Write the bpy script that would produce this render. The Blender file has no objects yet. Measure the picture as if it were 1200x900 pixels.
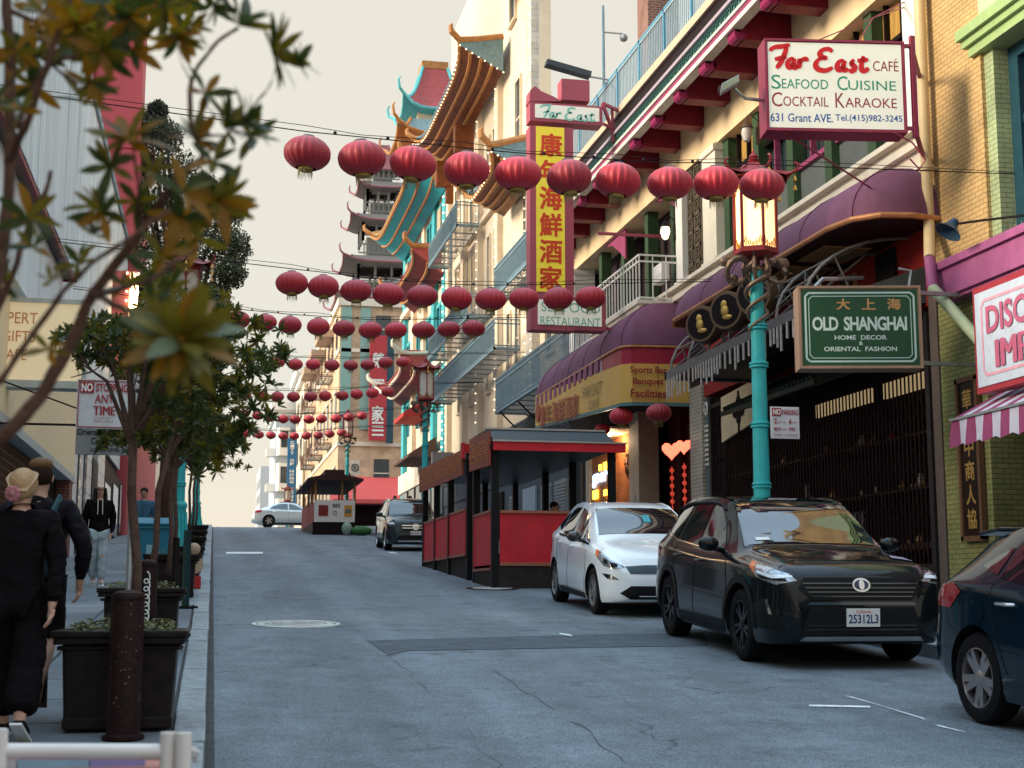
import bpy, bmesh, math, random
from mathutils import Vector, Matrix, noise as mnoise
from mathutils.geometry import delaunay_2d_cdt
from mathutils.bvhtree import BVHTree
random.seed(7)
scene = bpy.context.scene
COL = scene.collection
R = math.radians
# ---------------------------------------------------------------- camera
F, EYE_H, SLOPE = 1690.0, 1.53, 0.065
pitch = math.atan(250 / F)
yaw = math.atan(354 / F * math.cos(pitch))
cd = bpy.data.cameras.new("camera"); cam = bpy.data.objects.new("camera", cd); COL.objects.link(cam)
cam.location = (0, 0, EYE_H)
cam.rotation_euler = (math.pi / 2 + pitch, 0, -yaw)
cd.sensor_width = 36; cd.lens = 36 * F / 1200; cd.clip_start = 0.05; cd.clip_end = 3000
cd.dof.use_dof = True; cd.dof.focus_distance = 19.0; cd.dof.aperture_fstop = 4.8
scene.camera = cam
# ---------------------------------------------------------------- sky, sun, exposure
w = bpy.data.worlds.new("World"); scene.world = w; w.use_nodes = True
nt = w.node_tree; nt.nodes.clear()
SUN_EL, SUN_AZ = R(20), R(-92)          # sun in the west: from the left of the street
sky = nt.nodes.new('ShaderNodeTexSky'); sky.sky_type = 'NISHITA'; sky.sun_disc = False
sky.sun_elevation = SUN_EL; sky.sun_rotation = SUN_AZ; sky.dust_density = 3.0
mx = nt.nodes.new('ShaderNodeMix'); mx.data_type = 'RGBA'; mx.inputs[0].default_value = 0.9
nt.links.new(sky.outputs[0], mx.inputs[6])
wtc = nt.nodes.new('ShaderNodeTexCoord'); wsp = nt.nodes.new('ShaderNodeSeparateXYZ'); nt.links.new(wtc.outputs['Generated'], wsp.inputs[0])
wmr = nt.nodes.new('ShaderNodeMapRange'); wmr.interpolation_type = 'SMOOTHSTEP'; wmr.inputs[1].default_value = .42; wmr.inputs[2].default_value = 1.0; nt.links.new(wsp.outputs[2], wmr.inputs[0])
hz = nt.nodes.new('ShaderNodeMix'); hz.data_type = 'RGBA'; nt.links.new(wmr.outputs[0], hz.inputs[0])
hz.inputs[6].default_value = (7.1, 6.8, 5.85, 1); hz.inputs[7].default_value = (12.5, 17.5, 22.5, 1)      # even haze, brighter and bluer overhead
lo = nt.nodes.new('ShaderNodeMapRange'); lo.interpolation_type = 'SMOOTHSTEP'; lo.inputs[1].default_value = 0; lo.inputs[2].default_value = .16; nt.links.new(wsp.outputs[2], lo.inputs[0])
hz2 = nt.nodes.new('ShaderNodeMix'); hz2.data_type = 'RGBA'; nt.links.new(lo.outputs[0], hz2.inputs[0]); hz2.inputs[6].default_value = (8.0, 7.1, 5.7, 1); nt.links.new(hz.outputs[2], hz2.inputs[7])   # warmer low down
nt.links.new(hz2.outputs[2], mx.inputs[7])
bg = nt.nodes.new('ShaderNodeBackground'); bg.inputs[1].default_value = 0.1
nt.links.new(mx.outputs[2], bg.inputs[0])
wo = nt.nodes.new('ShaderNodeOutputWorld'); nt.links.new(bg.outputs[0], wo.inputs[0])
sl = bpy.data.lights.new("sun", 'SUN'); sl.energy = 5.0; sl.angle = R(22); sl.color = (1, .87, .68)
sun = bpy.data.objects.new("sun", sl); COL.objects.link(sun)
sd = Vector((math.sin(SUN_AZ) * math.cos(SUN_EL), math.cos(SUN_AZ) * math.cos(SUN_EL), math.sin(SUN_EL)))
sun.rotation_euler = (-sd).to_track_quat('-Z', 'Y').to_euler()
vs = scene.view_settings; vs.view_transform = 'Standard'; vs.look = 'None'; vs.exposure = 0.35; vs.gamma = 1
scene.cycles.max_bounces = 6; scene.cycles.transparent_max_bounces = 8
# ---------------------------------------------------------------- survey: where a sight line meets a wall, a cross plane or the ground
_fw = Vector((math.sin(yaw) * math.cos(pitch), math.cos(yaw) * math.cos(pitch), math.sin(pitch)))
_rt = Vector((math.cos(yaw), -math.sin(yaw), 0)); _up = _rt.cross(_fw); _E = Vector((0, 0, EYE_H))
def _ray(x, y): return _fw + _rt * ((x - 600) / F) + _up * ((450 - y) / F)
def ax(x, y, X): v = _ray(x, y); return _E + v * (X / v.x)
def ay(x, y, Y): v = _ray(x, y); return _E + v * (Y / v.y)
def ag(x, y, dz=0.0): v = _ray(x, y); return _E + v * ((dz - EYE_H) / (v.z - SLOPE * v.y))
def G(y):
    """height of the street at distance y: a steady climb, a crest, then a gentle fall"""
    if y < 84: return SLOPE * y
    if y < 104: t = y - 84; return SLOPE * 84 + SLOPE * t - (SLOPE + .03) * t * t / 40
    return SLOPE * 84 + SLOPE * 20 - (SLOPE + .03) * 10 - .03 * (y - 104)
# ---------------------------------------------------------------- materials
MATS = {}
def mat(name, col, rough=.6, metal=0.0, var=.12, scale=6.0, bump=.0, bscale=None, emit=None, estr=0, coat=0, dirt=0, sub=0, spec=None, trans=0, alpha=1, streak=False):
    if name in MATS: return MATS[name]
    m = bpy.data.materials.new(name); m.use_nodes = True; t = m.node_tree; p = t.nodes['Principled BSDF']
    p.inputs['Roughness'].default_value = rough; p.inputs['Metallic'].default_value = metal
    p.inputs['Coat Weight'].default_value = coat; p.inputs['Coat IOR'].default_value = 1.4; p.inputs['Coat Roughness'].default_value = .04
    if spec is None: spec = (.5 if rough < .3 or coat else .3) * (1 if max(col) > .05 or coat or rough < .3 else .35)
    p.inputs['Specular IOR Level'].default_value = spec
    if trans: p.inputs['Transmission Weight'].default_value = trans
    if alpha < 1: p.inputs['Alpha'].default_value = alpha
    c = (*col, 1)
    tc = t.nodes.new('ShaderNodeTexCoord'); gm = t.nodes.new('ShaderNodeNewGeometry')
    src = gm.outputs['Position']
    if streak:
        mp = t.nodes.new('ShaderNodeMapping'); mp.inputs['Scale'].default_value = (1, 1, .12); t.links.new(src, mp.inputs[0]); src = mp.outputs[0]
    if var > 0:
        n = t.nodes.new('ShaderNodeTexNoise'); n.inputs['Scale'].default_value = scale; n.inputs['Detail'].default_value = 6; n.inputs['Roughness'].default_value = .65
        t.links.new(src, n.inputs['Vector'])
        r = t.nodes.new('ShaderNodeMapRange'); r.inputs[1].default_value = .3; r.inputs[2].default_value = .7
        r.inputs[3].default_value = 1 - var; r.inputs[4].default_value = 1 + var
        t.links.new(n.outputs[0], r.inputs[0])
        mu = t.nodes.new('ShaderNodeMix'); mu.data_type = 'RGBA'; mu.blend_type = 'MULTIPLY'; mu.inputs[0].default_value = 1
        mu.inputs[6].default_value = c; t.links.new(r.outputs[0], mu.inputs[7]); out = mu.outputs[2]
        if dirt:
            n2 = t.nodes.new('ShaderNodeTexNoise'); n2.inputs['Scale'].default_value = scale * .35; n2.inputs['Detail'].default_value = 8; n2.inputs['Roughness'].default_value = .75
            t.links.new(src, n2.inputs['Vector'])
            r2 = t.nodes.new('ShaderNodeMapRange'); r2.inputs[1].default_value = .52; r2.inputs[2].default_value = .72; r2.inputs[4].default_value = dirt
            t.links.new(n2.outputs[0], r2.inputs[0])
            m2 = t.nodes.new('ShaderNodeMix'); m2.data_type = 'RGBA'; t.links.new(r2.outputs[0], m2.inputs[0])
            t.links.new(out, m2.inputs[6]); m2.inputs[7].default_value = (.07, .055, .05, 1); out = m2.outputs[2]
        t.links.new(out, p.inputs['Base Color'])
    else: p.inputs['Base Color'].default_value = c
    if bump:
        nb = t.nodes.new('ShaderNodeTexNoise'); nb.inputs['Scale'].default_value = bscale or scale * 4; nb.inputs['Detail'].default_value = 5
        t.links.new(gm.outputs['Position'], nb.inputs['Vector'])
        b = t.nodes.new('ShaderNodeBump'); b.inputs['Strength'].default_value = bump; b.inputs['Distance'].default_value = .02
        t.links.new(nb.outputs[0], b.inputs['Height']); t.links.new(b.outputs[0], p.inputs['Normal'])
    if emit: p.inputs['Emission Color'].default_value = (*emit, 1); p.inputs['Emission Strength'].default_value = estr
    MATS[name] = m; return m
def brick_mat(name, col, col2, mortar, bw=.21, bh=.075, axis='x', rough=.85):
    """painted or bare brick; axis = the wall's normal"""
    if name in MATS: return MATS[name]
    m = mat(name, col, rough, var=.0); t = m.node_tree; p = t.nodes['Principled BSDF']
    gm = [n for n in t.nodes if n.type == 'NEW_GEOMETRY'][0]
    sp = t.nodes.new('ShaderNodeSeparateXYZ'); cb = t.nodes.new('ShaderNodeCombineXYZ'); t.links.new(gm.outputs['Position'], sp.inputs[0])
    ad = t.nodes.new('ShaderNodeMath'); ad.operation = 'ADD'; t.links.new(sp.outputs['X'], ad.inputs[0]); t.links.new(sp.outputs['Y'], ad.inputs[1])
    t.links.new(ad.outputs[0], cb.inputs[0]); t.links.new(sp.outputs['Z'], cb.inputs[1])
    b = t.nodes.new('ShaderNodeTexBrick'); t.links.new(cb.outputs[0], b.inputs['Vector'])
    b.inputs['Scale'].default_value = 1; b.inputs['Brick Width'].default_value = bw; b.inputs['Row Height'].default_value = bh; b.inputs['Mortar Size'].default_value = .008
    b.inputs['Color1'].default_value = (*col, 1); b.inputs['Color2'].default_value = (*col2, 1); b.inputs['Mortar'].default_value = (*mortar, 1)
    n = t.nodes.new('ShaderNodeTexNoise'); n.inputs['Scale'].default_value = 1.7; n.inputs['Detail'].default_value = 7
    t.links.new(gm.outputs['Position'], n.inputs['Vector'])
    r = t.nodes.new('ShaderNodeMapRange'); r.inputs[1].default_value = .3; r.inputs[2].default_value = .7; r.inputs[3].default_value = .75; r.inputs[4].default_value = 1.15
    t.links.new(n.outputs[0], r.inputs[0])
    mu = t.nodes.new('ShaderNodeMix'); mu.data_type = 'RGBA'; mu.blend_type = 'MULTIPLY'; mu.inputs[0].default_value = 1
    t.links.new(b.outputs[0], mu.inputs[6]); t.links.new(r.outputs[0], mu.inputs[7]); t.links.new(mu.outputs[2], p.inputs['Base Color'])
    bp = t.nodes.new('ShaderNodeBump'); bp.inputs['Strength'].default_value = .5; bp.inputs['Distance'].default_value = .01; bp.invert = True
    t.links.new(b.outputs['Fac'], bp.inputs['Height']); t.links.new(bp.outputs[0], p.inputs['Normal'])
    return m
# ---------------------------------------------------------------- mesh builder
WOFF = {}
SPLIT = set('ring raised_ring stay hanger bracket shelf upright back_rail price_card lit_valance shop_window lantern_rim yellow_tube awning_rib valance_stripe red_fascia cable_clip panel_rail post door_post door_frame soffit_rib elbow cloth pilaster window canopy_edge bay_edge table wall_recess curl soffit_grate vent_slot louvre brace pipe_length doorway shutter corner_trim lantern_bar sill turquoise_panel top_rail bell side_panel conduit air_unit orange_notice eave_bracket fret_backing card_stack railing_post mullion transom blind bay_window'.split())
def base(o): return WOFF.get(o.name, Vector((0, 0, 0)))
class MB:
    def __init__(s): s.v = []; s.f = []
    def add(s, vs, fs):
        k = len(s.v); s.v += [tuple(a) for a in vs]; s.f += [tuple(k + i for i in f) for f in fs]; return s
    def box(s, x0, x1, y0, y1, z0, z1):
        if x0 > x1: x0, x1 = x1, x0
        if y0 > y1: y0, y1 = y1, y0
        if z0 > z1: z0, z1 = z1, z0
        return s.add([(x0,y0,z0),(x1,y0,z0),(x1,y1,z0),(x0,y1,z0),(x0,y0,z1),(x1,y0,z1),(x1,y1,z1),(x0,y1,z1)],
                     [(0,3,2,1),(4,5,6,7),(0,1,5,4),(1,2,6,5),(2,3,7,6),(3,0,4,7)])
    def bar(s, p, q, wd, ht, up=(0, 0, 1)):
        """rectangular bar from p to q"""
        p, q = Vector(p), Vector(q); d = (q - p).normalized(); u = Vector(up)
        if abs(d.dot(u)) > .98: u = Vector((1, 0, 0))
        a = d.cross(u).normalized() * wd / 2; b = a.cross(d).normalized() * ht / 2
        vs = [p-a-b, p+a-b, p+a+b, p-a+b, q-a-b, q+a-b, q+a+b, q-a+b]
        return s.add(vs, [(0,1,2,3),(7,6,5,4),(0,4,5,1),(1,5,6,2),(2,6,7,3),(3,7,4,0)])
    def quad(s, a, b, c, d): return s.add([a, b, c, d], [(0, 1, 2, 3)])
    def prism(s, pts, vec):
        n = len(pts); vec = Vector(vec); P = [Vector(p) for p in pts]
        return s.add(P + [p + vec for p in P], [tuple(range(n))[::-1], tuple(range(n, 2*n))] + [(i, (i+1) % n, n + (i+1) % n, n + i) for i in range(n)])
    def tube(s, pts, r, n=6, closed=False, flat=1.0):
        pts = [Vector(p) for p in pts]; rr = r if isinstance(r, (list, tuple)) else [r] * len(pts)
        rings = []; prev = None
        for i, p in enumerate(pts):
            a = pts[max(0, i-1)]; b = pts[min(len(pts)-1, i+1)]
            if closed: a = pts[i-1]; b = pts[(i+1) % len(pts)]
            d = (b - a); d = d.normalized() if d.length > 1e-9 else Vector((0, 0, 1))
            if prev is None: u = d.orthogonal().normalized()
            else:
                u = prev - d * prev.dot(d); u = u.normalized() if u.length > 1e-6 else d.orthogonal().normalized()
            prev = u; v = d.cross(u)
            rings.append([p + (u * math.cos(2*math.pi*k/n) + v * math.sin(2*math.pi*k/n) * flat) * rr[i] for k in range(n)])
        vs = [q for rg in rings for q in rg]; fs = []
        m = len(pts); lim = m if closed else m - 1
        for i in range(lim):
            for k in range(n):
                i2 = (i+1) % m; fs.append((i*n+k, i*n+(k+1) % n, i2*n+(k+1) % n, i2*n+k))
        if not closed: fs += [tuple(range(n))[::-1], tuple(range((m-1)*n, m*n))]
        return s.add(vs, fs)
    def cyl(s, p, q, r, r2=None, n=12): return s.tube([p, q], [r, r if r2 is None else r2], n)
    def lathe(s, prof, n=16, c=(0, 0, 0), axis='z', a0=0, cap=True):
        c = Vector(c); vs = []
        for (r, h) in prof:
            for k in range(n):
                a = a0 + 2*math.pi*k/n; x, y = r*math.cos(a), r*math.sin(a)
                v = Vector((x, y, h)) if axis == 'z' else (Vector((h, x, y)) if axis == 'x' else Vector((y, h, x)))
                vs.append(c + v)
        fs = [(i*n+k, i*n+(k+1) % n, (i+1)*n+(k+1) % n, (i+1)*n+k) for i in range(len(prof)-1) for k in range(n)]
        if cap and prof[0][0] > 1e-6: fs.append(tuple(range(n))[::-1])
        if cap and prof[-1][0] > 1e-6: fs.append(tuple(range((len(prof)-1)*n, len(prof)*n)))
        return s.add(vs, fs)
    def blob(s, c, r, sc=(1, 1, 1), n=10, m=7):
        c = Vector(c)
        return s.add([c + Vector((r*sc[0]*math.sin(math.pi*i/m)*math.cos(2*math.pi*k/n), r*sc[1]*math.sin(math.pi*i/m)*math.sin(2*math.pi*k/n), -r*sc[2]*math.cos(math.pi*i/m))) for i in range(m+1) for k in range(n)],
                     [(i*n+k, i*n+(k+1) % n, (i+1)*n+(k+1) % n, (i+1)*n+k) for i in range(m) for k in range(n)])
    def xf(s, M): s.v = [tuple(M @ Vector(a)) for a in s.v]; return s
    def merge(s, o): return s.add(o.v, o.f)
    def mesh(s, name, m=None, smooth=False, bevel=0):
        me = bpy.data.meshes.new(name); me.from_pydata(s.v, [], s.f)
        bm = bmesh.new(); bm.from_mesh(me)
        bmesh.ops.remove_doubles(bm, verts=bm.verts, dist=1e-5)
        if bevel: 
            es = [e for e in bm.edges if len(e.link_faces) == 2 and e.calc_face_angle(0) > .6]
            bmesh.ops.bevel(bm, geom=es, offset=bevel, segments=2, profile=.6, affect='EDGES', clamp_overlap=True)
        bmesh.ops.recalc_face_normals(bm, faces=bm.faces); bm.to_mesh(me); bm.free()
        if m: me.materials.append(m)
        if smooth:
            me.polygons.foreach_set('use_smooth', [True] * len(me.polygons))
            if smooth != 'all':
                me.set_sharp_from_angle(angle=R(38))
        return me
    def islands(s):
        par = list(range(len(s.v)))
        def find(a):
            while par[a] != a: par[a] = par[par[a]]; a = par[a]
            return a
        for f in s.f:
            for i in f[1:]: par[find(f[0])] = find(i)
        out = {}
        for f in s.f:
            r = find(f[0]); m_, mp_ = out.setdefault(r, (MB(), {}))
            for i in f:
                if i not in mp_: mp_[i] = len(m_.v); m_.v.append(s.v[i])
            m_.f.append(tuple(mp_[i] for i in f))
        return [m_ for m_, _ in out.values()]
    def build(s, name, m, parent=None, world=True, smooth=False, bevel=0, **tags):
        if name in SPLIT and parent is not None and 'kind' not in tags:
            isl = s.islands()
            if 1 < len(isl) < 120:
                obs = [link(i_.mesh(name, m, smooth, bevel), name, parent, world, **tags) for i_ in isl]; return obs[0]
        return link(s.mesh(name, m, smooth, bevel), name, parent, world, **tags)
def link(me, name, parent=None, world=True, loc=None, **tags):
    o = bpy.data.objects.new(name, me); COL.objects.link(o)
    if parent is not None:
        o.parent = parent
        o.location = -base(parent) if world else (0, 0, 0)
        WOFF[o.name] = Vector((0, 0, 0)) if world else base(parent)
    if loc is not None: o.location = loc; WOFF[o.name] = base(parent) + Vector(loc) if parent else Vector(loc)
    for k, v in tags.items(): o[{'cat': 'category'}.get(k, k)] = v
    return o
def thing(name, label, cat, loc=(0, 0, 0), rz=0, group=None):
    o = bpy.data.objects.new(name, None); COL.objects.link(o); o.location = loc; o.rotation_euler = (0, 0, rz); o.empty_display_size = .2
    o['label'] = label; o['category'] = cat
    if group: o['group'] = group
    WOFF[o.name] = Vector(loc); return o
def struct(name, mb, m, parent=None, **k): return mb.build(name, m, parent, kind='structure', **k)
def copy_tree(o, parent=None, kids=None):
    c = o.copy(); COL.objects.link(c)
    if parent: c.parent = parent
    for ch in o.children: copy_tree(ch, c)
    return c
# ---------------------------------------------------------------- lettering
_TC = {}
def glyphs(body, bold=0.0, shear=0.0, extrude=0.0, res=3, spacing=1.0, lines=1.0):
    key = (body, bold, shear, extrude, res, spacing, lines)
    if key in _TC: return _TC[key]
    cu = bpy.data.curves.new('lettering', 'FONT'); cu.body = body; cu.size = 1; cu.resolution_u = res
    cu.offset = bold; cu.shear = shear; cu.extrude = extrude; cu.align_x = 'CENTER'; cu.space_character = spacing; cu.space_line = lines
    ob = bpy.data.objects.new('lettering', cu); COL.objects.link(ob)
    dg = bpy.context.evaluated_depsgraph_get(); dg.update()
    me = bpy.data.meshes.new_from_object(ob.evaluated_get(dg)); bpy.data.objects.remove(ob)
    vs = [tuple(v.co) for v in me.vertices]; fs = [tuple(p.vertices) for p in me.polygons]
    bpy.data.meshes.remove(me); bpy.data.curves.remove(cu); _TC[key] = (vs, fs); return _TC[key]
def text(mb, body, O, U, V, wd, ht, keep=False, **k):
    """lettering stretched over the parallelogram at O (its lower left corner), U to the right, V up"""
    vs, fs = glyphs(body, **k); O, U, V = Vector(O), Vector(U).normalized(), Vector(V).normalized(); N = U.cross(V)
    if not vs: return mb
    x0 = min(v[0] for v in vs); x1 = max(v[0] for v in vs); y0 = min(v[1] for v in vs); y1 = max(v[1] for v in vs)
    sx, sy = wd / max(1e-6, x1-x0), ht / max(1e-6, y1-y0)
    if keep: sx = sy = min(sx, sy)
    ox = (wd - sx * (x1-x0)) / 2
    return mb.add([O + U*(ox+(v[0]-x0)*sx) + V*((v[1]-y0)*sy) + N*v[2] for v in vs], fs)
def ctext(mb, body, O, U, V, wd, ht, t=.02, **k):
    """Chinese characters thickened by a few offset copies"""
    U, V = Vector(U).normalized(), Vector(V).normalized(); N = U.cross(V)
    for i, (a, b) in enumerate(((0, 0), (t, 0), (0, t), (t, t), (t*.5, t*.5))): text(mb, body, Vector(O)+U*a+V*b+N*.0008*i, U, V, wd-t, ht-t)
    return mb
XU, YU, ZU = Vector((1, 0, 0)), Vector((0, 1, 0)), Vector((0, 0, 1))
ORD = ['first', 'second', 'third', 'fourth', 'fifth', 'sixth', 'seventh', 'eighth', 'ninth', 'tenth', 'eleventh', 'twelfth', 'thirteenth', 'fourteenth', 'fifteenth', 'sixteenth']
# ---------------------------------------------------------------- palette
cream = mat('cream_paint', (.72, .54, .33), .75, var=.1, scale=1.5, bump=.15, dirt=.35)
creamw = mat('white_paint_trim', (.72, .66, .55), .6, var=.08, scale=2, dirt=.3)
white = mat('white_paint', (.74, .73, .70), .5, var=.05, scale=3)
maroon = mat('maroon_paint', (.20, .012, .028), .5, var=.2, scale=4, dirt=.2)
magenta = mat('magenta_trim_paint', (.30, .055, .14), .5, var=.12, scale=3)
pinkpaint = mat('pink_red_paint', (.42, .07, .09), .6, var=.1, scale=1.2, dirt=.2, streak=True)
purple_cloth = mat('purple_canvas', (.165, .06, .11), .72, var=.22, scale=1.6, bump=.3, bscale=9, dirt=.18, streak=True)
copper = mat('copper_lip', (.50, .22, .10), .38, .35, var=.25, scale=5)
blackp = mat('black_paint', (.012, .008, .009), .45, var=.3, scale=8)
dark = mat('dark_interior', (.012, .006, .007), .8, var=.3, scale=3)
redwall = mat('red_wall_paint', (.30, .015, .012), .65, var=.2, scale=2, dirt=.3)
glass = mat('window_glass', (.03, .045, .055), .06, var=.1, scale=1, spec=.8)
teal = mat('turquoise_paint', (.03, .38, .40), .42, var=.12, scale=5, dirt=.1)
teal_d = mat('turquoise_building_paint', (.05, .40, .47), .55, var=.12, scale=1.4)
bluegrey = mat('blue_grey_metal', (.17, .27, .33), .5, var=.18, scale=4, dirt=.2)
greypanel = mat('grey_panel', (.10, .115, .115), .6, var=.15, scale=2)
greenp = mat('dark_green_paint', (.035, .075, .035), .55, var=.15, scale=4)
yellowc = mat('yellow_curtain', (.38, .22, .05), .8, var=.3, scale=9, streak=True)
gold = mat('gold_leaf', (.55, .33, .09), .4, .4, var=.2, scale=20)
orange_trim = mat('orange_trim', (.42, .19, .06), .5, var=.2, scale=5)
copper_soffit = mat('copper_soffit', (.22, .075, .03), .45, .3, var=.35, scale=3, streak=False)
greystucco = mat('dark_stucco', (.075, .09, .11), .85, var=.22, scale=1.8, bump=.4, dirt=.2)
tile_blue = mat('blue_roof_tile', (.17, .27, .31), .45, var=.25, scale=7)
tile_red = mat('red_roof_tile', (.36, .07, .07), .55, var=.2, scale=7)
bulbm = mat('light_bulb', (1, .9, .7), .4, var=0, emit=(1, .78, .48), estr=2.2)
steel = mat('galvanised_steel', (.33, .35, .37), .4, .7, var=.15, scale=8)
wirem = mat('black_cable', (.015, .015, .02), .6, var=0)
signwhite = mat('lit_sign_face', (.80, .78, .68), .35, var=.04, scale=2, emit=(1, .97, .86), estr=.12)
red_ink = mat('red_sign_ink', (.62, .012, .02), .5, var=0); green_ink = mat('green_sign_ink', (.02, .28, .16), .5, var=0)
blue_ink = mat('blue_sign_ink', (.02, .10, .36), .5, var=0); black_ink = mat('black_sign_ink', (.02, .02, .02), .5, var=0)
mar_ink = mat('dark_red_sign_ink', (.30, .02, .03), .5, var=0)
white_ink = mat('white_sign_ink', (.78, .8, .76), .5, var=0)
leafm = mat('leaf', (.045, .075, .018), .55, var=.45, scale=3)
rubber = mat('rubber', (.012, .012, .013), .8, var=.2, scale=20)
planter_m = mat('black_planter', (.016, .012, .011), .42, var=.4, scale=9, bump=.2)
barkm = mat('bark', (.095, .055, .042), .9, var=.35, scale=14, bump=.7, bscale=50)
# ---------------------------------------------------------------- asphalt
def asphalt():
    m = mat('asphalt', (.13, .165, .195), .8, var=0, bump=.5, bscale=55); t = m.node_tree; p = t.nodes['Principled BSDF']; L = t.links
    gm = [n for n in t.nodes if n.type == 'NEW_GEOMETRY'][0]; pos = gm.outputs['Position']
    def noise(s, d=6, r=.6, v=None):
        n = t.nodes.new('ShaderNodeTexNoise'); n.inputs['Scale'].default_value = s; n.inputs['Detail'].default_value = d; n.inputs['Roughness'].default_value = r
        L.new(v or pos, n.inputs['Vector']); return n.outputs[0]
    def rng(x, a, b, c, d):
        n = t.nodes.new('ShaderNodeMapRange'); n.inputs[1].default_value = a; n.inputs[2].default_value = b; n.inputs[3].default_value = c; n.inputs[4].default_value = d
        L.new(x, n.inputs[0]); return n.outputs[0]
    def mul(a, b):
        n = t.nodes.new('ShaderNodeMath'); n.operation = 'MULTIPLY'; L.new(a, n.inputs[0]); L.new(b, n.inputs[1]); return n.outputs[0]
    mp = t.nodes.new('ShaderNodeMapping'); mp.inputs['Scale'].default_value = (1, .16, 1); L.new(pos, mp.inputs[0])
    a = rng(noise(2.6, 8, .8), .3, .7, .72, 1.28)
    b = rng(noise(1.6, 6, .65, mp.outputs[0]), .3, .7, .8, 1.2)
    c = rng(noise(85, 3, .75), .34, .66, .35, 1.75)
    c2 = rng(noise(30, 2, .6), .60, .72, 1.0, .5)
    v = t.nodes.new('ShaderNodeTexVoronoi'); v.feature = 'DISTANCE_TO_EDGE'; v.inputs['Scale'].default_value = .22
    nn = t.nodes.new('ShaderNodeTexNoise'); nn.inputs['Scale'].default_value = 1.3; nn.inputs['Detail'].default_value = 8; L.new(pos, nn.inputs['Vector'])
    va = t.nodes.new('ShaderNodeVectorMath'); va.operation = 'MULTIPLY_ADD'; L.new(nn.outputs['Color'], va.inputs[0]); va.inputs[1].default_value = (1.6, 1.6, 0); L.new(pos, va.inputs[2])
    L.new(va.outputs[0], v.inputs['Vector'])
    cr = rng(v.outputs['Distance'], .0, .006, .42, 1.0)
    msk = rng(noise(.35, 2), .45, .55, 0, 1)
    mm = t.nodes.new('ShaderNodeMix'); mm.data_type = 'FLOAT'; L.new(msk, mm.inputs[0]); mm.inputs[2].default_value = 1; L.new(cr, mm.inputs[3])
    sx = t.nodes.new('ShaderNodeSeparateXYZ'); L.new(pos, sx.inputs[0]); wob = rng(noise(.5, 3), .3, .7, -.35, .35)
    ad = t.nodes.new('ShaderNodeMath'); ad.operation = 'MULTIPLY_ADD'; L.new(sx.outputs['X'], ad.inputs[0]); ad.inputs[1].default_value = 3.7; L.new(wob, ad.inputs[2])
    sn = t.nodes.new('ShaderNodeMath'); sn.operation = 'SINE'; L.new(ad.outputs[0], sn.inputs[0]); trk = rng(sn.outputs[0], -1, 1, .90, 1.08)      # lanes polished by tyres
    st = rng(noise(1.1, 4, .7), .60, .70, 1.0, .62)                                                                                      # oil and damp stains
    f = mul(mul(mul(mul(a, b), mul(c, c2)), mm.outputs[0]), mul(trk, st))
    mu = t.nodes.new('ShaderNodeMix'); mu.data_type = 'RGBA'; mu.blend_type = 'MULTIPLY'; mu.inputs[0].default_value = 1
    mu.inputs[6].default_value = (.138, .164, .187, 1); L.new(f, mu.inputs[7]); L.new(mu.outputs[2], p.inputs['Base Color'])
    return m
asph = asphalt()
concrete = mat('pavement_concrete', (.16, .19, .215), .82, var=.2, scale=1.6, bump=.3, bscale=60, dirt=.45)
granite = mat('granite_kerb', (.27, .30, .315), .75, var=.28, scale=9, bump=.4, bscale=40, dirt=.4)
# ---------------------------------------------------------------- ground, road, kerbs, pavements
YS = [-40, -20, 0, 20, 40, 60, 80] + [84 + 2*i for i in range(12)] + [120, 160, 240, 400, 900]
def strip(x0, x1, dz, ya=-40, yb=900, th=0):
    m = MB(); ys = [y for y in YS if ya < y < yb]; ys = [ya] + ys + [yb]
    vs = []; 
    for y in ys: vs += [(x0, y, G(y)+dz), (x1, y, G(y)+dz)]
    m.add(vs, [(2*i, 2*i+1, 2*i+3, 2*i+2) for i in range(len(ys)-1)])
    if th: 
        vs = []
        for y in ys: vs += [(x0, y, G(y)+dz-th), (x0, y, G(y)+dz)]
        m.add(vs, [(2*i, 2*i+1, 2*i+3, 2*i+2) for i in range(len(ys)-1)])
        vs = []
        for y in ys: vs += [(x1, y, G(y)+dz-th), (x1, y, G(y)+dz)]
        m.add(vs, [(2*i, 2*i+1, 2*i+3, 2*i+2) for i in range(len(ys)-1)])
        m.quad((x0,ya,G(ya)+dz-th),(x1,ya,G(ya)+dz-th),(x1,ya,G(ya)+dz),(x0,ya,G(ya)+dz)); m.quad((x0,yb,G(yb)+dz-th),(x1,yb,G(yb)+dz-th),(x1,yb,G(yb)+dz),(x0,yb,G(yb)+dz))
    return m
struct('ground', strip(-500, 500, -.06), mat('ground_soil', (.16, .16, .15), .9, var=.2, scale=.5))
struct('road', strip(-.02, 7.3, 0), asph)
cs = MB()
ys = [86 + i for i in range(13)]
for (xa, xb) in ((-80, -.02), (7.3, 80)):
    vs = []
    for y in ys: vs += [(xa, y, G(y)), (xb, y, G(y))]
    cs.add(vs, [(2*i, 2*i+1, 2*i+3, 2*i+2) for i in range(len(ys)-1)])
struct('cross_street', cs, asph)
KH = .14
lp = strip(-3.6, -.2, KH-.012, -10, 86, .2); struct('left_pavement', lp, mat('joint_dirt', (.05, .05, .052), .9, var=.3, scale=8))
lpo = bpy.data.objects['left_pavement']
struct('left_pavement_beyond', strip(-3.6, -.2, KH, 98, 300, .2), concrete)
rp = struct('right_pavement', strip(7.5, 11.6, KH-.012, -10, 86, .2), MATS['joint_dirt'])
struct('right_pavement_beyond', strip(7.5, 11.6, KH, 98, 300, .2), concrete)
tilt = math.atan(SLOPE)
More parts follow.
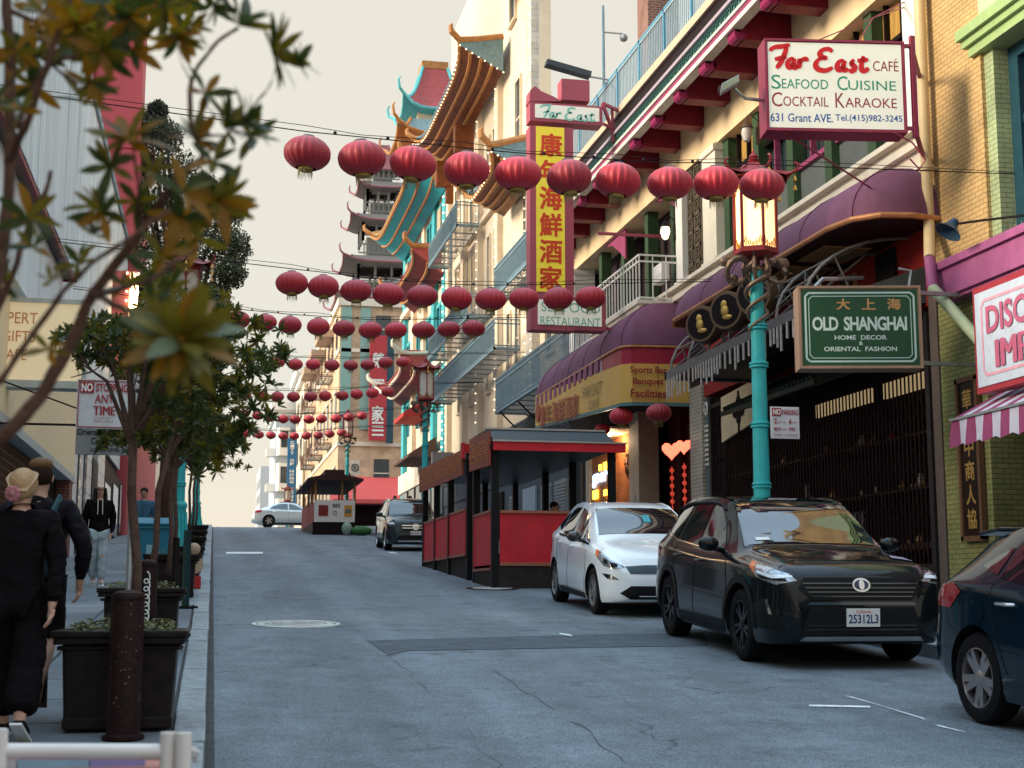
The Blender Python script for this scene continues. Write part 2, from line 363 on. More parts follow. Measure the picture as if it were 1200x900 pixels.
slab = MB().box(-.54, .54, -.54, .54, -.03, 0).mesh('paving_slab', concrete, bevel=.008)
slabs = []
for k in range(3):
    me = slab.copy(); 
    mm_ = concrete.copy(); mm_.name = 'pavement_concrete_tone'
    for n in mm_.node_tree.nodes:
        if n.type == 'MIX' and n.blend_type == 'MULTIPLY': n.inputs[6].default_value = tuple(c * (1, .86, 1.12)[k] for c in (.16, .19, .215)) + (1,)
    me.materials.clear(); me.materials.append(mm_); slabs.append(me)
def place_slabs(xs, y0, n, parent):
    for j in range(n):
        for i, x in enumerate(xs):
            y = y0 + j * 1.1
            o = link(random.choice(slabs), 'paving_slab', parent); o.location = (x, y, G(y) + KH + random.uniform(-.003, .003)); o.rotation_euler = (tilt + random.uniform(-.002, .002), random.uniform(-.002, .002), 0)
place_slabs([-.76, -1.86, -2.96], 4.6, 40, lpo)
place_slabs([8.06, 9.16, 10.26], 9.0, 12, rp)
struct('left_pavement_far', strip(-3.6, -.22, KH, 48.1, 85.9), concrete); struct('right_pavement_far', strip(7.52, 11.6, KH, 21.7, 85.9), concrete)
kl = struct('left_kerb', strip(-.2, -.012, KH-.03, -10, 86, .15), MATS['joint_dirt'])
stone = MB().box(-.095, .095, -.6, .6, -.17, 0).mesh('kerb_stone', granite, bevel=.016)
for j in range(38):
    y = 4.4 + j * 1.23
    o = link(stone, 'kerb_stone', kl); o.location = (-.1 + random.uniform(-.006, .006), y, G(y) + KH + .004 + random.uniform(-.006, .004)); o.rotation_euler = (tilt + random.uniform(-.004, .004), 0, random.uniform(-.004, .004))
struct('left_kerb_far', strip(-.2, 0, KH+.003, 51, 85.95, .2), granite)
struct('right_kerb', strip(7.3, 7.5, KH+.003, -10, 85.95, .2), granite)
strip(0, .055, .005, -10, 85).build('gutter', mat('gutter_grime', (.05, .052, .055), .85, var=.35, scale=5, bump=.3), bpy.data.objects['road'])
def sheet(name, pts, dz, m, label=None, cat=None, kind='structure'):
    mb = MB().add([(x, y, G(y)+dz) for x, y in pts], [tuple(range(len(pts)))]); o = mb.build(name, m, bpy.data.objects['left_pavement' if 'utility' in name else 'road']); return o
patchm = mat('asphalt_patch', (.08, .098, .115), .85, var=.3, scale=4, bump=.4, bscale=60)
def gp(*a):
    return [(ag(x, y).x, ag(x, y).y) for x, y in a]
sheet('road_patch', gp((455, 768), (480, 763), (700, 759), (830, 757), (825, 742), (690, 744), (430, 751)), .005, patchm)
tar = mat('tar_seam', (.07, .085, .10), .7, var=.3, scale=5)
def seam(pts, wd, nm='tar_crack'):
    wd *= .22
    P = [Vector((ag(x, y).x, ag(x, y).y, 0)) for x, y in pts]; Q = []
    for i in range(len(P)-1):
        for k in range(8):
            q = P[i].lerp(P[i+1], k/8); q += Vector((mnoise.noise(q*1.7)*.07, mnoise.noise(q*1.7+Vector((9,9,9)))*.07, 0)); Q.append(q)
    Q.append(P[-1]); vs = []
    for i, q in enumerate(Q):
        d = (Q[min(i+1, len(Q)-1)] - Q[max(0, i-1)]).normalized(); s = Vector((-d.y, d.x, 0)) * wd * (.35 + .65 * abs(mnoise.noise(q*3)) * 1.6)
        for w_ in (q-s, q+s): vs.append((w_.x, w_.y, G(w_.y)+.004))
    o = MB().add(vs, [(2*i, 2*i+1, 2*i+3, 2*i+2) for i in range(len(Q)-1)]).build(nm, tar, bpy.data.objects['road'])
seam([(255, 800), (330, 785), (440, 775), (455, 768)], .018); seam([(430, 835), (470, 832), (500, 829)], .018); seam([(450, 884), (500, 878), (548, 875)], .02)
seam([(455, 768), (480, 790), (500, 808)], .02); seam([(548, 852), (565, 880), (585, 899)], .016); seam([(575, 785), (620, 812), (650, 832)], .03); seam([(668, 845), (700, 868), (730, 892)], .03); seam([(350, 662), (400, 700), (470, 740), (520, 757)], .02)
seam([(380, 690), (440, 690), (470, 684)], .02); seam([(300, 700), (330, 703), (380, 700)], .03)
wp = mat('worn_white_paint', (.72, .75, .76), .7, var=.3, scale=12, dirt=.3)
for pts in (((948, 826.5), (1020, 828), (1020, 830), (948, 828.5)), ((990, 816), (1082, 842), (1085, 844.5), (998, 817)), ((1098, 850), (1130, 858), (1131, 859), (1098, 851.5)), ((265, 647), (308, 647), (308, 649), (265, 649)), ((655, 742), (668, 744), (672, 746), (657, 744)), ((455, 647), (465, 648), (466, 649), (456, 648))):
    sheet('road_marking', gp(*pts), .006, wp)
def manhole(px, py, r, m, label):
    p = ag(px, py); t = thing('manhole_cover', label, 'manhole cover', (p.x, p.y, G(p.y)))
    a = MB().lathe([(r*.86, .0), (r*.86, .012)], 28); a.build('lid', m, t, world=False)
    b = MB().lathe([(r*.9, -.002), (r*.9, .014), (r, .014), (r, -.002)], 28); b.build('rim', m, t, world=False)
    s = MB()
    for k in range(5):
        s.lathe([(r*(.15+.14*k), .012), (r*(.15+.14*k), .017), (r*(.19+.14*k), .017), (r*(.19+.14*k), .012)], 24)
    s.build('raised_ring', mat('manhole_ring_'+m.name, tuple(c*.7 for c in m.node_tree.nodes['Principled BSDF'].inputs['Base Color'].default_value[:3]), .6, var=.3), t, world=False)
    t.rotation_euler = (tilt, 0, 0)
manhole(347, 732, .55, mat('pale_painted_iron', (.50, .54, .50), .6, var=.25, scale=7, dirt=.3), 'pale painted round manhole cover in the left half of the road')
manhole(577, 690, .48, mat('rusty_iron', (.05, .028, .026), .6, .4, var=.3), 'dark rusty manhole cover beside the red parklet')
# ================================================================ RIGHT SIDE: the restaurant building
def railing(mb, pts, z0, h, step=.11, r=.012, rail=.022, extra=()):
    """upright bars between two rails along a plan path"""
    P = [Vector((x, y, 0)) for x, y in pts]
    for a, b in zip(P, P[1:]):
        L_ = (b-a).length; n = max(1, int(L_/step))
        for i in range(n+1):
            q = a.lerp(b, i/n); mb.box(q.x-r, q.x+r, q.y-r, q.y+r, z0, z0+h)
        for z in (z0+.06, z0+h) + tuple(extra): mb.bar((a.x, a.y, z), (b.x, b.y, z), rail*2, rail*2)
fe = thing('restaurant_building', 'two storey cream building with maroon bracketed eaves and purple awnings', 'building', (11, 20.3, 1.5))
Y0, Y1 = 20.35, 44.0
MB().box(12.4, 26, Y0, Y1, 0, 13.2).box(11.0, 12.4, Y0, Y0+.25, 1.0, 13.2).box(11.3, 12.4, Y1-.3, Y1, 1.0, 13.2).build('wall', mat('inner_wall', (.12, .09, .08), .8), fe)
MB().box(11.0, 12.4, Y0+.25, Y1, 11.78, 13.25).build('frieze', cream, fe)
c = MB().box(10.9, 12.4, Y0-.02, Y1, 8.0, 8.62).box(10.78, 12.35, Y0-.03, Y1, 8.62, 8.74).box(10.84, 12.3, Y0-.01, Y1, 8.74, 8.86).box(10.7, 12.25, Y0-.04, Y1, 8.86, 8.95).box(10.86, 11.2, Y0-.02, Y1, 8.3, 8.36)
c.build('string_course', creamw, fe)
pl = [(Y0-.02, 20.95), (30.05, 30.95), (32.45, 32.95), (43.1, 43.9)]
for a, b in pl: MB().box(10.93, 11.6, a, b, 8.95, 11.78).box(10.88, 11.5, a-.03, b+.03, 8.95, 9.12).box(10.88, 11.5, a-.03, b+.03, 11.6, 11.74).build('pilaster', white if a != 30.05 else creamw, fe)
# lattice stone panel
bronze = mat('bronze_panel', (.13, .105, .075), .55, .2, var=.3, scale=9)
p = MB().box(11.08, 11.4, 30.95, 32.45, 8.95, 11.78).build('carved_panel', bronze, fe)
q = MB()
for i in range(3):
    for j in range(7):
        y, z = 31.2+i*.5, 9.2+j*.39
        for s_, r_ in ((.19, .035), (.10, .03)): q.box(11.05, 11.1, y-s_, y+s_, z+s_-r_, z+s_).box(11.05, 11.1, y-s_, y+s_, z-s_, z-s_+r_).box(11.05, 11.1, y-s_, y-s_+r_, z-s_, z+s_).box(11.05, 11.1, y+s_-r_, y+s_, z-s_, z+s_)
q.build('fretwork', bronze, p)
# window bays above the mid awning
for k in range(5):
    a = 20.97 + k*1.815; b = a + 1.79
    w_ = MB().box(11.42, 11.5, a, b, 8.95, 11.78).build('window', glass, fe)
    MB().box(11.28, 11.44, a, b, 8.95, 9.95).build('lower_panel', greypanel, w_)
    MB().box(11.2, 11.34, a, b, 9.93, 10.02).box(11.2, 11.34, a+.0, a+.09, 8.95, 11.0).box(11.24, 11.36, a+.85, a+.9, 10.0, 11.0).build('mullion', magenta, w_)
    MB().box(11.34, 11.4, a, b, 11.05, 11.78).build('curtain', yellowc, w_)
    MB().box(11.24, 11.38, a, b, 10.98, 11.06).box(11.24, 11.38, a+.6, a+.65, 11.0, 11.78).box(11.24, 11.38, a+1.2, a+1.25, 11.0, 11.78).build('transom', blackp, w_)
    MB().box(11.12, 11.4, b-.32, b, 8.95, 11.78).build('post', greenp, w_)
    MB().box(11.46, 11.48, a+.15, a+.7, 10.05, 10.95).box(11.44, 11.46, a+1.0, a+1.35, 10.05, 10.9).build('blind', mat('pale_blind', (.30, .27, .22), .8, streak=True), w_)
# loggia behind the white balcony
lg = MB().box(11.75, 11.85, 32.95, 43.1, 8.95, 11.78).build('loggia_back', mat('loggia_dark', (.03, .022, .025), .7), fe)
for y in (33.9, 36.1, 38.4, 40.8): MB().box(11.2, 11.5, y, y+.3, 8.95, 11.78).build('post', greenp, fe)
for y in (34.5, 36.8, 39.2):
    d = MB().box(11.68, 11.76, y, y+1.0, 8.95, 11.1).build('door', mat('beige_door', (.27, .23, .17), .6), fe)
    MB().box(11.64, 11.7, y-.05, y+.04, 8.95, 11.2).box(11.64, 11.7, y+.96, y+1.05, 8.95, 11.2).box(11.64, 11.7, y-.05, y+1.05, 11.1, 11.2).build('door_frame', magenta, d)
for y0_ in (33.0, 38.0):   # scalloped valances in the corners of the loggia
    vs = [(11.15, y0_, 11.78)] + [(11.15, y0_+4.9*(1-math.cos(a*math.pi/20))/1, 11.78-1.0*math.cos(a*math.pi/20)**2) for a in range(0, 11)]
    MB().prism([(11.12, y0_, 11.78), (11.12, y0_, 10.9), (11.12, y0_+.5, 11.2), (11.12, y0_+1.3, 11.6), (11.12, y0_+2.2, 11.78)], (.05, 0, 0)).build('valance', magenta, fe)
# white balcony
bal = MB().box(9.95, 11.0, 32.9, 37.3, 8.42, 8.6).box(9.9, 11.0, 32.85, 37.35, 8.56, 8.66).box(10.25, 11.0, 37.3, 42.5, 8.42, 8.6)
bo = bal.build('balcony', creamw, fe)
g = MB()
for k in range(6): g.box(10.1, 10.9, 33.1+k*.7, 33.6+k*.7, 8.4, 8.425)
g.build('soffit_grate', mat('grate_grey', (.18, .15, .14), .7), bo)
r_ = MB(); railing(r_, [(11.0, 32.92), (9.98, 32.92), (9.98, 37.25), (10.28, 37.3), (10.28, 42.4)], 8.66, 1.12, .26, .013, .02, extra=(9.62,))
r_.build('balcony_rail', white, bo)
MB().box(10.7, 10.9, 33.4, 34.1, 9.3, 9.75).build('air_unit', white, bo)
# eave: soffit, beams with carved noses, cornice
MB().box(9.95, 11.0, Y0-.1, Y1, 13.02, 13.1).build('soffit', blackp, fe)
sp_ = MB()
k = 0; y = 20.62
nose = MB()
for (dx, r2) in ((0, .13), (.13, .10), (.24, .07)): nose.lathe([(0, -.2), (r2, -.2), (r2, .2), (0, .2)], 12, (9.92+0-dx*.35, 0, 12.55+dx*.9), 'y')
while y < Y1:
    b_ = MB().box(10.0, 10.99, y-.2, y+.2, 12.42, 13.02).build('eave_beam', maroon, fe)
    MB().merge(nose).xf(Matrix.Translation((0, y, 0))).build('beam_nose', mat('magenta_carving', (.26, .02, .09), .5, var=.2, scale=6), b_)
    if y + .9 < Y1: MB().box(10.15, 10.9, y+.35, y+1.4, 12.98, 13.018).build('soffit_panel', cream, fe)
    y += 1.745
# cornice: layered mouldings along the street edge
for nm, x0, x1, z0, z1, m_ in (('cornice_lip', 9.72, 9.95, 12.62, 12.72, creamw), ('cornice_stripe', 9.76, 9.97, 12.72, 12.86, magenta), ('cornice_fillet', 9.72, 9.97, 12.86, 12.92, creamw), ('fret_backing', 9.78, 9.97, 12.92, 13.16, mat('fret_teal', (.13, .30, .29), .6, var=.15, scale=5)), ('cornice_top', 9.7, 9.97, 13.16, 13.24, mat('lilac_trim', (.35, .29, .34), .6)), ('parapet', 9.9, 10.2, 13.24, 13.75, blackp), ('coping', 9.84, 10.3, 13.75, 13.95, mat('buff_trim', (.55, .42, .30), .6))):
    MB().box(x0, x1, Y0-.12, Y1, z0, z1).build(nm, m_, fe)
f_ = MB(); y = Y0
while y < Y1 - .3:
    f_.box(9.745, 9.785, y, y+.2, 12.95, 12.98).box(9.745, 9.785, y, y+.03, 12.98, 13.12).box(9.745, 9.785, y+.1, y+.2, 13.08, 13.11).box(9.745, 9.785, y+.17, y+.2, 13.0, 13.08)
    y += .27
f_.build('fretwork', mat('dark_teal_fret', (.03, .10, .09), .6), fe, kind='stuff')
MB().box(9.72, 9.9, Y0-.12, Y0-.02, 12.5, 13.2).build('cornice_return', magenta, fe)
rr = MB(); railing(rr, [(10.1, 25.0), (10.1, 43.5)], 13.95, 1.25, .13, .012, .03); 
rr.build('roof_railing', mat('pale_blue_metal', (.35, .46, .52), .5, var=.1), fe)
rp_ = MB()
for y in range(25, 44, 2): rp_.box(10.06, 10.14, y-.04, y+.04, 13.9, 15.28)
rp_.bar((10.1, 25, 15.25), (10.1, 43.5, 15.25), .08, .07); rp_.build('railing_post', mat('blue_metal', (.08, .25, .38), .5), fe)
MB().box(11.35, 12.25, 36.3, 37.3, 13, 19.5).build('chimney', brick_mat('red_brick', (.25, .09, .06), (.18, .07, .05), (.30, .28, .25)), fe)
# ---- awnings
def awning(name, path, zl, zt, m, parent, xin=11.0, yc=None, bulge=.55, n=8, lip=copper, lipr=.035, drop=0):
    ya = min(p[1] for p in path); yb = max(p[1] for p in path); mb = MB(); rows = []
    # densify
    P = []
    for a, b in zip(path, path[1:]):
        L_ = math.dist(a, b); k = max(1, int(L_/.55))
        for i in range(k): P.append((a[0]+(b[0]-a[0])*i/k, a[1]+(b[1]-a[1])*i/k))
    P.append(path[-1])
    for (x, y) in P:
        qy = min(max(y, ya+1.0), yb-1.0); q = Vector((xin, qy, zt)); p = Vector((x, y, zl)); row = []
        for i in range(n+1):
            t = i/n; a = t*math.pi/2
            hx = math.sin(a); hz = math.cos(a)
            v = Vector((q.x+(p.x-q.x)*hx, q.y+(p.y-q.y)*hx, p.z+(q.z-p.z)*hz)); v.z += .02*math.sin(8*y)*t
            row.append(v)
        rows.append(row)
    vs = [v for r in rows for v in r]; nn = n+1
    mb.add(vs, [(i*nn+k, (i+1)*nn+k, (i+1)*nn+k+1, i*nn+k+1) for i in range(len(rows)-1) for k in range(n)])
    o = mb.build(name, m, parent, smooth='all')
    if lip: MB().tube([(x, y, zl-.03) for x, y in P], lipr, 8).build('awning_lip', lip, o)
    sm = MB()   # ribs of the frame showing through the cloth
    for i in range(0, len(rows), 3): sm.tube([v + Vector((-.004, -.002, .006)) for v in rows[i]], .012, 4)
    sm.build('awning_rib', m, o)
    return o, P
pathA = [(10.98, 20.12), (10.5, 20.02), (10.0, 20.1), (9.68, 20.45), (9.55, 21.1), (9.55, 29.0), (9.7, 29.5), (10.98, 29.9)]
aw1, PA = awning('arched_awning', pathA, 7.42, 8.42, purple_cloth, fe, lipr=.05)
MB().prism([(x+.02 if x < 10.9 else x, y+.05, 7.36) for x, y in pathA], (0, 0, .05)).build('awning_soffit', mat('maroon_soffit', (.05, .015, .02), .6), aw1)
for y in (22.0, 23.5, 25.0, 26.5, 28.0): MB().box(9.9, 10.75, y, y+1.1, 7.335, 7.358).build('soffit_panel', mat('tan_panel', (.40, .22, .10), .6), aw1)
pathB = [(11.0, 32.3), (10.3, 32.34), (9.6, 32.4), (9.4, 32.6), (9.35, 33.2), (9.35, 41.6), (11.0, 42.0)]
aw2, PB = awning('domed_awning', pathB, 7.45, 8.75, purple_cloth, fe, lipr=.035)
# red valance and the yellow sign band under the dome
def band(path, z0, z1, off, th, rise=.0):
    mb = MB(); P = [Vector((x, y, 0)) for x, y in path]; vs = []
    for i, p in enumerate(P):
        a = P[max(0, i-1)]; b = P[min(len(P)-1, i+1)]; d = (b-a).normalized(); nrm = Vector((-d.y, d.x, 0))
        if nrm.x > 0: nrm = -nrm
        r = rise*max(0, p.y-33)
        for o_, z in ((off, z0+r), (off, z1+r), (off-th, z1+r), (off-th, z0+r)):
            v = p + nrm*o_; vs.append((v.x, v.y, z))
    mb.add(vs, [(4*i+k, 4*i+(k+1) % 4, 4*i+4+(k+1) % 4, 4*i+4+k) for i in range(len(P)-1) for k in range(4)] + [(0, 1, 2, 3), tuple(len(vs)-4+k for k in range(4))])
    return mb
band(pathB[:5] + [(9.35, 34.2)], 6.98, 7.44, -.02, .03).build('red_valance', mat('crimson_vinyl', (.34, .02, .05), .4, var=.15), fe)
band([(9.35, 34.2), (9.35, 41.5)], 7.02, 7.44, -.02, .03).build('pink_valance', mat('pale_pink_vinyl', (.55, .42, .48), .5), fe)
st = MB()
y = 34.4
while y < 41.2: st.box(9.315, 9.345, y, y+.28, 7.1, 7.4); y += .56
st.build('valance_stripe', mat('plum_vinyl', (.26, .06, .15), .5), fe)
ysign = mat('yellow_sign_face', (.68, .40, .10), .45, var=.06, scale=2, dirt=.1)
cs_ = thing('awning_sign', 'long yellow sign band with red lettering along the purple domed awning', 'sign', (9.4, 33, 6.0))
band(pathB[:6], 6.08, 7.0, .02, .06, .055).build('sign_face', ysign, cs_)
band(pathB[:6], 6.0, 6.08, .03, .08, .055).build('sign_rim', mat('teal_rim', (.08, .2, .2), .5), cs_)
tm = MB()
n1 = Vector((pathB[1][0]-pathB[3][0], pathB[1][1]-pathB[3][1], 0))
# end face: three lines, facing the lower street
for i, s_ in enumerate(('Sports Bar', 'Banquet', 'Facilities')):
    text(tm, s_, (9.50 + (.10 if i == 1 else .04), 32.29, 6.72-.27*i), (1, -.06, 0), ZU, (.88, .74, .86)[i], .2, bold=.025)
tm.build('lettering', mar_ink, cs_)
tm = MB(); ctext(tm, '康年海鮮酒家', (9.30, 40.9, 6.42), (0, -1, -.05), ZU, 4.6, .66, .025); tm.build('chinese_lettering', mat('brown_red_ink', (.38, .09, .05), .6, var=0), cs_)
tm = MB(); text(tm, 'FAR EAST', (9.30, 35.9, 6.62), (0, -1, -.05), ZU, 1.9, .30, bold=0); text(tm, 'CAFÉ', (9.30, 35.3, 6.25), (0, -1, -.05), ZU, 1.0, .28); tm.build('cafe_lettering', mat('olive_ink', (.30, .22, .09), .6, var=0), cs_)
tm = MB().lathe([(0, -.01), (.26, -.01), (.26, .01), (0, .01)], 20, (9.30, 41.15, 6.9), 'x'); tm.build('emblem', mat('brown_red_ink', (0, 0, 0)), cs_)
# ---- ground floor of the restaurant: white brick piers, orange brick lobby, doors, shutters
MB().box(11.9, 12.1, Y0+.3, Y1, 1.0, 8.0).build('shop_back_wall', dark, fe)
MB().box(11.0, 12.3, Y0+.26, 31.3, 6.1, 7.95).build('fascia_wall', redwall, fe)
MB().box(11.0, 12.3, 31.3, Y1, 6.4, 7.95).build('fascia_wall', mat('dark_fascia', (.03, .02, .02), .7), fe)
wb = brick_mat('white_glazed_brick', (.50, .44, .36), (.44, .39, .32), (.2, .16, .13), .25, .09, rough=.4)
MB().box(10.95, 11.5, 31.35, 32.2, 1.5, 6.4).build('brick_pier', wb, fe)
ob = brick_mat('orange_brick', (.50, .17, .05), (.42, .13, .04), (.16, .07, .04), .22, .075)
MB().box(11.2, 11.6, 37.5, 42.1, 2.2, 6.2).build('lobby_wall', ob, fe)
MB().box(10.95, 11.5, 36.4, 37.3, 2.0, 6.4).build('stone_pier', mat('buff_stone', (.45, .38, .30), .7, dirt=.3), fe)
MB().box(10.93, 10.96, 36.7, 36.95, 3.6, 4.2).build('mailbox', steel, fe)
MB().box(11.75, 11.85, 32.2, 36.4, 2.0, 6.4).build('doorway', mat('dark_red_door', (.06, .008, .008), .4), fe)
for y in (33.2, 34.9): MB().box(11.6, 11.76, y, y+.12, 2.0, 6.3).build('door_post', mat('dark_wood', (.04, .012, .01), .5), fe)
MB().box(11.15, 11.22, 40.9, 41.7, 3.0, 4.2).build('menu_case', blackp, fe)
MB().box(11.1, 11.6, 42.1, 42.5, 2.2, 6.2).build('stone_pier', MATS['buff_stone'], fe)
shut = mat('roller_shutter', (.22, .27, .30), .5, .4, var=.1)
for (a, b) in ((42.6, 43.9),):
    s0 = MB().box(11.5, 11.6, a, b, 2.2, 6.2).build('shutter', shut, fe)
    s1 = MB()
    for i in range(34): s1.box(11.46, 11.5, a+.05, b-.05, 2.5+i*.105, 2.5+i*.105+.07)
    s1.build('shutter_slat', shut, s0)
# neon sign in the lobby
lobl = bpy.data.lights.new('lobby_light', 'POINT'); lobl.energy = 70; lobl.color = (1, .72, .42); lobl.shadow_soft_size = .08
lobo = bpy.data.objects.new('lobby_light', lobl); COL.objects.link(lobo); lobo.location = (10.75, 38.6, 5.85)
MB().lathe([(0, 0), (.09, 0), (.09, .04), (0, .04)], 14, (10.75, 38.6, 5.98)).build('ceiling_lamp', mat('warm_globe', (1, .9, .7), .4, var=0, emit=(1, .8, .5), estr=2.2), fe)
MB().box(10.2, 11.2, 37.3, 42.1, 6.04, 6.1).build('lobby_ceiling', cream, fe)
ne = thing('neon_sign', 'glowing blue and yellow neon bar sign on the orange brick wall', 'neon sign', (11.15, 39.4, 5))
tm = MB(); text(tm, 'goor', (11.14, 41.9, 4.75), (0, -1, 0), ZU, 1.75, .42, bold=.06); tm.build('lettering', mat('neon_blue', (.3, .5, 1), .4, var=0, emit=(.30, .55, 1), estr=4), ne)
tm = MB().box(11.13, 11.16, 41.3, 41.8, 4.42, 4.68).box(11.13, 11.16, 40.3, 40.6, 5.2, 5.42).box(11.13, 11.16, 40.9, 41.1, 5.22, 5.40).box(11.13, 11.16, 40.3, 40.6, 4.45, 4.62); tm.build('yellow_tube', mat('neon_yellow', (1, .8, .1), .4, var=0, emit=(1, .72, .05), estr=3.5), ne)
wr = thing('wall_ornament', 'dark curled metal ornament hung on the orange brick lobby wall', 'ornament', (11.15, 38, 5))
wm = MB()
for k in range(9):
    a = k*.7; wm.tube([(11.16, 38.05+.25*math.cos(a)+.13*math.cos(t*.5+a), 5.15+.25*math.sin(a)+.13*math.sin(t*.5+a)) for t in range(12)], .022, 5)
wm.build('scroll', mat('brown_iron', (.10, .05, .03), .5, .5), wr)
# ================================================================ Old Shanghai shopfront
sh = thing('shopfront', 'dark shuttered shopfront with iron lattice canopy and folding gate', 'shopfront', (11, 25.5, 1.8))
cfr = mat('dark_iron', (.045, .04, .042), .5, .6, var=.2, scale=6)
MB().box(9.0, 9.12, 20.7, 28.0, 5.93, 6.1).box(9.0, 11.0, 27.9, 28.0, 5.93, 6.1).build('canopy_beam', mat('grey_iron', (.12, .12, .13), .5, .4, var=.2), sh)
MB().box(9.1, 11.0, 20.7, 27.9, 5.98, 6.03).build('canopy_deck', cfr, sh)
fr = MB(); y = 20.8
icem = mat('pale_slat', (.50, .46, .43), .5, .3, var=.3, scale=9)
n_f = 0
while y < 27.9:
    l_ = random.uniform(.26, .46); o = MB().box(8.99, 9.012, y, y+.05, 5.93-l_, 5.93).build('fringe_slat', icem, sh); y += random.choice((.15, .18, .15, .26))
lt = MB()
for k in range(7):
    y = 21.0 + k*1.13
    pts = [(9.06+1.85*(1-math.cos(a*math.pi/16)), y, 6.08+1.2*math.sin(a*math.pi/16)) for a in range(9)]
    lt.tube(pts, .028, 6)
    lt.bar((9.06, y, 6.1), (10.4, y+.5, 7.1), .03, .03); lt.bar((9.5, y, 6.1), (9.3, y, 6.6), .025, .025); lt.bar((10.0, y, 6.1), (9.6, y, 6.95), .025, .025)
    if k < 6:
        for a in (2, 4, 6):
            p0 = Vector(pts[a]); lt.bar(p0, p0 + Vector((0, 1.13, 0)), .025, .025)
        lt.bar(Vector(pts[1]), Vector(pts[4]) + Vector((0, 1.13, 0)), .02, .02); lt.bar(Vector(pts[4]), Vector(pts[1]) + Vector((0, 1.13, 0)), .02, .02)
lt.build('canopy_lattice', mat('silvery_iron', (.20, .19, .18), .45, .6, var=.2), sh)
for y, lab in ((25.5, 0), (24.15, 1), (22.8, 2)):
    dm = MB().lathe([(.0, -.16), (.40, -.16), (.42, -.12), (.42, .16), (0, .16)], 28, (0, 0, 0), 'x')
    M_ = Matrix.Translation((9.0, y, 6.62)) @ Matrix.Rotation(R(38), 4, 'Z') @ Matrix.Scale(.84, 4); dm.xf(M_)
    d_ = dm.build('medallion', mat('bronze_drum', (.14, .085, .05), .5, .3, var=.2), sh, smooth=True)
    MB().lathe([(.0, -.175), (.34, -.175), (.34, -.165), (0, -.165)], 28, (0, 0, 0), 'x').xf(M_).build('medallion_face', blackp, d_)
    g_ = MB().blob((-.19, .02, .12), .1, (.4, .8, 1)).blob((-.19, 0, -.02), .13, (.4, .75, 1)).blob((-.19, -.06, -.16), .1, (.4, 1.3, .6)).xf(M_); g_.build('gilt_figure', gold, d_, smooth='all')
# cream board with a clover cut-out, small tiled pent roof
cb = MB().prism([(11-.02, 30.0, 4.9), (10.98, 27.9, 5.15), (10.98, 27.4, 5.6), (10.98, 28.1, 6.0), (10.98, 30.0, 5.9)], (-.05, 0, 0)).build('cut_out_board', cream, sh)
cl = MB()
for (dy, dz, r) in ((0, .2, .13), (-.2, 0, .15), (.2, 0, .15), (0, -.2, .12)): cl.lathe([(0, -.01), (r, -.01), (r, .01), (0, .01)], 16, (10.92, 28.9+dy, 5.48+dz*.9), 'x')
cl.prism([(10.915, 28.85, 4.98), (10.915, 28.95, 4.98), (10.915, 28.95, 5.9), (10.915, 28.85, 5.9)], (.01, 0, 0)); cl.build('clover', dark, cb)
pr = MB().prism([(11.0, 22.6, 5.75), (9.9, 22.6, 5.2), (9.9, 22.6, 5.1), (11.0, 22.6, 5.45)], (0, 4.6, 0)).build('pent_roof', mat('dark_green_tile', (.03, .04, .03), .5, var=.2), sh)
tl = MB(); y = 22.7
while y < 27.1: tl.tube([(11.0, y, 5.78), (10.4, y, 5.46), (9.88, y, 5.22)], .05, 6); y += .17
tl.build('roof_tile_roll', MATS['dark_green_tile'], pr)
# interior: lit strip, shelves and dim merchandise, then the folding gate
MB().box(11.85, 11.9, 22.2, 24.0, 5.08, 5.36).box(11.85, 11.9, 24.5, 27.0, 5.1, 5.36).build('lit_valance', mat('warm_lit_panel', (.6, .45, .25), .6, emit=(1, .72, .38), estr=.25), sh)
MB().box(11.2, 11.9, 20.7, 30.9, 2.3, 2.4).box(11.4, 11.9, 20.7, 30.9, 3.3, 3.34).box(11.4, 11.9, 20.7, 30.9, 4.2, 4.24).build('shelf', mat('dark_shelf', (.06, .025, .02), .6), sh)
mm1 = mat('pale_ceramic', (.42, .38, .32), .3); mm2 = mat('brass_trinket', (.42, .2, .07), .35, .6); mm3 = mat('red_trinket', (.3, .03, .02), .4)
for k in range(46):
    y = random.uniform(20.9, 28.5); z = random.choice((2.4, 3.34, 4.24, 1.9)); s_ = random.uniform(.03, .085)
    prof = [(0, 0), (s_*.6, 0), (s_*1.2, s_*.9), (s_*.7, s_*2), (s_*.4, s_*2.5), (s_*.6, s_*2.9), (0, s_*2.9)]
    m_ = random.choice((mm1, mm2, mm3, mm2)); kind_ = {mm1.name: 'pale ceramic', mm2.name: 'brass', mm3.name: 'red'}[m_.name]
    o = MB().lathe(prof, 8).build('ornament', m_, smooth=True); o.location = (11.55, y, z)
    o['label'] = f'small dim {kind_} ornament on the shelves behind the folding gate'; o['category'] = 'ornament'; o['group'] = 'ornaments on the shelves behind the folding gate'
MB().box(11.75, 11.8, 24.8, 25.6, 2.6, 3.1).box(11.75, 11.8, 27.3, 27.42, 3.35, 3.8).build('price_card', mat('grey_card', (.3, .28, .25), .7), sh)
gt = MB().box(10.96, 11.1, 20.62, 20.75, 1.3, 6.0).box(10.96, 11.1, 30.8, 30.95, 1.8, 6.0).box(10.98, 11.06, 20.7, 30.9, 5.75, 5.85)
gt.build('gate_frame', cfr, sh)
y = 20.8; k = 0
barme = MB().box(-.011, .011, -.011, .011, 0, 3.95).mesh('gate_bar', mat('gate_brown', (.035, .018, .018), .5, .4, var=.2))
while y < 30.8:
    o = link(barme, 'gate_bar', sh); o.location = Vector((11.0, y, 1.85)) - base(sh); y += .14
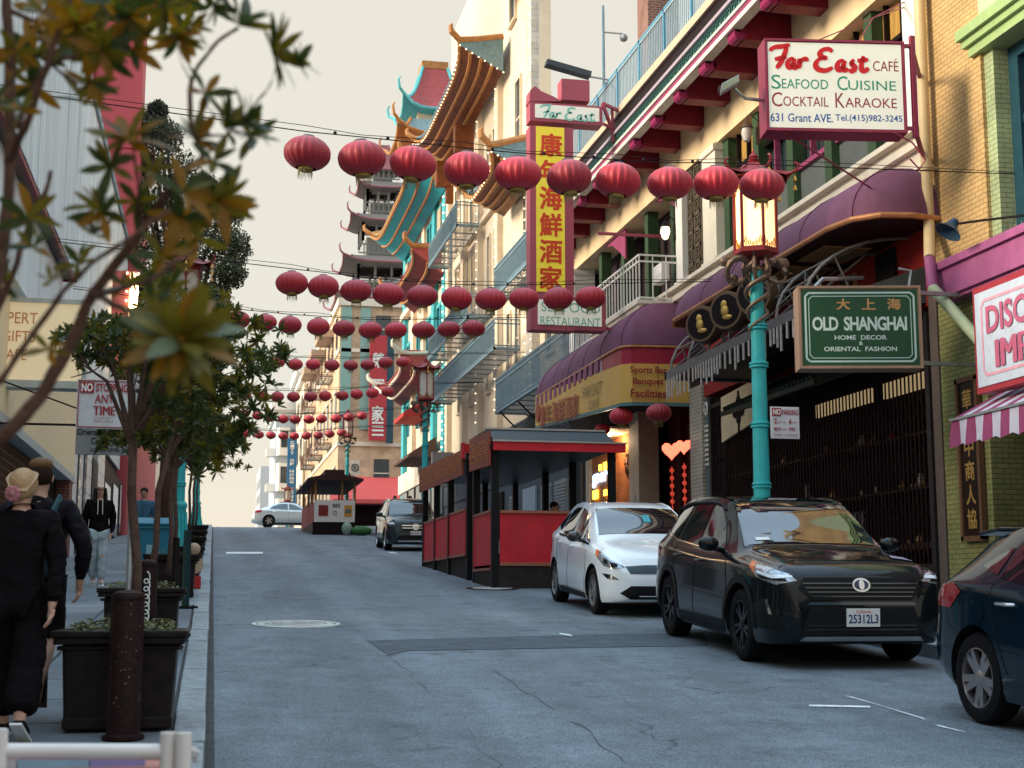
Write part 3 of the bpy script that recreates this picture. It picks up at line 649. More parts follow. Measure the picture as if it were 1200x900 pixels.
gx = MB(); y = 20.8
while y < 30.7:
    for z in (1.9, 2.7, 3.5, 4.3, 5.1): gx.bar((11.02, y, z), (11.02, y+.28, z+.42), .014, .01); gx.bar((11.02, y+.28, z), (11.02, y, z+.42), .014, .01)
    y += .28
gx.build('gate_scissor', MATS['gate_brown'], sh, kind='stuff')
MB().box(10.98, 11.3, 20.65, 30.95, 1.2, 2.05).build('stall_riser', mat('riser', (.03, .02, .02), .5), sh)
# white scrolled gate and poster between the two shops
sg = MB().box(11.05, 11.1, 31.0, 31.33, 2.0, 6.0); sg.build('side_panel', mat('blue_poster', (.14, .20, .25), .6), sh)
lv = MB()
for k in range(9): lv.box(11.0, 11.06, 31.0, 31.33, 4.5+k*.11, 4.56+k*.11)
lv.tube([(11.0, 31.17+.14*math.cos(t*.6)*(1-t/14), 5.75+.22*math.sin(t*.6)*(1-t/14)) for t in range(14)], .03, 5); lv.build('louvre', creamw, sh)
# grey awning box over the shop, red wall lamp vent
MB().prism([(11.0, 20.65, 6.75), (9.9, 20.65, 6.35), (9.9, 20.65, 6.15), (11.0, 20.65, 6.15)], (0, 4.4, 0)).build('grey_hood', mat('slate_canvas', (.07, .085, .085), .7, var=.15), sh)
vt = MB().box(10.94, 11.0, 23.1, 23.7, 6.62, 7.2); vo = vt.build('vent', orange_trim, sh)
vv = MB()
for i in range(2):
    for j in range(5): vv.box(10.92, 10.945, 23.16+i*.27, 23.37+i*.27, 6.66+j*.105, 6.74+j*.105)
vv.build('vent_slot', blackp, vo)
MB().box(10.95, 11.0, 21.6, 22.3, 6.3, 7.3).build('wall_recess', blackp, sh)
# ================================================================ the yellow-green brick building at the right edge
yb = thing('brick_shop_building', 'yellow and green painted brick building with magenta beam and drainpipe', 'building', (11, 12, 1.0))
yg = brick_mat('yellow_green_brick', (.27, .27, .10), (.22, .23, .09), (.13, .12, .05))
yy = brick_mat('ochre_brick', (.56, .36, .15), (.50, .33, .14), (.30, .19, .09))
pg = brick_mat('pale_green_brick', (.36, .42, .22), (.33, .40, .22), (.2, .24, .13))
mag2 = mat('orchid_paint', (.33, .09, .22), .55, var=.15, scale=3, dirt=.3)
MB().box(12.2, 24, 4, 20.3, .3, 14).build('wall', MATS['inner_wall'], yb)
MB().box(11.0, 12.2, 18.95, 20.3, 1.0, 6.05).build('corner_pier', yg, yb)
MB().box(11.0, 12.2, 4, 18.95, 4.7, 6.05).build('brick_wall', yg, yb)
MB().box(11.0, 12.2, 18.7, 20.3, 6.5, 14).build('upper_pier', yy, yb)
MB().box(11.06, 12.2, 18.45, 18.7, 6.5, 9.55).build('green_pilaster', pg, yb)
gt_ = mat('green_trim', (.30, .42, .18), .5, var=.1)
MB().box(10.92, 12.2, 12.0, 18.9, 9.55, 9.7).box(10.85, 12.2, 12.0, 18.97, 9.7, 9.82).box(10.78, 12.2, 12.0, 19.02, 9.82, 9.98).build('window_head', gt_, yb)
MB().box(11.0, 12.2, 12.0, 18.7, 9.98, 14).build('upper_wall', mat('pale_green_wall', (.38, .46, .30), .7, var=.1), yb)
wfr = mat('dark_teal_frame', (.012, .05, .07), .4)
wq = MB().box(11.42, 11.46, 12.5, 18.2, 6.9, 9.45).build('window', glass, yb)
MB().box(11.3, 11.5, 18.2, 18.45, 6.5, 9.55).box(11.3, 11.5, 12.4, 18.2, 9.35, 9.55).box(11.34, 11.5, 12.4, 18.2, 8.35, 8.47).box(11.34, 11.5, 12.4, 18.2, 6.6, 6.85).box(11.36, 11.5, 16.9, 17.05, 6.6, 9.5).box(11.36, 11.48, 17.95, 18.06, 6.8, 8.4).build('window_frame', wfr, wq)
MB().box(11.47, 11.5, 17.2, 17.9, 8.5, 9.3).build('blind', mat('pale_blind2', (.35, .34, .30), .7), wq)
sp = MB()
for i in range(50): sp.cyl((11.1+.06*(i % 3), 18.4-.05*i, 6.62), (11.07+.06*(i % 3), 18.4-.05*i, 6.82), .004, .001, 3)
sp.build('pigeon_spike', steel, yb, kind='stuff')
MB().box(10.72, 12.2, 4, 19.9, 6.02, 6.5).box(10.66, 12.2, 4, 19.95, 6.44, 6.56).box(10.78, 12.2, 4, 19.85, 5.96, 6.04).build('beam', mag2, yb)
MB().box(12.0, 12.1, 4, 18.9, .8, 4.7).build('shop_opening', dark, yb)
MB().box(11.0, 11.3, 17.0, 17.2, .8, 4.6).build('door_post', MATS['dark_wood'], yb)
# striped awning: each stripe its own panel of cloth
sa = thing('striped_awning', 'magenta and white striped canvas awning below the big white sign', 'awning', (9.8, 18, 4))
sw, sm_ = mat('awning_white', (.42, .42, .54), .8, var=.08), mat('awning_magenta', (.21, .04, .11), .8, var=.12)
y = 17.85; k = 0
while y > 10.5:
    y2 = y - .21; m_ = (sm_, sw)[k % 2]; m = MB()
    m.add([(9.8, y, 3.92), (9.8, y2, 3.92), (11.0, y2, 4.55), (11.0, y, 4.55)], [(0, 1, 2, 3)])
    n = 5; vs = []
    for i in range(n+1):
        yi = y + (y2-y)*i/n; wv = .02*math.sin(yi*14)
        vs += [(9.8, yi, 3.9), (9.79+wv, yi, 3.72), (9.78+wv*1.6, yi, 3.58 - .05*abs(math.sin(yi*7.5)))]
    m.add(vs, [(3*i+j, 3*i+3+j, 3*i+4+j, 3*i+1+j) for i in range(n) for j in range(2)])
    if k == 0: m.add([(9.8, y, 3.92), (11, y, 4.55), (11, y, 4.2), (9.79, y, 3.57)], [(0, 1, 2, 3)])
    m.build('cloth_stripe', m_, sa); y = y2; k += 1
MB().bar((9.79, 17.86, 3.91), (9.79, 10.5, 3.91), .035, .035).build('front_bar', steel, sa)
# plaque with gilt characters
pq = thing('vertical_plaque', 'tall narrow dark wooden plaque with gilt Chinese characters on the green pier', 'plaque', (10.95, 19.4, 2.4))
MB().box(10.93, 11.0, 19.15, 19.68, 2.4, 4.72).build('board', mat('plaque_black', (.02, .012, .01), .35), pq)
MB().box(10.9, 10.98, 19.1, 19.17, 2.36, 4.76).box(10.9, 10.98, 19.66, 19.73, 2.36, 4.76).box(10.9, 10.98, 19.1, 19.73, 4.7, 4.78).box(10.9, 10.98, 19.1, 19.73, 2.34, 2.42).build('frame', mat('carved_brown', (.14, .065, .03), .5, var=.4, scale=30, bump=.8, bscale=60), pq)
tm = MB()
for i, ch in enumerate('華山中商人協'): ctext(tm, ch, (10.925, 19.56, 4.30-i*.355), (0, -1, 0), ZU, .27, .29, .012)
tm.build('lettering', gold, pq)
# discount sign
dsn = thing('shop_sign', 'white sign with big maroon letters above the striped awning', 'sign', (10.0, 16, 4.3))
MB().box(10.0, 10.22, 12.2, 17.5, 4.22, 5.66).build('frame', mat('dark_red_frame', (.30, .03, .045), .45), dsn)
MB().box(9.985, 10.0, 12.28, 17.43, 4.3, 5.57).build('sign_face', mat('cool_white_face', (.46, .52, .62), .35), dsn)
b_ = MB()
for (z0, z1) in ((4.42, 4.46), (5.42, 5.46)): b_.box(9.978, 9.986, 12.5, 17.2, z0, z1)
b_.box(9.978, 9.986, 17.24, 17.28, 4.5, 5.38).box(9.978, 9.986, 17.2, 17.24, 4.44, 4.5).box(9.978, 9.986, 17.2, 17.24, 5.38, 5.44); b_.build('border_line', mat('pink_line', (.6, .3, .38), .5), dsn)
tm = MB(); text(tm, 'DISCOUNT', (9.97, 17.14, 4.98), (0, -1, 0), ZU, 2.35, .37, bold=.028); [text(tm, 'IMPORTS', (9.97-.001*q, 16.95-.014*q, 4.5), (0, -1, 0), ZU, 2.1, .37, bold=0) for q in range(5)]; tm.build('lettering', mat('plum_letter', (.42, .10, .18), .5), dsn)
# drainpipe
dp = thing('drainpipe', 'cream drainpipe running down beside the yellow brick, purple and green at its bend', 'pipe', (10.85, 20.2, 5))
yp = mat('yellow_pipe_paint', (.60, .45, .24), .5, var=.08)
def pipe(a, b, m, name='pipe_length', r=.085): MB().cyl(a, b, r, r, 14).build(name, m, dp, smooth=True)
pipe((10.83, 20.15, 14), (10.83, 20.15, 7.35), yp); pipe((10.83, 20.15, 7.35), (10.6, 19.75, 6.65), yp, 'elbow'); pipe((10.6, 19.75, 6.65), (10.55, 19.6, 6.15), mag2)
pipe((10.55, 19.6, 6.15), (10.72, 18.4, 5.0), mat('pale_green_pipe', (.42, .48, .30), .5)); pipe((10.72, 18.4, 5.0), (11.0, 18.0, 4.95), MATS['pale_green_pipe'], 'elbow')
for z in (8.2, 11.3): MB().lathe([(.105, -.04), (.105, .04)], 14, (10.83, 20.15, z)).box(10.83, 11.0, 20.1, 20.2, z-.02, z+.02).build('bracket', yp, dp)
# gooseneck lamp
gl = thing('gooseneck_lamp', 'dark blue wall lamp on a thin arm over the magenta beam', 'lamp', (10.2, 18.6, 6.9))
MB().tube([(10.95, 17.6, 6.78), (10.6, 18.1, 6.82), (10.35, 18.45, 6.84)], .018, 6).build('arm', blackp, gl)
MB().lathe([(.02, .12), (.06, .1), (.09, .0), (.2, -.12), (.19, -.12), (.08, -.01), (0, .05)], 16).xf(Matrix.Translation((10.3, 18.5, 6.82)) @ Matrix.Rotation(R(35), 4, 'Y')).build('shade', mat('navy_enamel', (.02, .05, .09), .3), gl, smooth=True)
# ================================================================ pagoda roofs
def eave(parent, X1, Y0, Y1, z_in, z_out, curl, m_soffit, m_trim, m_tile, X0=11.0, rise=1.5, tip=.7, nm='pagoda_eave', tiles=True, under=.0, thick=.22, bulbs=False, ribs=3):
    """a projecting tiled eave along the street, its two corners swept up"""
    N = 20
    def E(t): return z_out + curl * abs(2*t-1)**5
    def X(t): return X1 - tip*.3 * abs(2*t-1)**6
    def Y(t): return Y0 + (Y1-Y0)*t
    s = MB(); vs = []
    for i in range(N+1):
        t = i/N; vs += [(X0, Y(t), z_in), (X(t), Y(t), E(t))]
    s.add(vs, [(2*i, 2*i+1, 2*i+3, 2*i+2) for i in range(N)])
    o = s.build(nm, m_soffit, parent, smooth='all')
    r_ = MB()
    for k in range(1, ribs+1):
        f = k/(ribs+1); r_.tube([Vector((X0+(X(i/N)-X0)*f, Y(i/N), z_in+(E(i/N)-z_in)*f-.03)) for i in range(N+1)], .07, 6)
    r_.build('soffit_rib', m_trim, o)
    tr = MB()
    tr.tube([Vector((X(i/N), Y(i/N), E(i/N)+.06)) for i in range(N+1)], .09, 8)
    tr.build('eave_trim', m_trim, o, smooth=True)
    # top surface, fascia, tile rolls
    s = MB(); vs = []
    for i in range(N+1):
        t = i/N; e = E(t)+thick
        for j in range(6):
            f = j/5; vs.append((X(t)+(X0-X(t))*f, Y(t), e+(z_in+rise-e)*f**1.6))
    s.add(vs, [(6*i+j, 6*i+j+1, 6*i+j+7, 6*i+j+6) for i in range(N) for j in range(5)])
    s.build('roof_slope', m_tile, o)
    if tiles:
        n = int((Y1-Y0)/.42); tl = MB()
        for k in range(n+1):
            t = k/n; e = E(t)+thick; tl.tube([Vector((X(t)-.05+(X0-X(t))*f, Y(t), e+.04+(z_in+rise-e)*f**1.6)) for f in (0, .33, .66, 1)], .09, 6)
        tl.build('tile_roll', m_tile, o)
    for t, sg_ in ((0, -1), (1, 1)):      # the swept-up hip at each end, closing the gable
        g = MB(); e = E(t)
        g.prism([(X0, Y(t), z_in), (X(t), Y(t), e), (X(t), Y(t), e+thick), (X0, Y(t), z_in+rise)], (0, .06*sg_, 0)); g.build('gable', m_tile, o)
        h = MB(); h.tube([Vector((X0, Y(t), z_in+rise)), Vector((X0+(X(t)-X0)*.6, Y(t), z_in+(rise)*.5+(e+thick-z_in)*.45)), Vector((X(t), Y(t), e+thick)), Vector((X(t)-tip*.45, Y(t)+sg_*.15, e+thick+tip*.35)), Vector((X(t)-tip*.5, Y(t)+sg_*.2, e+thick+tip*.6)), Vector((X(t)-tip*.42, Y(t)+sg_*.2, e+thick+tip*.72))], [.14, .14, .15, .13, .09, .05], 8)
        h.build('hip_ridge', m_trim, o, smooth=True)
    if bulbs:
        b = MB(); n = int((Y1-Y0)/.4)
        for k in range(n+1): t = k/n; b.blob((X(t)-.1, Y(t), E(t)-.06), .032, n=5, m=4)
        for k in range(8): f = k/7; b.blob((X0+(X(0)-X0)*f, Y0-.1, z_in+(E(0)-z_in)*f-.05), .032, n=5, m=4)
        b.build('bulb_string', bulbm, o, kind='stuff')
    return o
def roof4(parent, cx, cy, hx, hy, z0, h, top, m_roof, m_trim, curl=.5, nm='roof_tier', m_under=None):
    """a four-sided roof with concave slopes and upturned corners; top = size of the upper opening as a share"""
    s = MB(); J = 6; per = []
    for c_ in range(4):
        for k in range(8): per.append((c_, k/8))
    def edge(c_, u):
        a = [(-1, -1), (1, -1), (1, 1), (-1, 1)]; p, q = a[c_], a[(c_+1) % 4]; return p[0]+(q[0]-p[0])*u, p[1]+(q[1]-p[1])*u
    vs = []
    for j in range(J+1):
        f = j/J; sc = 1-(1-top)*f
        for c_, u in per:
            ex, ey = edge(c_, u); cr = abs(2*u-1)**4
            vs.append((cx+ex*hx*sc*(1+.05*cr*(1-f)), cy+ey*hy*sc*(1+.05*cr*(1-f)), z0+h*f**1.7+curl*cr*(1-f)**2))
    n = len(per); s.add(vs, [(j*n+k, j*n+(k+1) % n, (j+1)*n+(k+1) % n, (j+1)*n+k) for j in range(J) for k in range(n)] + [tuple(range(J*n, J*n+n))])
    o = s.build(nm, m_roof, parent)
    us = MB(); us.add([vs[k] for k in range(n)] + [(cx+edge(*p)[0]*hx*.55, cy+edge(*p)[1]*hy*.55, z0-.15) for p in per], [(k, n+k, n+(k+1) % n, (k+1) % n) for k in range(n)]); us.build('soffit', m_under or m_trim, o)
    t = MB()
    t.tube([Vector(vs[k])+Vector((0, 0, .02)) for k in range(n)], .08, 5, closed=True)
    for c_ in range(4):
        k = c_*8; d = Vector((*edge(c_, 0), 0)).normalized()
        P = [Vector(vs[j*n+k]) for j in range(J, -1, -1)]; e = P[-1]; P += [e+d*.35+Vector((0, 0, .2)), e+d*.45+Vector((0, 0, .6)), e+d*.3+Vector((0, 0, .8))]
        t.tube(P, [.09]*(J+1)+[.08, .06, .04], 6)
    t.build('ridge', m_trim, o)
    return o
def bulbs(pts, parent, r=.05, step=.42, name='bulb_string'):
    b = MB()
    for a, c_ in pts:
        a, c_ = Vector(a), Vector(c_); n = max(1, int((c_-a).length/step))
        for i in range(n+1): b.blob(a.lerp(c_, i/n), r, n=5, m=4)
    return b.build(name, bulbm, parent, kind='stuff')
def firescape(parent, x0, x1, y0, y1, z, h, m, step=.16, nm='balcony', ladder=False):
    o = MB().box(x0, x0+.08, y0, y1, z-.1, z).box(x0, x1, y0, y0+.08, z-.1, z).box(x0, x1, y1-.08, y1, z-.1, z).build(nm, m, parent)
    f = MB(); n = int((x1-x0)/.09)
    for i in range(n): f.box(x0+.09+i*.09, x0+.12+i*.09, y0+.08, y1-.08, z-.06, z-.03)
    for i in range(int((y1-y0)/1.2)+1): f.box(x0+.08, x1, y0+i*1.2+.08, y0+i*1.2+.14, z-.1, z-.06)
    f.build('floor_grate', mat('pale_grate', (.22, .26, .28), .5, .4), o)
    r_ = MB(); railing(r_, [(x1, y0+.03), (x0+.03, y0+.03), (x0+.03, y1-.03), (x1, y1-.03)], z, h, step, .012, .022, extra=(z+h*.85,)); r_.build('balcony_rail', m, o)
    if ladder:
        l_ = MB()
        for yy_ in (y0+1.2, y0+1.6): l_.box(x0-.02, x0+.02, yy_-.02, yy_+.02, z-4, z+h)
        for k in range(14): l_.box(x0-.015, x0+.015, y0+1.2, y0+1.6, z-3.9+k*.33, z-3.87+k*.33)
        l_.build('ladder', m, o)
    return o
# ================================================================ tall cream building with bulbs, copper-coloured eaves
pc = mat('pale_stucco', (.74, .62, .47), .8, var=.08, scale=1.2, bump=.2, dirt=.25)
cb_ = thing('cream_pagoda_building', 'tall cream building outlined with light bulbs under copper coloured pagoda eaves', 'building', (11, 44, 3))
MB().box(11.3, 26, 44.02, 49.6, 8.0, 17.6).build('wall', pc, cb_)
MB().box(11.3, 11.75, 49.6, 69.8, 8.0, 30).box(11.75, 26, 49.6, 69.8, 8.0, 17.5).build('tall_wall', pc, cb_)
MB().box(11.0, 11.3, 49.6, 50.6, 8.0, 30).build('corner_pilaster', brick_mat('pale_brick', (.60, .55, .48), (.55, .50, .43), (.35, .33, .3), .4, .22), cb_)
for y in (56.3, 60.7, 64.6, 69.0): MB().box(11.05, 11.3, y, y+.7, 8.0, 23.0 if y < 69 else 22).build('pilaster', pc, cb_)
bulbs([((10.95, 49.65, 9), (10.95, 49.65, 30)), ((10.95, 50.6, 9), (10.95, 50.6, 22.9)), ((11.0, 56.6, 9), (11.0, 56.6, 22.9)), ((11.0, 60.9, 9), (11.0, 60.9, 22.5)), ((11, 69.3, 9), (11, 69.3, 21)), ((10.9, 65, 12), (10.9, 65, 20))], cb_, r=.032)
wins = [(50.9, 52.0, 12.7, 16.9), (52.6, 53.5, 18.6, 21.6)] + [(57.4+.0, 57.9, 14.4, 16.8), (58.9, 59.4, 14.4, 16.8)] + [(y, y+.5, 14.4, 17.1) for y in (61.6, 62.8, 64.0, 65.9, 67.2)] + [(y, y+.5, 18.4, 21.2) for y in (57.6, 59, 61.8, 63.2, 66, 67.4)] + [(y, y+.55, 10.2, 12.6) for y in (53.0, 54.6, 57.4, 59.0, 61.8, 63.2, 66.2)] + [(45.2, 46.2, 10, 12), (47.4, 48.4, 10, 12), (45.2, 46.2, 13.9, 16), (53.6, 54.6, 24.5, 28)]
for (a, b, z0, z1) in wins:
    w_ = MB().box(11.285, 11.296, a, b, z0, z1).build('window', glass, cb_)
    MB().box(11.2, 11.32, a-.08, a, z0-.1, z1+.1).box(11.2, 11.32, b, b+.08, z0-.1, z1+.1).box(11.2, 11.32, a, b, z1, z1+.1).box(11.26, 11.3, a, b, (z0+z1)/2-.03, (z0+z1)/2+.03).build('window_frame', pc, w_)
    MB().box(11.14, 11.33, a-.14, b+.14, z0-.18, z0-.1).build('sill', pc, w_)
MB().box(11.26, 11.284, 51.0, 51.35, 12.8, 16.8).build('blue_shutter', mat('sky_blue_paint', (.16, .42, .55), .6), cb_)
for z in (13.3, 17.7): MB().box(11.1, 11.3, 50.7, 56.2, z, z+.22).box(11.1, 11.3, 56.95, 60.6, z, z+.22).box(11.1, 11.3, 61.45, 64.5, z, z+.22).build('string_course', pc, cb_)
eave(cb_, 9.45, 54.9, 67.9, 22.6, 23.1, .5, copper_soffit, orange_trim, tile_blue, rise=1.5, bulbs=True, tip=.8)
eave(cb_, 9.6, 48.9, 54.6, 16.5, 16.8, .5, copper_soffit, orange_trim, tile_blue, rise=1.5, bulbs=True, tip=.8)
eave(cb_, 9.3, 49.4, 54.2, 25.4, 25.7, .5, copper_soffit, orange_trim, tile_blue, rise=2.0, bulbs=True, tip=.9)
for k in range(2): MB().box(10.1, 11, 66.9-k*5.5, 67.3-k*5.5, 21.2, 22.5).box(10.6, 11, 66.95-k*5.5, 67.25-k*5.5, 20.4, 21.3).build('eave_bracket', copper_soffit, cb_, bevel=.08)
firescape(cb_, 10.0, 11.0, 60.2, 68.6, 17.6, 1.0, bluegrey, ladder=True)
firescape(cb_, 9.95, 11.0, 45.3, 51.4, 12.55, 1.05, bluegrey, step=.12)
firescape(cb_, 10.0, 11.0, 57.4, 68.6, 13.0, .95, bluegrey)
firescape(cb_, 10.0, 11.0, 51.6, 67.2, 10.7, 1.05, bluegrey)
o = firescape(cb_, 9.85, 11.0, 39.6, 50.6, 8.15, 1.15, bluegrey, step=.14)
b_ = MB()
for y in (41, 44, 47, 50): b_.bar((9.95, y, 8.05), (11.0, y, 7.0), .05, .05)
b_.build('brace', blackp, o)
# lower storeys in dark stucco
MB().box(11.05, 11.6, 44.02, 60.5, 5.9, 7.98).build('fascia', mat('slatted_dark', (.07, .085, .10), .7, var=.2), cb_)
s_ = MB()
for k in range(18): s_.box(11.02, 11.05, 44.2, 55.0, 6.0+k*.11, 6.05+k*.11)
s_.build('fascia_slat', MATS['slatted_dark'], cb_, kind='stuff')
MB().box(11.1, 26, 44.02, 70, 2.5, 5.9).box(11.05, 11.6, 60.5, 69.8, 5.9, 7.98).build('dark_base', greystucco, cb_)
MB().box(11.02, 11.08, 56.2, 60.2, 7.3, 7.9).build('white_panel', creamw, cb_)
s_ = MB()
for i in range(12):
    for j in range(4): s_.box(11.0, 11.03, 56.3+i*.32, 56.48+i*.32, 7.34+j*.14, 7.42+j*.14)
s_.build('breeze_hole', greystucco, cb_, kind='stuff')
for (a, b) in ((44.6, 46.2), (46.6, 48.2), (52.5, 53.6)):
    s0 = MB().box(11.0, 11.09, a, b, 3.0, 5.3).build('shutter', shut, cb_); s1 = MB()
    for i in range(20): s1.box(10.97, 11.0, a+.05, b-.05, 3.1+i*.108, 3.1+i*.108+.07)
    s1.build('shutter_slat', shut, s0)
MB().box(11.02, 11.09, 49.2, 51.3, 3.1, 5.4).build('door', mat('pale_blue_door', (.30, .38, .45), .6), cb_)
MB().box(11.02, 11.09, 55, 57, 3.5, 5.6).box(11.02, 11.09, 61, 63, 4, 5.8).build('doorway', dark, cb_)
# rooftop shed lamp and corner poles seen above the restaurant
rl = thing('roof_floodlight', 'flat floodlight on a curved pole above the restaurant blade sign', 'floodlight', (10.3, 36, 14))
MB().tube([(10.3, 36, 13.9), (10.3, 36, 15.1), (10.1, 36, 15.35), (9.6, 36, 15.4)], .03, 6).build('pole', steel, rl)
MB().box(8.35, 9.6, 35.85, 36.15, 15.35, 15.5).xf(Matrix.Translation((9.6, 0, 15.4)) @ Matrix.Rotation(R(12), 4, 'Y') @ Matrix.Translation((-9.6, 0, -15.4))).build('lamp_head', mat('dark_grey_metal', (.06, .07, .08), .5, .5), rl)
ap = thing('antenna_pole', 'thin blue grey antenna pole with a small dome camera on the roof', 'antenna', (10.4, 37.5, 14))
MB().cyl((10.4, 37.5, 13.9), (10.4, 37.5, 18.1), .05, .04, 6).build('pole', bluegrey, ap); MB().blob((11.0, 37.5, 17.2), .12).box(10.4, 11, 37.48, 37.52, 17.3, 17.33).build('dome_camera', steel, ap)
# ================================================================ turquoise-trimmed building with pagoda eaves
tb = thing('turquoise_pagoda_building', 'cream building with turquoise pilasters and turquoise pagoda eaves on the corner', 'building', (11, 70, 4.5))
MB().box(11.3, 26, 69.9, 86.5, 7.0, 24.5).build('wall', pc, tb)
for y in (70.0, 73.6, 77.4, 81.6, 85.4): MB().box(11.05, 11.3, y, y+1.0, 7.0, 24.2).build('pilaster', teal_d if y in (70.0, 73.6, 85.4) else pc, tb)
fr_ = mat('carved_frieze', (.45, .36, .26), .7, var=.5, scale=18, bump=.8)
for y in (71.2, 84.0): MB().box(11.0, 11.3, y, y+1.1, 19.0, 21.4).build('carved_relief', fr_, tb)
for z0, z1 in ((11.0, 12.8), (14.2, 16.4), (19.2, 21.6)):
    for y in (71.1, 72.3, 74.9, 76.1, 78.7, 79.9, 82.9, 84.1):
        w_ = MB().box(11.27, 11.29, y, y+.9, z0, z1).build('window', glass, tb)
        MB().box(11.15, 11.3, y-.1, y, z0, z1).box(11.15, 11.3, y+.9, y+1.0, z0, z1).box(11.15, 11.3, y-.1, y+1, z1, z1+.2).build('window_frame', teal_d, w_)
for z in (13.2, 18.2): MB().box(10.9, 11.3, 69.95, 86.5, z, z+.35).build('string_course', pc, tb)
eave(tb, 9.3, 69.5, 86.0, 21.9, 22.5, .8, mat('turquoise_soffit', (.03, .42, .50), .6), orange_trim, mat('gold_tile', (.45, .27, .10), .5, var=.2), rise=2.2, tip=.9, ribs=2)
eave(tb, 9.7, 70.2, 80.5, 17.6, 18.3, .5, mat('dark_red_soffit', (.13, .02, .02), .6), orange_trim, tile_red, rise=1.5, tip=.9, ribs=1)
eave(tb, 9.7, 74.5, 86.3, 13.0, 13.4, .7, mat('dark_red_soffit', (0, 0, 0)), creamw, tile_red, rise=1.3, tip=.9, ribs=1)
tw = roof4(tb, 10.9, 73.5, 1.75, 2.0, 26.7, 2.7, .38, tile_red, mat('turquoise_ridge', (.10, .45, .50), .5), .7)
MB().box(9.9, 12.4, 72.2, 74.8, 24.0, 26.9).build('turret_drum', pc, tb)
MB().box(10.2, 11.6, 72.7, 74.3, 29.35, 29.75).build('turret_cap', orange_trim, tb)
roof4(tb, 11.0, 73.3, 2.2, 2.6, 25.1, 1.0, .7, tile_blue, orange_trim, .6)
bulbs([((10.95, 69.98, 8), (10.95, 69.98, 22))], tb)
MB().box(11.0, 26, 69.9, 86.5, 3.8, 7.0).build('dark_base', greystucco, tb)
for y in (71, 74, 77, 80, 83): MB().box(10.98, 11.05, y, y+2.2, 5.6, 7.6).build('shop_window', glass, tb)
MB().box(10.9, 10.99, 70, 86.4, 7.6, 8.7).build('fascia', creamw, tb)
MB().prism([(11, 72.0, 9.6), (9.6, 72.0, 8.7), (9.6, 72.0, 8.55), (11, 72.0, 8.55)], (0, 6, 0)).build('awning', mat('dark_brown_canvas', (.10, .05, .04), .8), tb)
MB().prism([(11, 75.0, 12.0), (9.7, 75.0, 11.2), (9.7, 75.0, 11.0), (11, 75.0, 11.0)], (0, 4, 0)).build('red_awning', mat('scarlet_canvas', (.45, .03, .03), .7), tb)
MB().box(9.9, 10.9, 66.0, 66.3, 6.6, 8.2).build('square_sign_box', mat('beige_sign_box', (.32, .28, .26), .6), tb)
# ================================================================ beyond the cross street
bb = brick_mat('beige_brick', (.62, .43, .28), (.56, .40, .27), (.40, .31, .23), .5, .2)
fb = thing('beige_brick_building', 'beige brick corner building with red awning and long red banner beyond the crossing', 'building', (9.4, 112, 5))
MB().box(9.4, 26, 112, 152, 4, 24.3).build('wall', bb, fb)
MB().box(9.2, 26.2, 111.8, 152, 24.3, 24.9).box(9.3, 26, 111.9, 152, 13.2, 13.5).box(9.3, 26, 111.9, 152, 20.6, 20.9).build('cornice', creamw, fb)
for x in (12.2, 14.8, 17.5):
    for z in (10.0, 16.0, 21.4):
        w_ = MB().box(x, x+1.2, 111.94, 111.99, z, z+2.2).build('window', glass, fb); MB().box(x-.1, x+1.3, 111.88, 111.96, z-.25, z-.05).box(x, x+1.2, 111.9, 111.95, z+1.05, z+1.13).build('sill', creamw, w_)
for z in (9.0, 15.0, 21.0):
    for y in range(114, 151, 4):
        w_ = MB().box(9.34, 9.39, y, y+1.4, z, z+2.6).build('window', glass, fb); MB().box(9.25, 9.36, y-.15, y+1.55, z-.2, z).box(9.25, 9.36, y-.15, y+1.55, z+2.6, z+2.8).build('sill', creamw, w_)
for x in (9.5, 11.0): MB().box(x, x+.8, 111.9, 111.99, 14.5, 24.2).build('turquoise_panel', mat('faded_turquoise', (.25, .42, .38), .7), fb)
for y in (118, 128, 138): 
    firescape(fb, 8.3, 9.4, y, y+5, 14.0, 1.0, mat('rust_metal', (.20, .12, .09), .6), step=.4); firescape(fb, 8.3, 9.4, y, y+5, 19.6, 1.0, MATS['rust_metal'], step=.4)
    MB().box(8.2, 9.4, y-.3, y+5.2, 22.8, 23.4).build('balcony_roof', mat('tan_trim', (.42, .30, .22), .6), fb)
MB().prism([(8.9, 112, 10.8), (8.9, 109.6, 8.9), (8.9, 109.6, 8.6), (8.9, 112, 8.6)], (9, 0, 0)).build('red_awning', mat('coral_canvas', (.55, .09, .09), .7, var=.08), fb)
MB().box(9.2, 20, 111.7, 111.95, 4.5, 8.6).build('dark_shopfront', dark, fb)
bn = thing('vertical_banner', 'long vertical red banner with white Chinese characters on the beige brick building', 'banner', (12.3, 111, 14))
MB().box(11.7, 13.05, 111.3, 111.5, 13.6, 21.9).build('banner_box', mat('banner_red', (.45, .05, .06), .6, var=.1), bn)
MB().box(13.05, 13.6, 111.3, 111.5, 13.4, 21.9).build('side_panel', mat('navy_panel', (.03, .07, .10), .6), bn)
tm = MB()
for i, ch in enumerate('榮園家'): ctext(tm, ch, (11.9, 111.28, 19.3-i*2.1), XU, ZU, .95, 1.2, .05)
for z in (14.9, 14.6, 14.3, 13.95): tm.box(11.95, 12.85, 111.27, 111.29, z, z+.14)
tm.build('lettering', white_ink, bn)
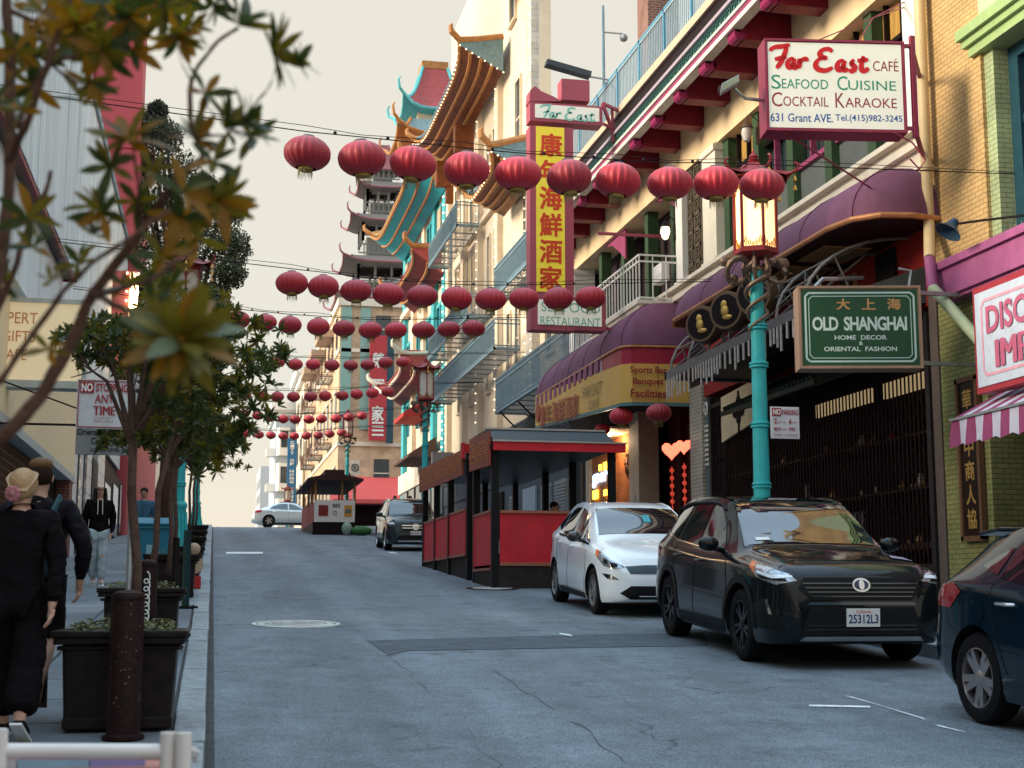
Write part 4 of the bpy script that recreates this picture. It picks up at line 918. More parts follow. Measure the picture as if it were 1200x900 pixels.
# grey pagoda tower on its roof line
pt = thing('pagoda_tower', 'grey timber pagoda tower with tiers of pink roofs behind the turquoise eaves', 'tower', (13.2, 118, 24))
tim = mat('grey_timber', (.20, .21, .20), .8, var=.15); pinkr = mat('pink_roof', (.27, .10, .115), .6, var=.15)
gsoff = mat('grey_soffit', (.17, .15, .15), .8)
z = 24.9
for i, (hx, hz) in enumerate(((3.9, 2.6), (3.3, 3.1), (2.7, 2.4), (2.1, 2.2))):
    roof4(pt, 13.2, 118, hx, hx, z+.6, .6, .8, gsoff, pinkr, .5, m_under=gsoff)
    fl = MB()
    for a in (-1, -.33, .33, 1):
        for b in (-1, 1): fl.box(13.2+a*hx*.62-.1, 13.2+a*hx*.62+.1, 118+b*hx*.62-.1, 118+b*hx*.62+.1, z-.6 if i == 0 else z-hz*.4, z+.7); fl.box(13.2+b*hx*.62-.1, 13.2+b*hx*.62+.1, 118+a*hx*.62-.1, 118+a*hx*.62+.1, z-hz*.4, z+.7)
    fl.build('post', tim, pt)
    MB().box(13.2-hx*.5, 13.2+hx*.5, 118-hx*.5, 118+hx*.5, z-hz*.9, z-hz*.25).build('tier_wall', tim, pt)
    r_ = MB(); h_ = hx*.62; railing(r_, [(13.2-h_, 118-h_), (13.2+h_, 118-h_)], z+1.5, .8, .4, .04, .05); r_.build('tier_rail', tim, pt)
    z += hz + .55
roof4(pt, 13.2, 118, 1.35, 1.35, z-.4, 2.4, .35, pinkr, pinkr, .25, m_under=gsoff)
MB().box(12.4, 14, 117.2, 118.8, z-2.0, z-.3).build('lantern_storey', tim, pt)
wv = thing('pale_bay_window_building', 'pale blue and white victorian building with bays at the far end of the street', 'building', (6.6, 168, 2))
pb = mat('pale_blue_wall', (.42, .47, .52), .7)
MB().box(6.9, 16, 168, 185, 2, 23).build('wall', pb, wv)
MB().box(6.3, 16.2, 167.4, 185, 23, 23.9).box(6.6, 16, 167.7, 185, 22.4, 23).build('cornice', white, wv)
for z in (9.5, 13.6, 17.7):
    b_ = MB().prism([(7.0, 168, z), (7.3, 167.1, z), (8.5, 167.1, z), (8.8, 168, z)], (0, 0, 3.2)).build('bay', white, wv)
    MB().box(7.5, 8.3, 167.05, 167.1, z+.9, z+2.8).build('bay_window', glass, b_)
    MB().box(5.9, 6.9, 168.4, 170.5, z, z+.9).build('balcony', white, wv)
cv = thing('cream_cornice_building', 'cream building with deep white cornice behind the far lanterns', 'building', (9.4, 152, 3))
MB().box(9.1, 20, 152.2, 166, 3, 25).build('wall', pc, cv)
MB().box(8.3, 20, 151.9, 166, 25, 26).box(8.7, 20, 152.0, 166, 24.2, 25).build('cornice', white, cv)
for z in (11, 16, 20.5):
    MB().box(9.3-.3, 9.11, 154, 157, z, z+2.4).box(9.0, 9.11, 160, 163, z, z+2.4).build('window', glass, cv)
cy = thing('vertical_blue_sign', 'tall blue vertical sign with white letters far up the street', 'sign', (8.2, 150, 6))
MB().box(7.4, 8.35, 149.8, 150.2, 11.1, 17.8).build('sign_box', mat('sign_blue', (.03, .16, .34), .5), cy)
tm = MB()
for i, ch in enumerate('CITY OF HONG KONG'):
    if ch != ' ': text(tm, ch, (7.66, 149.78, 17.2-i*.37), XU, ZU, .42, .30, bold=.04)
tm.build('lettering', white_ink, cy)
hb = thing('far_pale_building', 'pale hazy building in the distance beyond the crossing on the far hill', 'building', (9.5, 330, -4))
MB().box(10, 26, 320, 345, -6, 30).build('wall', mat('hazy_wall', (.6, .6, .6), .9), hb)
for k in range(5):
    for j in range(4): MB().box(9.9, 10, 322+j*5, 325+j*5, 12+k*3.4, 14+k*3.4).build('window', mat('hazy_glass', (.3, .33, .36), .4), hb)
# ================================================================ LEFT SIDE
sid = mat('weathered_white_siding', (.66, .73, .76), .65, var=.14, scale=3, dirt=.5, streak=True)
lw = thing('white_sided_building', 'tall building clad in weathered pale blue white vertical boards', 'building', (-3.3, 24, 1.6))
MB().box(-18, -3.7, 20, 57.8, 1, 15.2).build('wall', MATS['inner_wall'], lw)
y = 31.0; bme = MB().box(-.012, .05, 0, .27, 0, 8.75).mesh('siding_board', sid)
while y < 57.6:
    o = link(bme, 'siding_board', lw); o.location = Vector((-3.62-random.uniform(0, .012), y, 6.4)) - base(lw); y += .275
bme2 = MB().box(-.012, .05, 0, .27, 0, 8.3).mesh('siding_board', sid); y = 20.2
MB().box(-3.75, -3.5, 31, 57.8, 15.15, 15.4).build('coping', bluegrey, lw)
cyl_ = mat('cream_fascia', (.60, .50, .32), .6, var=.06, emit=(1, .8, .5), estr=.05)
MB().box(-3.7, -3.3, 20, 36.2, 4.4, 6.4).build('fascia', cyl_, lw)
ps_ = thing('projecting_box_sign', 'cream lit box sign with faded orange lettering high on the left facade', 'sign', (-3, 24, 5))
MB().box(-3.6, -2.14, 24.0, 24.35, 4.98, 6.25).build('sign_box', mat('lit_cream_face', (.72, .62, .42), .5, var=.05, emit=(1, .78, .46), estr=.22), ps_)
MB().box(-3.62, -2.1, 23.97, 24.38, 4.86, 4.98).box(-3.62, -2.1, 23.97, 24.38, 6.25, 6.32).box(-2.14, -2.1, 23.97, 24.38, 4.98, 6.25).build('rim', mat('pale_trim', (.45, .48, .46), .6), ps_)
tm = MB(); text(tm, 'EXPERT', (-3.58, 23.985, 5.9), XU, ZU, .72, .18); text(tm, 'GIFTS', (-3.4, 23.985, 5.6), XU, ZU, .52, .18); text(tm, 'CAFE', (-3.45, 23.985, 5.3), XU, ZU, .45, .18); tm.build('lettering', mat('faded_orange_ink', (.62, .26, .12), .6, var=0), ps_)
MB().box(-3.75, -3.28, 20, 36.3, 4.25, 4.42).build('fascia_rim', mat('pale_trim', (.45, .48, .46), .6), lw)
# projecting upper bay clad in boards with a maroon bottom edge
MB().box(-3.7, -3.0, 19, 30.3, 8.0, 12.7).build('bay', mat('brown_soffit', (.16, .11, .09), .7), lw)
y = 19.0; bme3 = MB().box(-.012, .05, 0, .265, 0, 4.62).mesh('bay_board', sid)
while y < 30.2:
    o = link(bme3, 'bay_board', lw); o.location = Vector((-2.96-random.uniform(0, .012), y, 8.08)) - base(lw); y += .27
MB().box(-3.0, -2.93, 19, 30.35, 7.98, 8.06).box(-3.7, -2.88, 30.3, 30.38, 7.96, 8.08).build('bay_edge', maroon, lw)
MB().box(-3.66, -3.0, 30.3, 30.36, 8.1, 12.7).build('bay_end', mat('blue_grey_edge', (.26, .33, .38), .6), lw)
MB().box(-3.72, -3.12, 19, 30.0, 6.45, 7.98).build('under_bay_wall', sid, lw)
# dark latticed shop under it
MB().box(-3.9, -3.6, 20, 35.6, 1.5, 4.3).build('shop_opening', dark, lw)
gx = MB(); y = 20.2; br = mat('brown_grille', (.12, .07, .045), .6, .3)
while y < 31.2:
    gx.box(-3.52, -3.5, y, y+.02, 1.6, 4.2); y += .16
z = 1.6
while z < 4.2: gx.box(-3.52, -3.5, 20.2, 31.2, z, z+.02); z += .14
gx.build('window_grille', br, lw, kind='stuff')
MB().box(-3.62, -3.3, 35.2, 35.9, 2.3, 4.3).build('brick_pier', brick_mat('dark_red_brick', (.22, .07, .05), (.16, .05, .04), (.2, .16, .14)), lw)
wt = mat('white_glazed_tile', (.52, .58, .62), .25, var=.06)
tl_ = MB().box(-.01, .02, 0, .44, 0, .44).mesh('wall_tile', wt, bevel=.008)
MB().box(-4, -3.36, 36.0, 46.8, 2.3, 6.4).build('tile_backing', mat('grout', (.2, .22, .22), .8), lw)
for (a, n) in ((36.02, 3), (38.1, 2), (39.8, 4), (43.8, 6)):
    for i in range(n):
        for j in range(8):
            o = link(tl_, 'wall_tile', lw); o.location = Vector((-3.35, a+i*.455, 2.5+j*.455)) - base(lw)
MB().box(-3.34, -3.3, 37.5, 38.0, 2.3, 5.6).box(-3.34, -3.3, 39.1, 39.7, 2.3, 5.6).box(-3.34, -3.3, 41.8, 43.6, 2.3, 5.4).build('shop_window', glass, lw)
fs = thing('furniture_sign', 'grey hanging shop sign with black lettering just below the no stopping sign', 'sign', (-1.5, 20, 3.4))
MB().box(-1.82, -1.12, 19.95, 20.03, 3.42, 3.8).build('sign_panel', mat('grey_sign_face', (.20, .21, .22), .6), fs)
tm = MB(); text(tm, 'Oriental Furniture', (-1.8, 19.94, 3.68), XU, ZU, .66, .085, bold=.02); text(tm, 'Collection', (-1.62, 19.94, 3.56), XU, ZU, .38, .09, bold=.02); text(tm, 'LOWER LEVEL', (-1.62, 19.94, 3.46), XU, ZU, .38, .05, bold=.02); tm.build('lettering', black_ink, fs)
MB().box(-3.4, -1.8, 19.98, 20.0, 3.8, 3.83).bar((-1.15, 19.99, 3.8), (-3.4, 19.99, 4.6), .02, .02).build('bracket', blackp, fs)
# left side carried on past the viewpoint, unseen, added to shade the near road
nl = thing('unseen_shade_building', 'plain unseen building beside the near left pavement, added to shade the road', 'building', (-3.6, 0, 0))
MB().box(-18, -3.6, -22, 18.9, -2, 8.8).build('wall', pc, nl)
for y in range(-20, 18, 4): MB().box(-3.62, -3.57, y, y+2.6, G(y)+.8, G(y)+3.0).box(-3.62, -3.57, y, y+1.4, 5.2, 7.4).build('window', glass, nl)
# pink-red building
pk = thing('pink_red_building', 'tall plain pink red building rising above the left trees', 'building', (-3.3, 58, 4))
MB().box(-16, -3.3, 58, 60.2, 3, 34).box(-16, -3.3, 60.2, 66.5, 3, 21.5).box(-16, -3.3, 66.5, 86, 3, 11.5).build('wall', pinkpaint, pk)
MB().box(-5.2, -5.12, 57.95, 58.0, 14, 27).box(-16, -3.3, 57.97, 58, 19.4, 19.44).build('conduit', maroon, pk)
for y in (61, 64): MB().box(-3.32, -3.27, y, y+1.2, 12, 14.2).build('window', glass, pk)
nb = thing('bulb_lit_sign', 'glowing vertical sign edge of light bulbs on the pink building', 'sign', (-2.8, 50, 9))
MB().box(-3.6, -2.75, 50, 50.3, 9.2, 12.6).build('sign_box', mat('dark_pink_box', (.35, .10, .10), .6), nb)
bulbs([((-2.72, 49.95, 9.3), (-2.72, 49.95, 12.5)), ((-2.9, 49.9, 9.3), (-2.9, 49.9, 12.5)), ((-3.1, 49.9, 9.3), (-3.1, 49.9, 12.5))], nb, r=.05, step=.3, name='bulb')
MB().box(-3.0, -2.72, 49.9, 49.99, 9.3, 12.5).build('neon_tube', mat('warm_tube', (1, .7, .4), .4, var=0, emit=(1, .62, .28), estr=11), nb)
# more left fronts, seen between the trees, up to the crossing and beyond
ll = thing('shop_row', 'row of dim shopfronts behind the left pavement trees', 'building', (-3.6, 47, 3))
MB().box(-4.2, -3.45, 46.9, 86, 2.6, 5.9).build('shopfront_wall', mat('dim_brown_front', (.06, .04, .035), .7, var=.3, scale=1), ll)
for k, y in enumerate(range(48, 85, 4)):
    MB().box(-3.44, -3.4, y, y+2.6, 3.4+.065*(y-48), 5.2+.065*(y-48)).build('shop_window', glass, ll)
lf = thing('distant_building', 'pale building on the left beyond the crossing', 'building', (-3.8, 99, 5))
MB().box(-20, -3.8, 99, 150, 3, 14).build('wall', pc, lf)
# ================================================================ SIGNS over the right pavement
def ribbon(mb, pts, wd, O, U, V, s, off=.004):
    """one brush stroke: a flat band with round ends through the points (in sign units)"""
    P = [Vector((a, b, 0)) for a, b in pts]; Q = []
    for i in range(len(P)-1):
        p0 = P[max(0, i-1)]; p1 = P[i]; p2 = P[i+1]; p3 = P[min(len(P)-1, i+2)]
        for k in range(5):
            t = k/5; Q.append(.5*((2*p1)+(p2-p0)*t+(2*p0-5*p1+4*p2-p3)*t*t+(3*p1-p0-3*p2+p3)*t*t*t))
    Q.append(P[-1]); N = U.cross(V); vs = []; n = len(Q)
    for i, q in enumerate(Q):
        d = (Q[min(n-1, i+1)]-Q[max(0, i-1)]).normalized(); e = Vector((-d.y, d.x, 0)); w_ = wd * (.55 + .45*math.sin(math.pi*min(1, (i+1.5)/(n*.5+1)) * .5)) * (1 if i < n-2 else .7)
        # a broad pen held at an angle: strokes running up the slope are thicker
        w_ *= .8 + .35*abs(d.x*.5 - d.y*.85)
        for g_ in (-1, 1): r = q + e*w_*g_; vs.append(O + U*r.x*s + V*r.y*s + N*off)
    return mb.add(vs, [(2*i, 2*i+1, 2*i+3, 2*i+2) for i in range(n-1)])
FAREAST = [[(3,84),(8,96),(28,104),(55,107),(88,115)], [(74,108),(64,75),(46,35),(26,8)], [(20,48),(45,54),(72,62)],
  [(104,50),(90,52),(77,36),(78,18),(90,14),(104,34)], [(107,54),(101,26),(108,12),(122,22)], [(130,54),(127,34),(122,10)], [(125,30),(138,48),(154,52),(156,42)],
  [(272,88),(256,100),(230,95),(217,78),(228,62),(250,60)], [(244,61),(212,52),(197,28),(208,8),(240,3),(272,18)],
  [(322,46),(306,48),(292,30),(294,10),(308,8),(322,30)], [(326,50),(317,18),(326,6),(340,14)], [(366,56),(354,38),(368,20),(360,4),(342,6)], [(350,30),(362,46)], [(408,72),(397,30),(400,8),(414,6),(428,20)], [(380,50),(402,52),(428,58)]]
def box_sign(root, p0, p1, z0, z1, depth, m_frame, rim=.05, m_face=None, name='frame'):
    """cabinet sign: front face from p0 to p1 in plan, returns O,U,V of the face"""
    a, b = Vector((*p0, 0)), Vector((*p1, 0)); U = (b-a).normalized(); Nn = U.cross(ZU)      # towards the viewer
    L_ = (b-a).length; m = MB()
    c_ = [a, b, b-Nn*depth, a-Nn*depth]
    m.prism([Vector((v.x, v.y, z0)) for v in c_], (0, 0, z1-z0)); m.build(name, m_frame, root)
    f = MB(); e = a+Nn*.004
    f.prism([e+U*rim+ZU*(z0+rim), e+U*(L_-rim)+ZU*(z0+rim), e+U*(L_-rim)+ZU*(z1-rim), e+U*rim+ZU*(z1-rim)], Nn*.002); 
    if m_face: f.build('sign_face', m_face, root)
    r = MB()
    for q in ((0, rim*.7), (L_-rim*.7, rim*.7)): r.prism([a+U*q[0]+ZU*z0, a+U*(q[0]+q[1])+ZU*z0, a+U*(q[0]+q[1])+ZU*z1, a+U*q[0]+ZU*z1], Nn*.02)
    r.prism([a+ZU*z0, a+U*L_+ZU*z0, a+U*L_+ZU*(z0+rim*.7), a+ZU*(z0+rim*.7)], Nn*.022).prism([a+ZU*(z1-rim*.7), a+U*L_+ZU*(z1-rim*.7), a+U*L_+ZU*z1, a+ZU*z1], Nn*.022)
    r.build('rim', m_frame, root)
    return a + Nn*.008 + ZU*z0, U, ZU, L_
fsg = thing('hanging_sign', 'white box sign with red green and blue lettering hung high over the pavement', 'sign', (8.9, 19.2, 9))
O, U, V, L_ = box_sign(fsg, (7.83, 19.3), (9.93, 19.0), 8.34, 9.76, .42, mat('wine_red_metal', (.26, .03, .07), .45, var=.15), .05, signwhite)
H_ = 1.42; K = .918; Uk = U*K
tm = MB()
for st_ in FAREAST: ribbon(tm, st_, 11.5, O+Uk*.09+V*.93, U, V, 1.49/430)
tm.build('brush_lettering', red_ink, fsg)
tm = MB(); text(tm, 'CAFÉ', O+Uk*1.78+V*.95, U, V, .42*K, .20); text(tm, 'C', O+Uk*.1+V*.37, U, V, .17*K, .22); text(tm, 'OCKTAIL', O+Uk*.285+V*.38, U, V, .74*K, .15); text(tm, 'K', O+Uk*1.14+V*.37, U, V, .15*K, .23); text(tm, 'ARAOKE', O+Uk*1.30+V*.38, U, V, .85*K, .15); tm.build('red_lettering', mar_ink, fsg)
tm = MB(); text(tm, 'S', O+Uk*.1+V*.64, U, V, .155*K, .22); text(tm, 'EAFOOD', O+Uk*.27+V*.65, U, V, .76*K, .15); text(tm, 'C', O+Uk*1.18+V*.64, U, V, .17*K, .22); text(tm, 'UISINE', O+Uk*1.36+V*.65, U, V, .79*K, .15); tm.build('green_lettering', green_ink, fsg)
tm = MB(); text(tm, '631 Grant AVE.', O+Uk*.07+V*.14, U, V, 1.02*K, .13, bold=.01); text(tm, 'Tel.(415)982-3245', O+Uk*1.13+V*.14, U, V, 1.1*K, .13, bold=.01); tm.build('blue_lettering', blue_ink, fsg)
wr_ = MATS['wine_red_metal']
MB().box(10.03, 10.10, 18.97, 19.04, 8.28, 9.86).bar((9.9, 19.02, 9.70), (10.05, 19.0, 9.70), .05, .05).bar((9.9, 19.02, 8.42), (10.05, 19.0, 8.42), .05, .05).bar((10.06, 19.02, 9.70), (11.0, 20.5, 9.70), .06, .06).bar((10.06, 19.02, 8.42), (11.0, 20.5, 8.42), .06, .06).build('mounting_frame', wr_, fsg)
MB().tube([(8.1, 19.3, 8.34), (10.0, 20.4, 7.9), (10.75, 20.7, 7.8)], .016, 5).tube([(8.6, 19.3, 9.76), (10.0, 20.1, 10.6), (11, 20.9, 11.2)], .01, 5).tube([(9.3, 19.3, 9.76), (10.0, 20.1, 10.6), (11, 20.9, 11.3)], .01, 5).tube([(9.7, 19.0, 8.34), (10.0, 19.0, 8.2), (10.2, 19.0, 7.95), (10.1, 19.0, 7.8), (9.95, 19.0, 7.95)], .014, 5).build('stay', wr_, fsg)
sc = thing('security_camera', 'grey bullet security camera fixed to the street end of the white box sign', 'camera', (7.6, 19.35, 9.0))
MB().prism([(7.10, 19.2, 8.83), (7.42, 19.28, 9.05), (7.42, 19.28, 9.17), (7.12, 19.2, 8.98)], (.03, .14, 0)).build('camera_body', steel, sc, bevel=.012)
MB().bar((7.35, 19.3, 8.95), (7.55, 19.4, 8.85), .03, .03).bar((7.55, 19.4, 8.85), (7.85, 19.5, 8.87), .04, .04).build('arm', steel, sc)
MB().prism([(7.095, 19.22, 8.86), (7.1, 19.32, 8.86), (7.105, 19.32, 8.96), (7.1, 19.22, 8.96)], (-.006, 0, 0)).build('lens', blackp, sc)
# Old Shanghai
osg = thing('shop_sign', 'dark green sign with pale lettering and wooden frame hanging over the pavement', 'sign', (9, 19.3, 5.4))
O, U, V, L_ = box_sign(osg, (8.33, 19.5), (10.08, 19.1), 4.83, 6.06, .38, mat('pinkish_wood', (.38, .24, .17), .6, var=.15, scale=6, streak=True), .05, mat('forest_green', (.008, .07, .03), .35, var=.08))
H_ = 1.23; b_ = MB()
pt_m = mat('mint_line', (.50, .68, .62), .5, var=0)
def frame_line(d, w_, ch):
    x0, x1, y0, y1 = d, L_-d, d, H_-d
    P = [(x0+ch, y0), (x1-ch, y0), (x1, y0+ch), (x1, y1-ch), (x1-ch, y1), (x0+ch, y1), (x0, y1-ch), (x0, y0+ch)]
    for i in range(8):
        a = O+U*P[i][0]+V*P[i][1]; c_ = O+U*P[(i+1) % 8][0]+V*P[(i+1) % 8][1]; b_.bar(a, c_, w_, .004, up=U.cross(V))
frame_line(.105, .028, .05); frame_line(.155, .012, .05); b_.build('border_line', pt_m, osg)
tm = MB(); 
for i, ch in enumerate('大上海'): ctext(tm, ch, O+U*(.56+i*.37)+V*.87, U, V, .20, .17, .009)
tm.build('chinese_lettering', mat('tan_letter', (.60, .33, .12), .5, var=0), osg)
tm = MB(); text(tm, 'OLD', O+U*.2+V*.56, U, V, .38, .21, bold=.03, spacing=.9); text(tm, 'SHANGHAI', O+U*.66+V*.56, U, V, .92, .21, bold=.03, spacing=.9)
text(tm, 'HOME  DECOR', O+U*.52+V*.425, U, V, .76, .068, bold=.02); text(tm, '&', O+U*.87+V*.345, U, V, .06, .06, bold=.02); text(tm, 'ORIENTAL  FASHION', O+U*.36+V*.255, U, V, 1.06, .068, bold=.02); tm.build('lettering', mat('pale_mint_letter', (.62, .76, .70), .5, var=0), osg)
MB().tube([(8.6, 19.5, 6.06), (8.75, 19.55, 6.2), (9.0, 19.6, 6.22), (9.9, 20.6, 6.5)], .03, 6).tube([(10.0, 19.3, 6.06), (10.1, 19.4, 6.35), (9.95, 19.5, 6.4)], .02, 6).box(10.1, 11.0, 19.2, 19.26, 5.95, 6.01).box(10.1, 11.0, 19.2, 19.26, 4.9, 4.96).build('hanger', steel, osg)
# vertical blade sign
bl = thing('blade_sign', 'tall pink framed vertical sign with yellow panel of red Chinese characters', 'sign', (8.4, 34, 10))
pinkm = mat('dusty_pink_metal', (.40, .085, .12), .5, var=.15, scale=2, dirt=.15, streak=True)
def B(x, y): return ay(x, y, 34.0)
def bb_(m, x0, y0, x1, y1, ya=33.99, yb=34.45):
    a = B(x0, y0); b = B(x1, y1); return m.box(a.x, b.x, ya, yb, b.z, a.z)
m = MB(); bb_(m, 621, 119, 706, 147); bb_(m, 621, 147, 673, 388); bb_(m, 658, 92, 691, 119); bb_(m, 626, 346, 710, 388, 34.0, 34.44)
a = B(619, 119); m.prism([(B(620, 119).x, 33.98, B(620, 119).z), (B(658, 117).x, 33.98, B(658, 119).z), (B(648, 114).x, 33.98, B(648, 113).z), (B(634, 107).x, 33.98, B(634, 107).z), (B(627, 101).x, 33.98, B(627, 101).z), (B(621, 106).x, 33.98, B(621, 106).z)], (0, .44, 0))
m.build('frame', pinkm, bl)
m = MB(); bb_(m, 627, 122, 702, 143, 33.975, 33.99); m.build('top_face', signwhite, bl)
m = MB(); bb_(m, 628, 148, 662, 343, 33.975, 33.99); m.build('yellow_face', mat('bright_yellow_face', (.84, .68, .06), .4, var=.08, scale=1, emit=(1, .75, .05), estr=.10), bl)
m = MB(); bb_(m, 630, 351, 705, 383, 33.97, 33.99); m.build('bottom_face', signwhite, bl)
tm = MB()
for st_ in FAREAST: ribbon(tm, st_, 8.5, B(633, 139)+Vector((0, -.03, 0)), XU, ZU, 1.42/430, off=0)
tm.build('brush_lettering', mat('faded_mint_ink', (.25, .60, .50), .5, var=0), bl)
tm = MB()
for i, ch in enumerate('康年海鮮酒家'):
    p = B(632, 183+i*31.3); ctext(tm, ch, (p.x, 33.965, p.z), XU, ZU, .58, .60, .03)
tm.build('chinese_lettering', mat('vermilion_ink', (.70, .06, .02), .5, var=0), bl)
tm = MB(); p = B(634, 365); text(tm, 'SEAFOOD', (p.x, 33.96, p.z), XU, ZU, 1.5, .24); p = B(633, 381); text(tm, 'RESTAURANT', (p.x, 33.96, p.z), XU, ZU, 1.52, .22); tm.build('lettering', mat('faded_green_ink', (.20, .50, .36), .5, var=0), bl)
m = MB(); q = B(706, 121); e = B(706, 145)
m.bar(q, (10.0, 34.2, q.z-.15), .07, .07).bar(e, (9.9, 34.2, e.z-.1), .06, .06).bar(q, (9.85, 34.2, 12.9), .07, .07).bar((9.7, 34.2, q.z-.08), (9.72, 34.2, 13.0), .06, .06).bar((9.35, 34.2, 8.2), (10.9, 34.2, 7.9), .07, .07).bar((9.3, 34.2, 10.6), (11, 34.2, 10.6), .07, .07).build('bracket', pinkm, bl)
# parking sign on the lamp post
ps = thing('parking_sign', 'white no parking street cleaning sign on the turquoise lamp post', 'sign', (7.8, 18.85, 3.9))
MB().box(7.59, 8.02, 18.84, 18.86, 3.72, 4.17).build('sign_plate', mat('grey_white_plate', (.55, .57, .60), .5, dirt=.2), ps, bevel=.01)
tm = MB().box(7.615, 7.745, 18.828, 18.84, 4.04, 4.15); text(tm, 'PARKING', (7.755, 18.83, 4.055), XU, ZU, .245, .075, bold=.02)
text(tm, '2', (7.64, 18.83, 3.93), XU, ZU, .04, .075, bold=.02); text(tm, 'AM  TO', (7.69, 18.83, 3.935), XU, ZU, .12, .03); text(tm, '6', (7.86, 18.83, 3.93), XU, ZU, .04, .075, bold=.02); text(tm, 'AM', (7.91, 18.83, 3.935), XU, ZU, .06, .03)
text(tm, 'MON', (7.64, 18.83, 3.83), XU, ZU, .1, .05, bold=.02); text(tm, 'THRU', (7.755, 18.83, 3.835), XU, ZU, .07, .025); text(tm, 'FRI', (7.86, 18.83, 3.83), XU, ZU, .09, .05, bold=.02); text(tm, 'STREET CLEANING', (7.63, 18.83, 3.755), XU, ZU, .35, .03)
tm.build('lettering', mar_ink, ps); tm = MB(); text(tm, 'NO', (7.625, 18.822, 4.055), XU, ZU, .11, .08, bold=.03); tm.build('white_lettering', white_ink, ps)
# ================================================================ lamp posts
lampglass_on = mat('lit_lantern_glass', (1, .8, .5), .5, var=0, emit=(1, .60, .24), estr=1.5)
lampglass_off = mat('milky_lantern_glass', (.55, .50, .45), .4, var=.1)
lampred = mat('lantern_red_paint', (.22, .02, .025), .45, var=.15)
bronze_d = mat('aged_bronze', (.16, .105, .075), .5, .5, var=.35, scale=22)
def lamp_post(x, y, label, lit=False):
    g0 = G(y)+KH; t = thing('lamp_post', label, 'lamp post', (x, y, g0), group='turquoise lamp posts with red pagoda lanterns')
    W = dict(world=False)
    MB().lathe([(.30, 0), (.30, .12), (.24, .16), (.23, .3), (.26, .34), (.22, .5), (.165, .8), (.15, 1.1), (.15, 1.22), (.17, 1.25), (.17, 1.31), (.13, 1.36)], 12).build('base', teal, t, smooth=True, **W)
    fl = MB()
    for k in range(12): a = k*math.pi/6; fl.tube([(.245*math.cos(a), .245*math.sin(a), .34), (.222*math.cos(a), .222*math.sin(a), .5), (.168*math.cos(a), .168*math.sin(a), .8), (.152*math.cos(a), .152*math.sin(a), 1.15)], .022, 5)
    fl.build('fluting', teal, t, smooth=True, **W)
    MB().lathe([(.118, 1.3), (.105, 3), (.092, 4.75)], 16).build('shaft', teal, t, smooth=True, **W)
    rg = MB()
    for z in (1.7, 2.55, 3.4, 3.95): rg.lathe([(.11, z-.05), (.135, z-.035), (.135, z-.01), (.112, z), (.135, z+.01), (.135, z+.035), (.11, z+.05)], 16)
    rg.build('ring', teal, t, smooth=True, **W)
    dr = MB()
    for s in (0, math.pi):
        dr.tube([(.13*math.cos(a*.55+s)*(1+.02*a), .13*math.sin(a*.55+s)*(1+.02*a), 3.9+.05*a) for a in range(20)], [.022+.0012*a for a in range(20)], 6)
        dr.tube([(.28*math.cos(s)+.16*math.cos(b), .1*math.sin(b+s), 4.75+.17*math.sin(b)) for b in [k*.5 for k in range(13)]], [.05]*6+[.04]*4+[.03, .025, .015], 6)
        dr.blob((.42*math.cos(s), .05, 4.9), .09, (1.2, .7, 1)); dr.blob((.3*math.cos(s), .12, 4.66), .07)
        for k in range(9): dr.cyl((.30*math.cos(s)+.2*math.cos(k*.7), .1*math.sin(k*.7), 4.75+.21*math.sin(k*.7)), (.30*math.cos(s)+.26*math.cos(k*.7), .1*math.sin(k*.7), 4.75+.27*math.sin(k*.7)), .016, .004, 4)
    for a in range(6): b = a*math.pi/3; dr.tube([(.08*math.cos(b), .08*math.sin(b), 4.6), (.2*math.cos(b), .2*math.sin(b), 4.78), (.16*math.cos(b), .16*math.sin(b), 4.95), (.26*math.cos(b), .26*math.sin(b), 5.0)], [.03, .035, .03, .02], 5)
    dr.build('dragon_scrollwork', bronze_d, t, smooth=True, **W)
    a0 = math.pi/6
    MB().lathe([(.0, 4.93), (.2, 4.95), (.33, 5.0), (.33, 5.06), (.3, 5.08)], 6, a0=a0).lathe([(.3, 6.02), (.33, 6.06), (.33, 6.1), (.0, 6.12)], 6, a0=a0).build('lantern_rim', lampred, t, **W)
    fm = MB()
    for k in range(6):
        a = a0+k*math.pi/3; c_ = Vector((.3*math.cos(a), .3*math.sin(a), 0)); fm.bar(c_+ZU*5.05, c_+ZU*6.05, .035, .035)
    fm.build('lantern_bar', lampred, t, **W)
    MB().lathe([(.275, 5.07), (.275, 6.03)], 6, a0=a0).build('lantern_glass', lampglass_on if lit else lampglass_off, t, **W)
    fg = MB()
    for k in range(6):
        a1, a2 = a0+k*math.pi/3, a0+(k+1)*math.pi/3; p = Vector((.286*math.cos(a1), .286*math.sin(a1), 0)); q = Vector((.286*math.cos(a2), .286*math.sin(a2), 0))
        for zc, sg_ in ((5.08, 1), (6.02, -1)):
            for f, hh_ in ((.14, .15), (.32, .09), (.5, .06), (.68, .09), (.86, .15)):
                c_ = p.lerp(q, f); fg.tube([c_+ZU*zc, c_+(q-p)*.06+ZU*(zc+sg_*hh_*.5), c_+ZU*(zc+sg_*hh_), c_-(q-p)*.06+ZU*(zc+sg_*hh_*.5)], .008, 4, closed=True)
    fg.build('filigree', mat('gilt_filigree', (.45, .22, .05), .4, .5), t, **W)
    rf = MB(); n = 24; prof = [(.47, 6.1), (.33, 6.15), (.22, 6.22), (.13, 6.31), (.07, 6.36)]; vs = []
    for j, (r, z) in enumerate(prof):
        for k in range(n):
            a = a0+2*math.pi*k/n; cr = abs(math.cos(3*(a-a0)))**6; f = 1-j/4; vs.append((r*(1+.22*cr*f)*math.cos(a), r*(1+.22*cr*f)*math.sin(a), z+.07*cr*f*f))
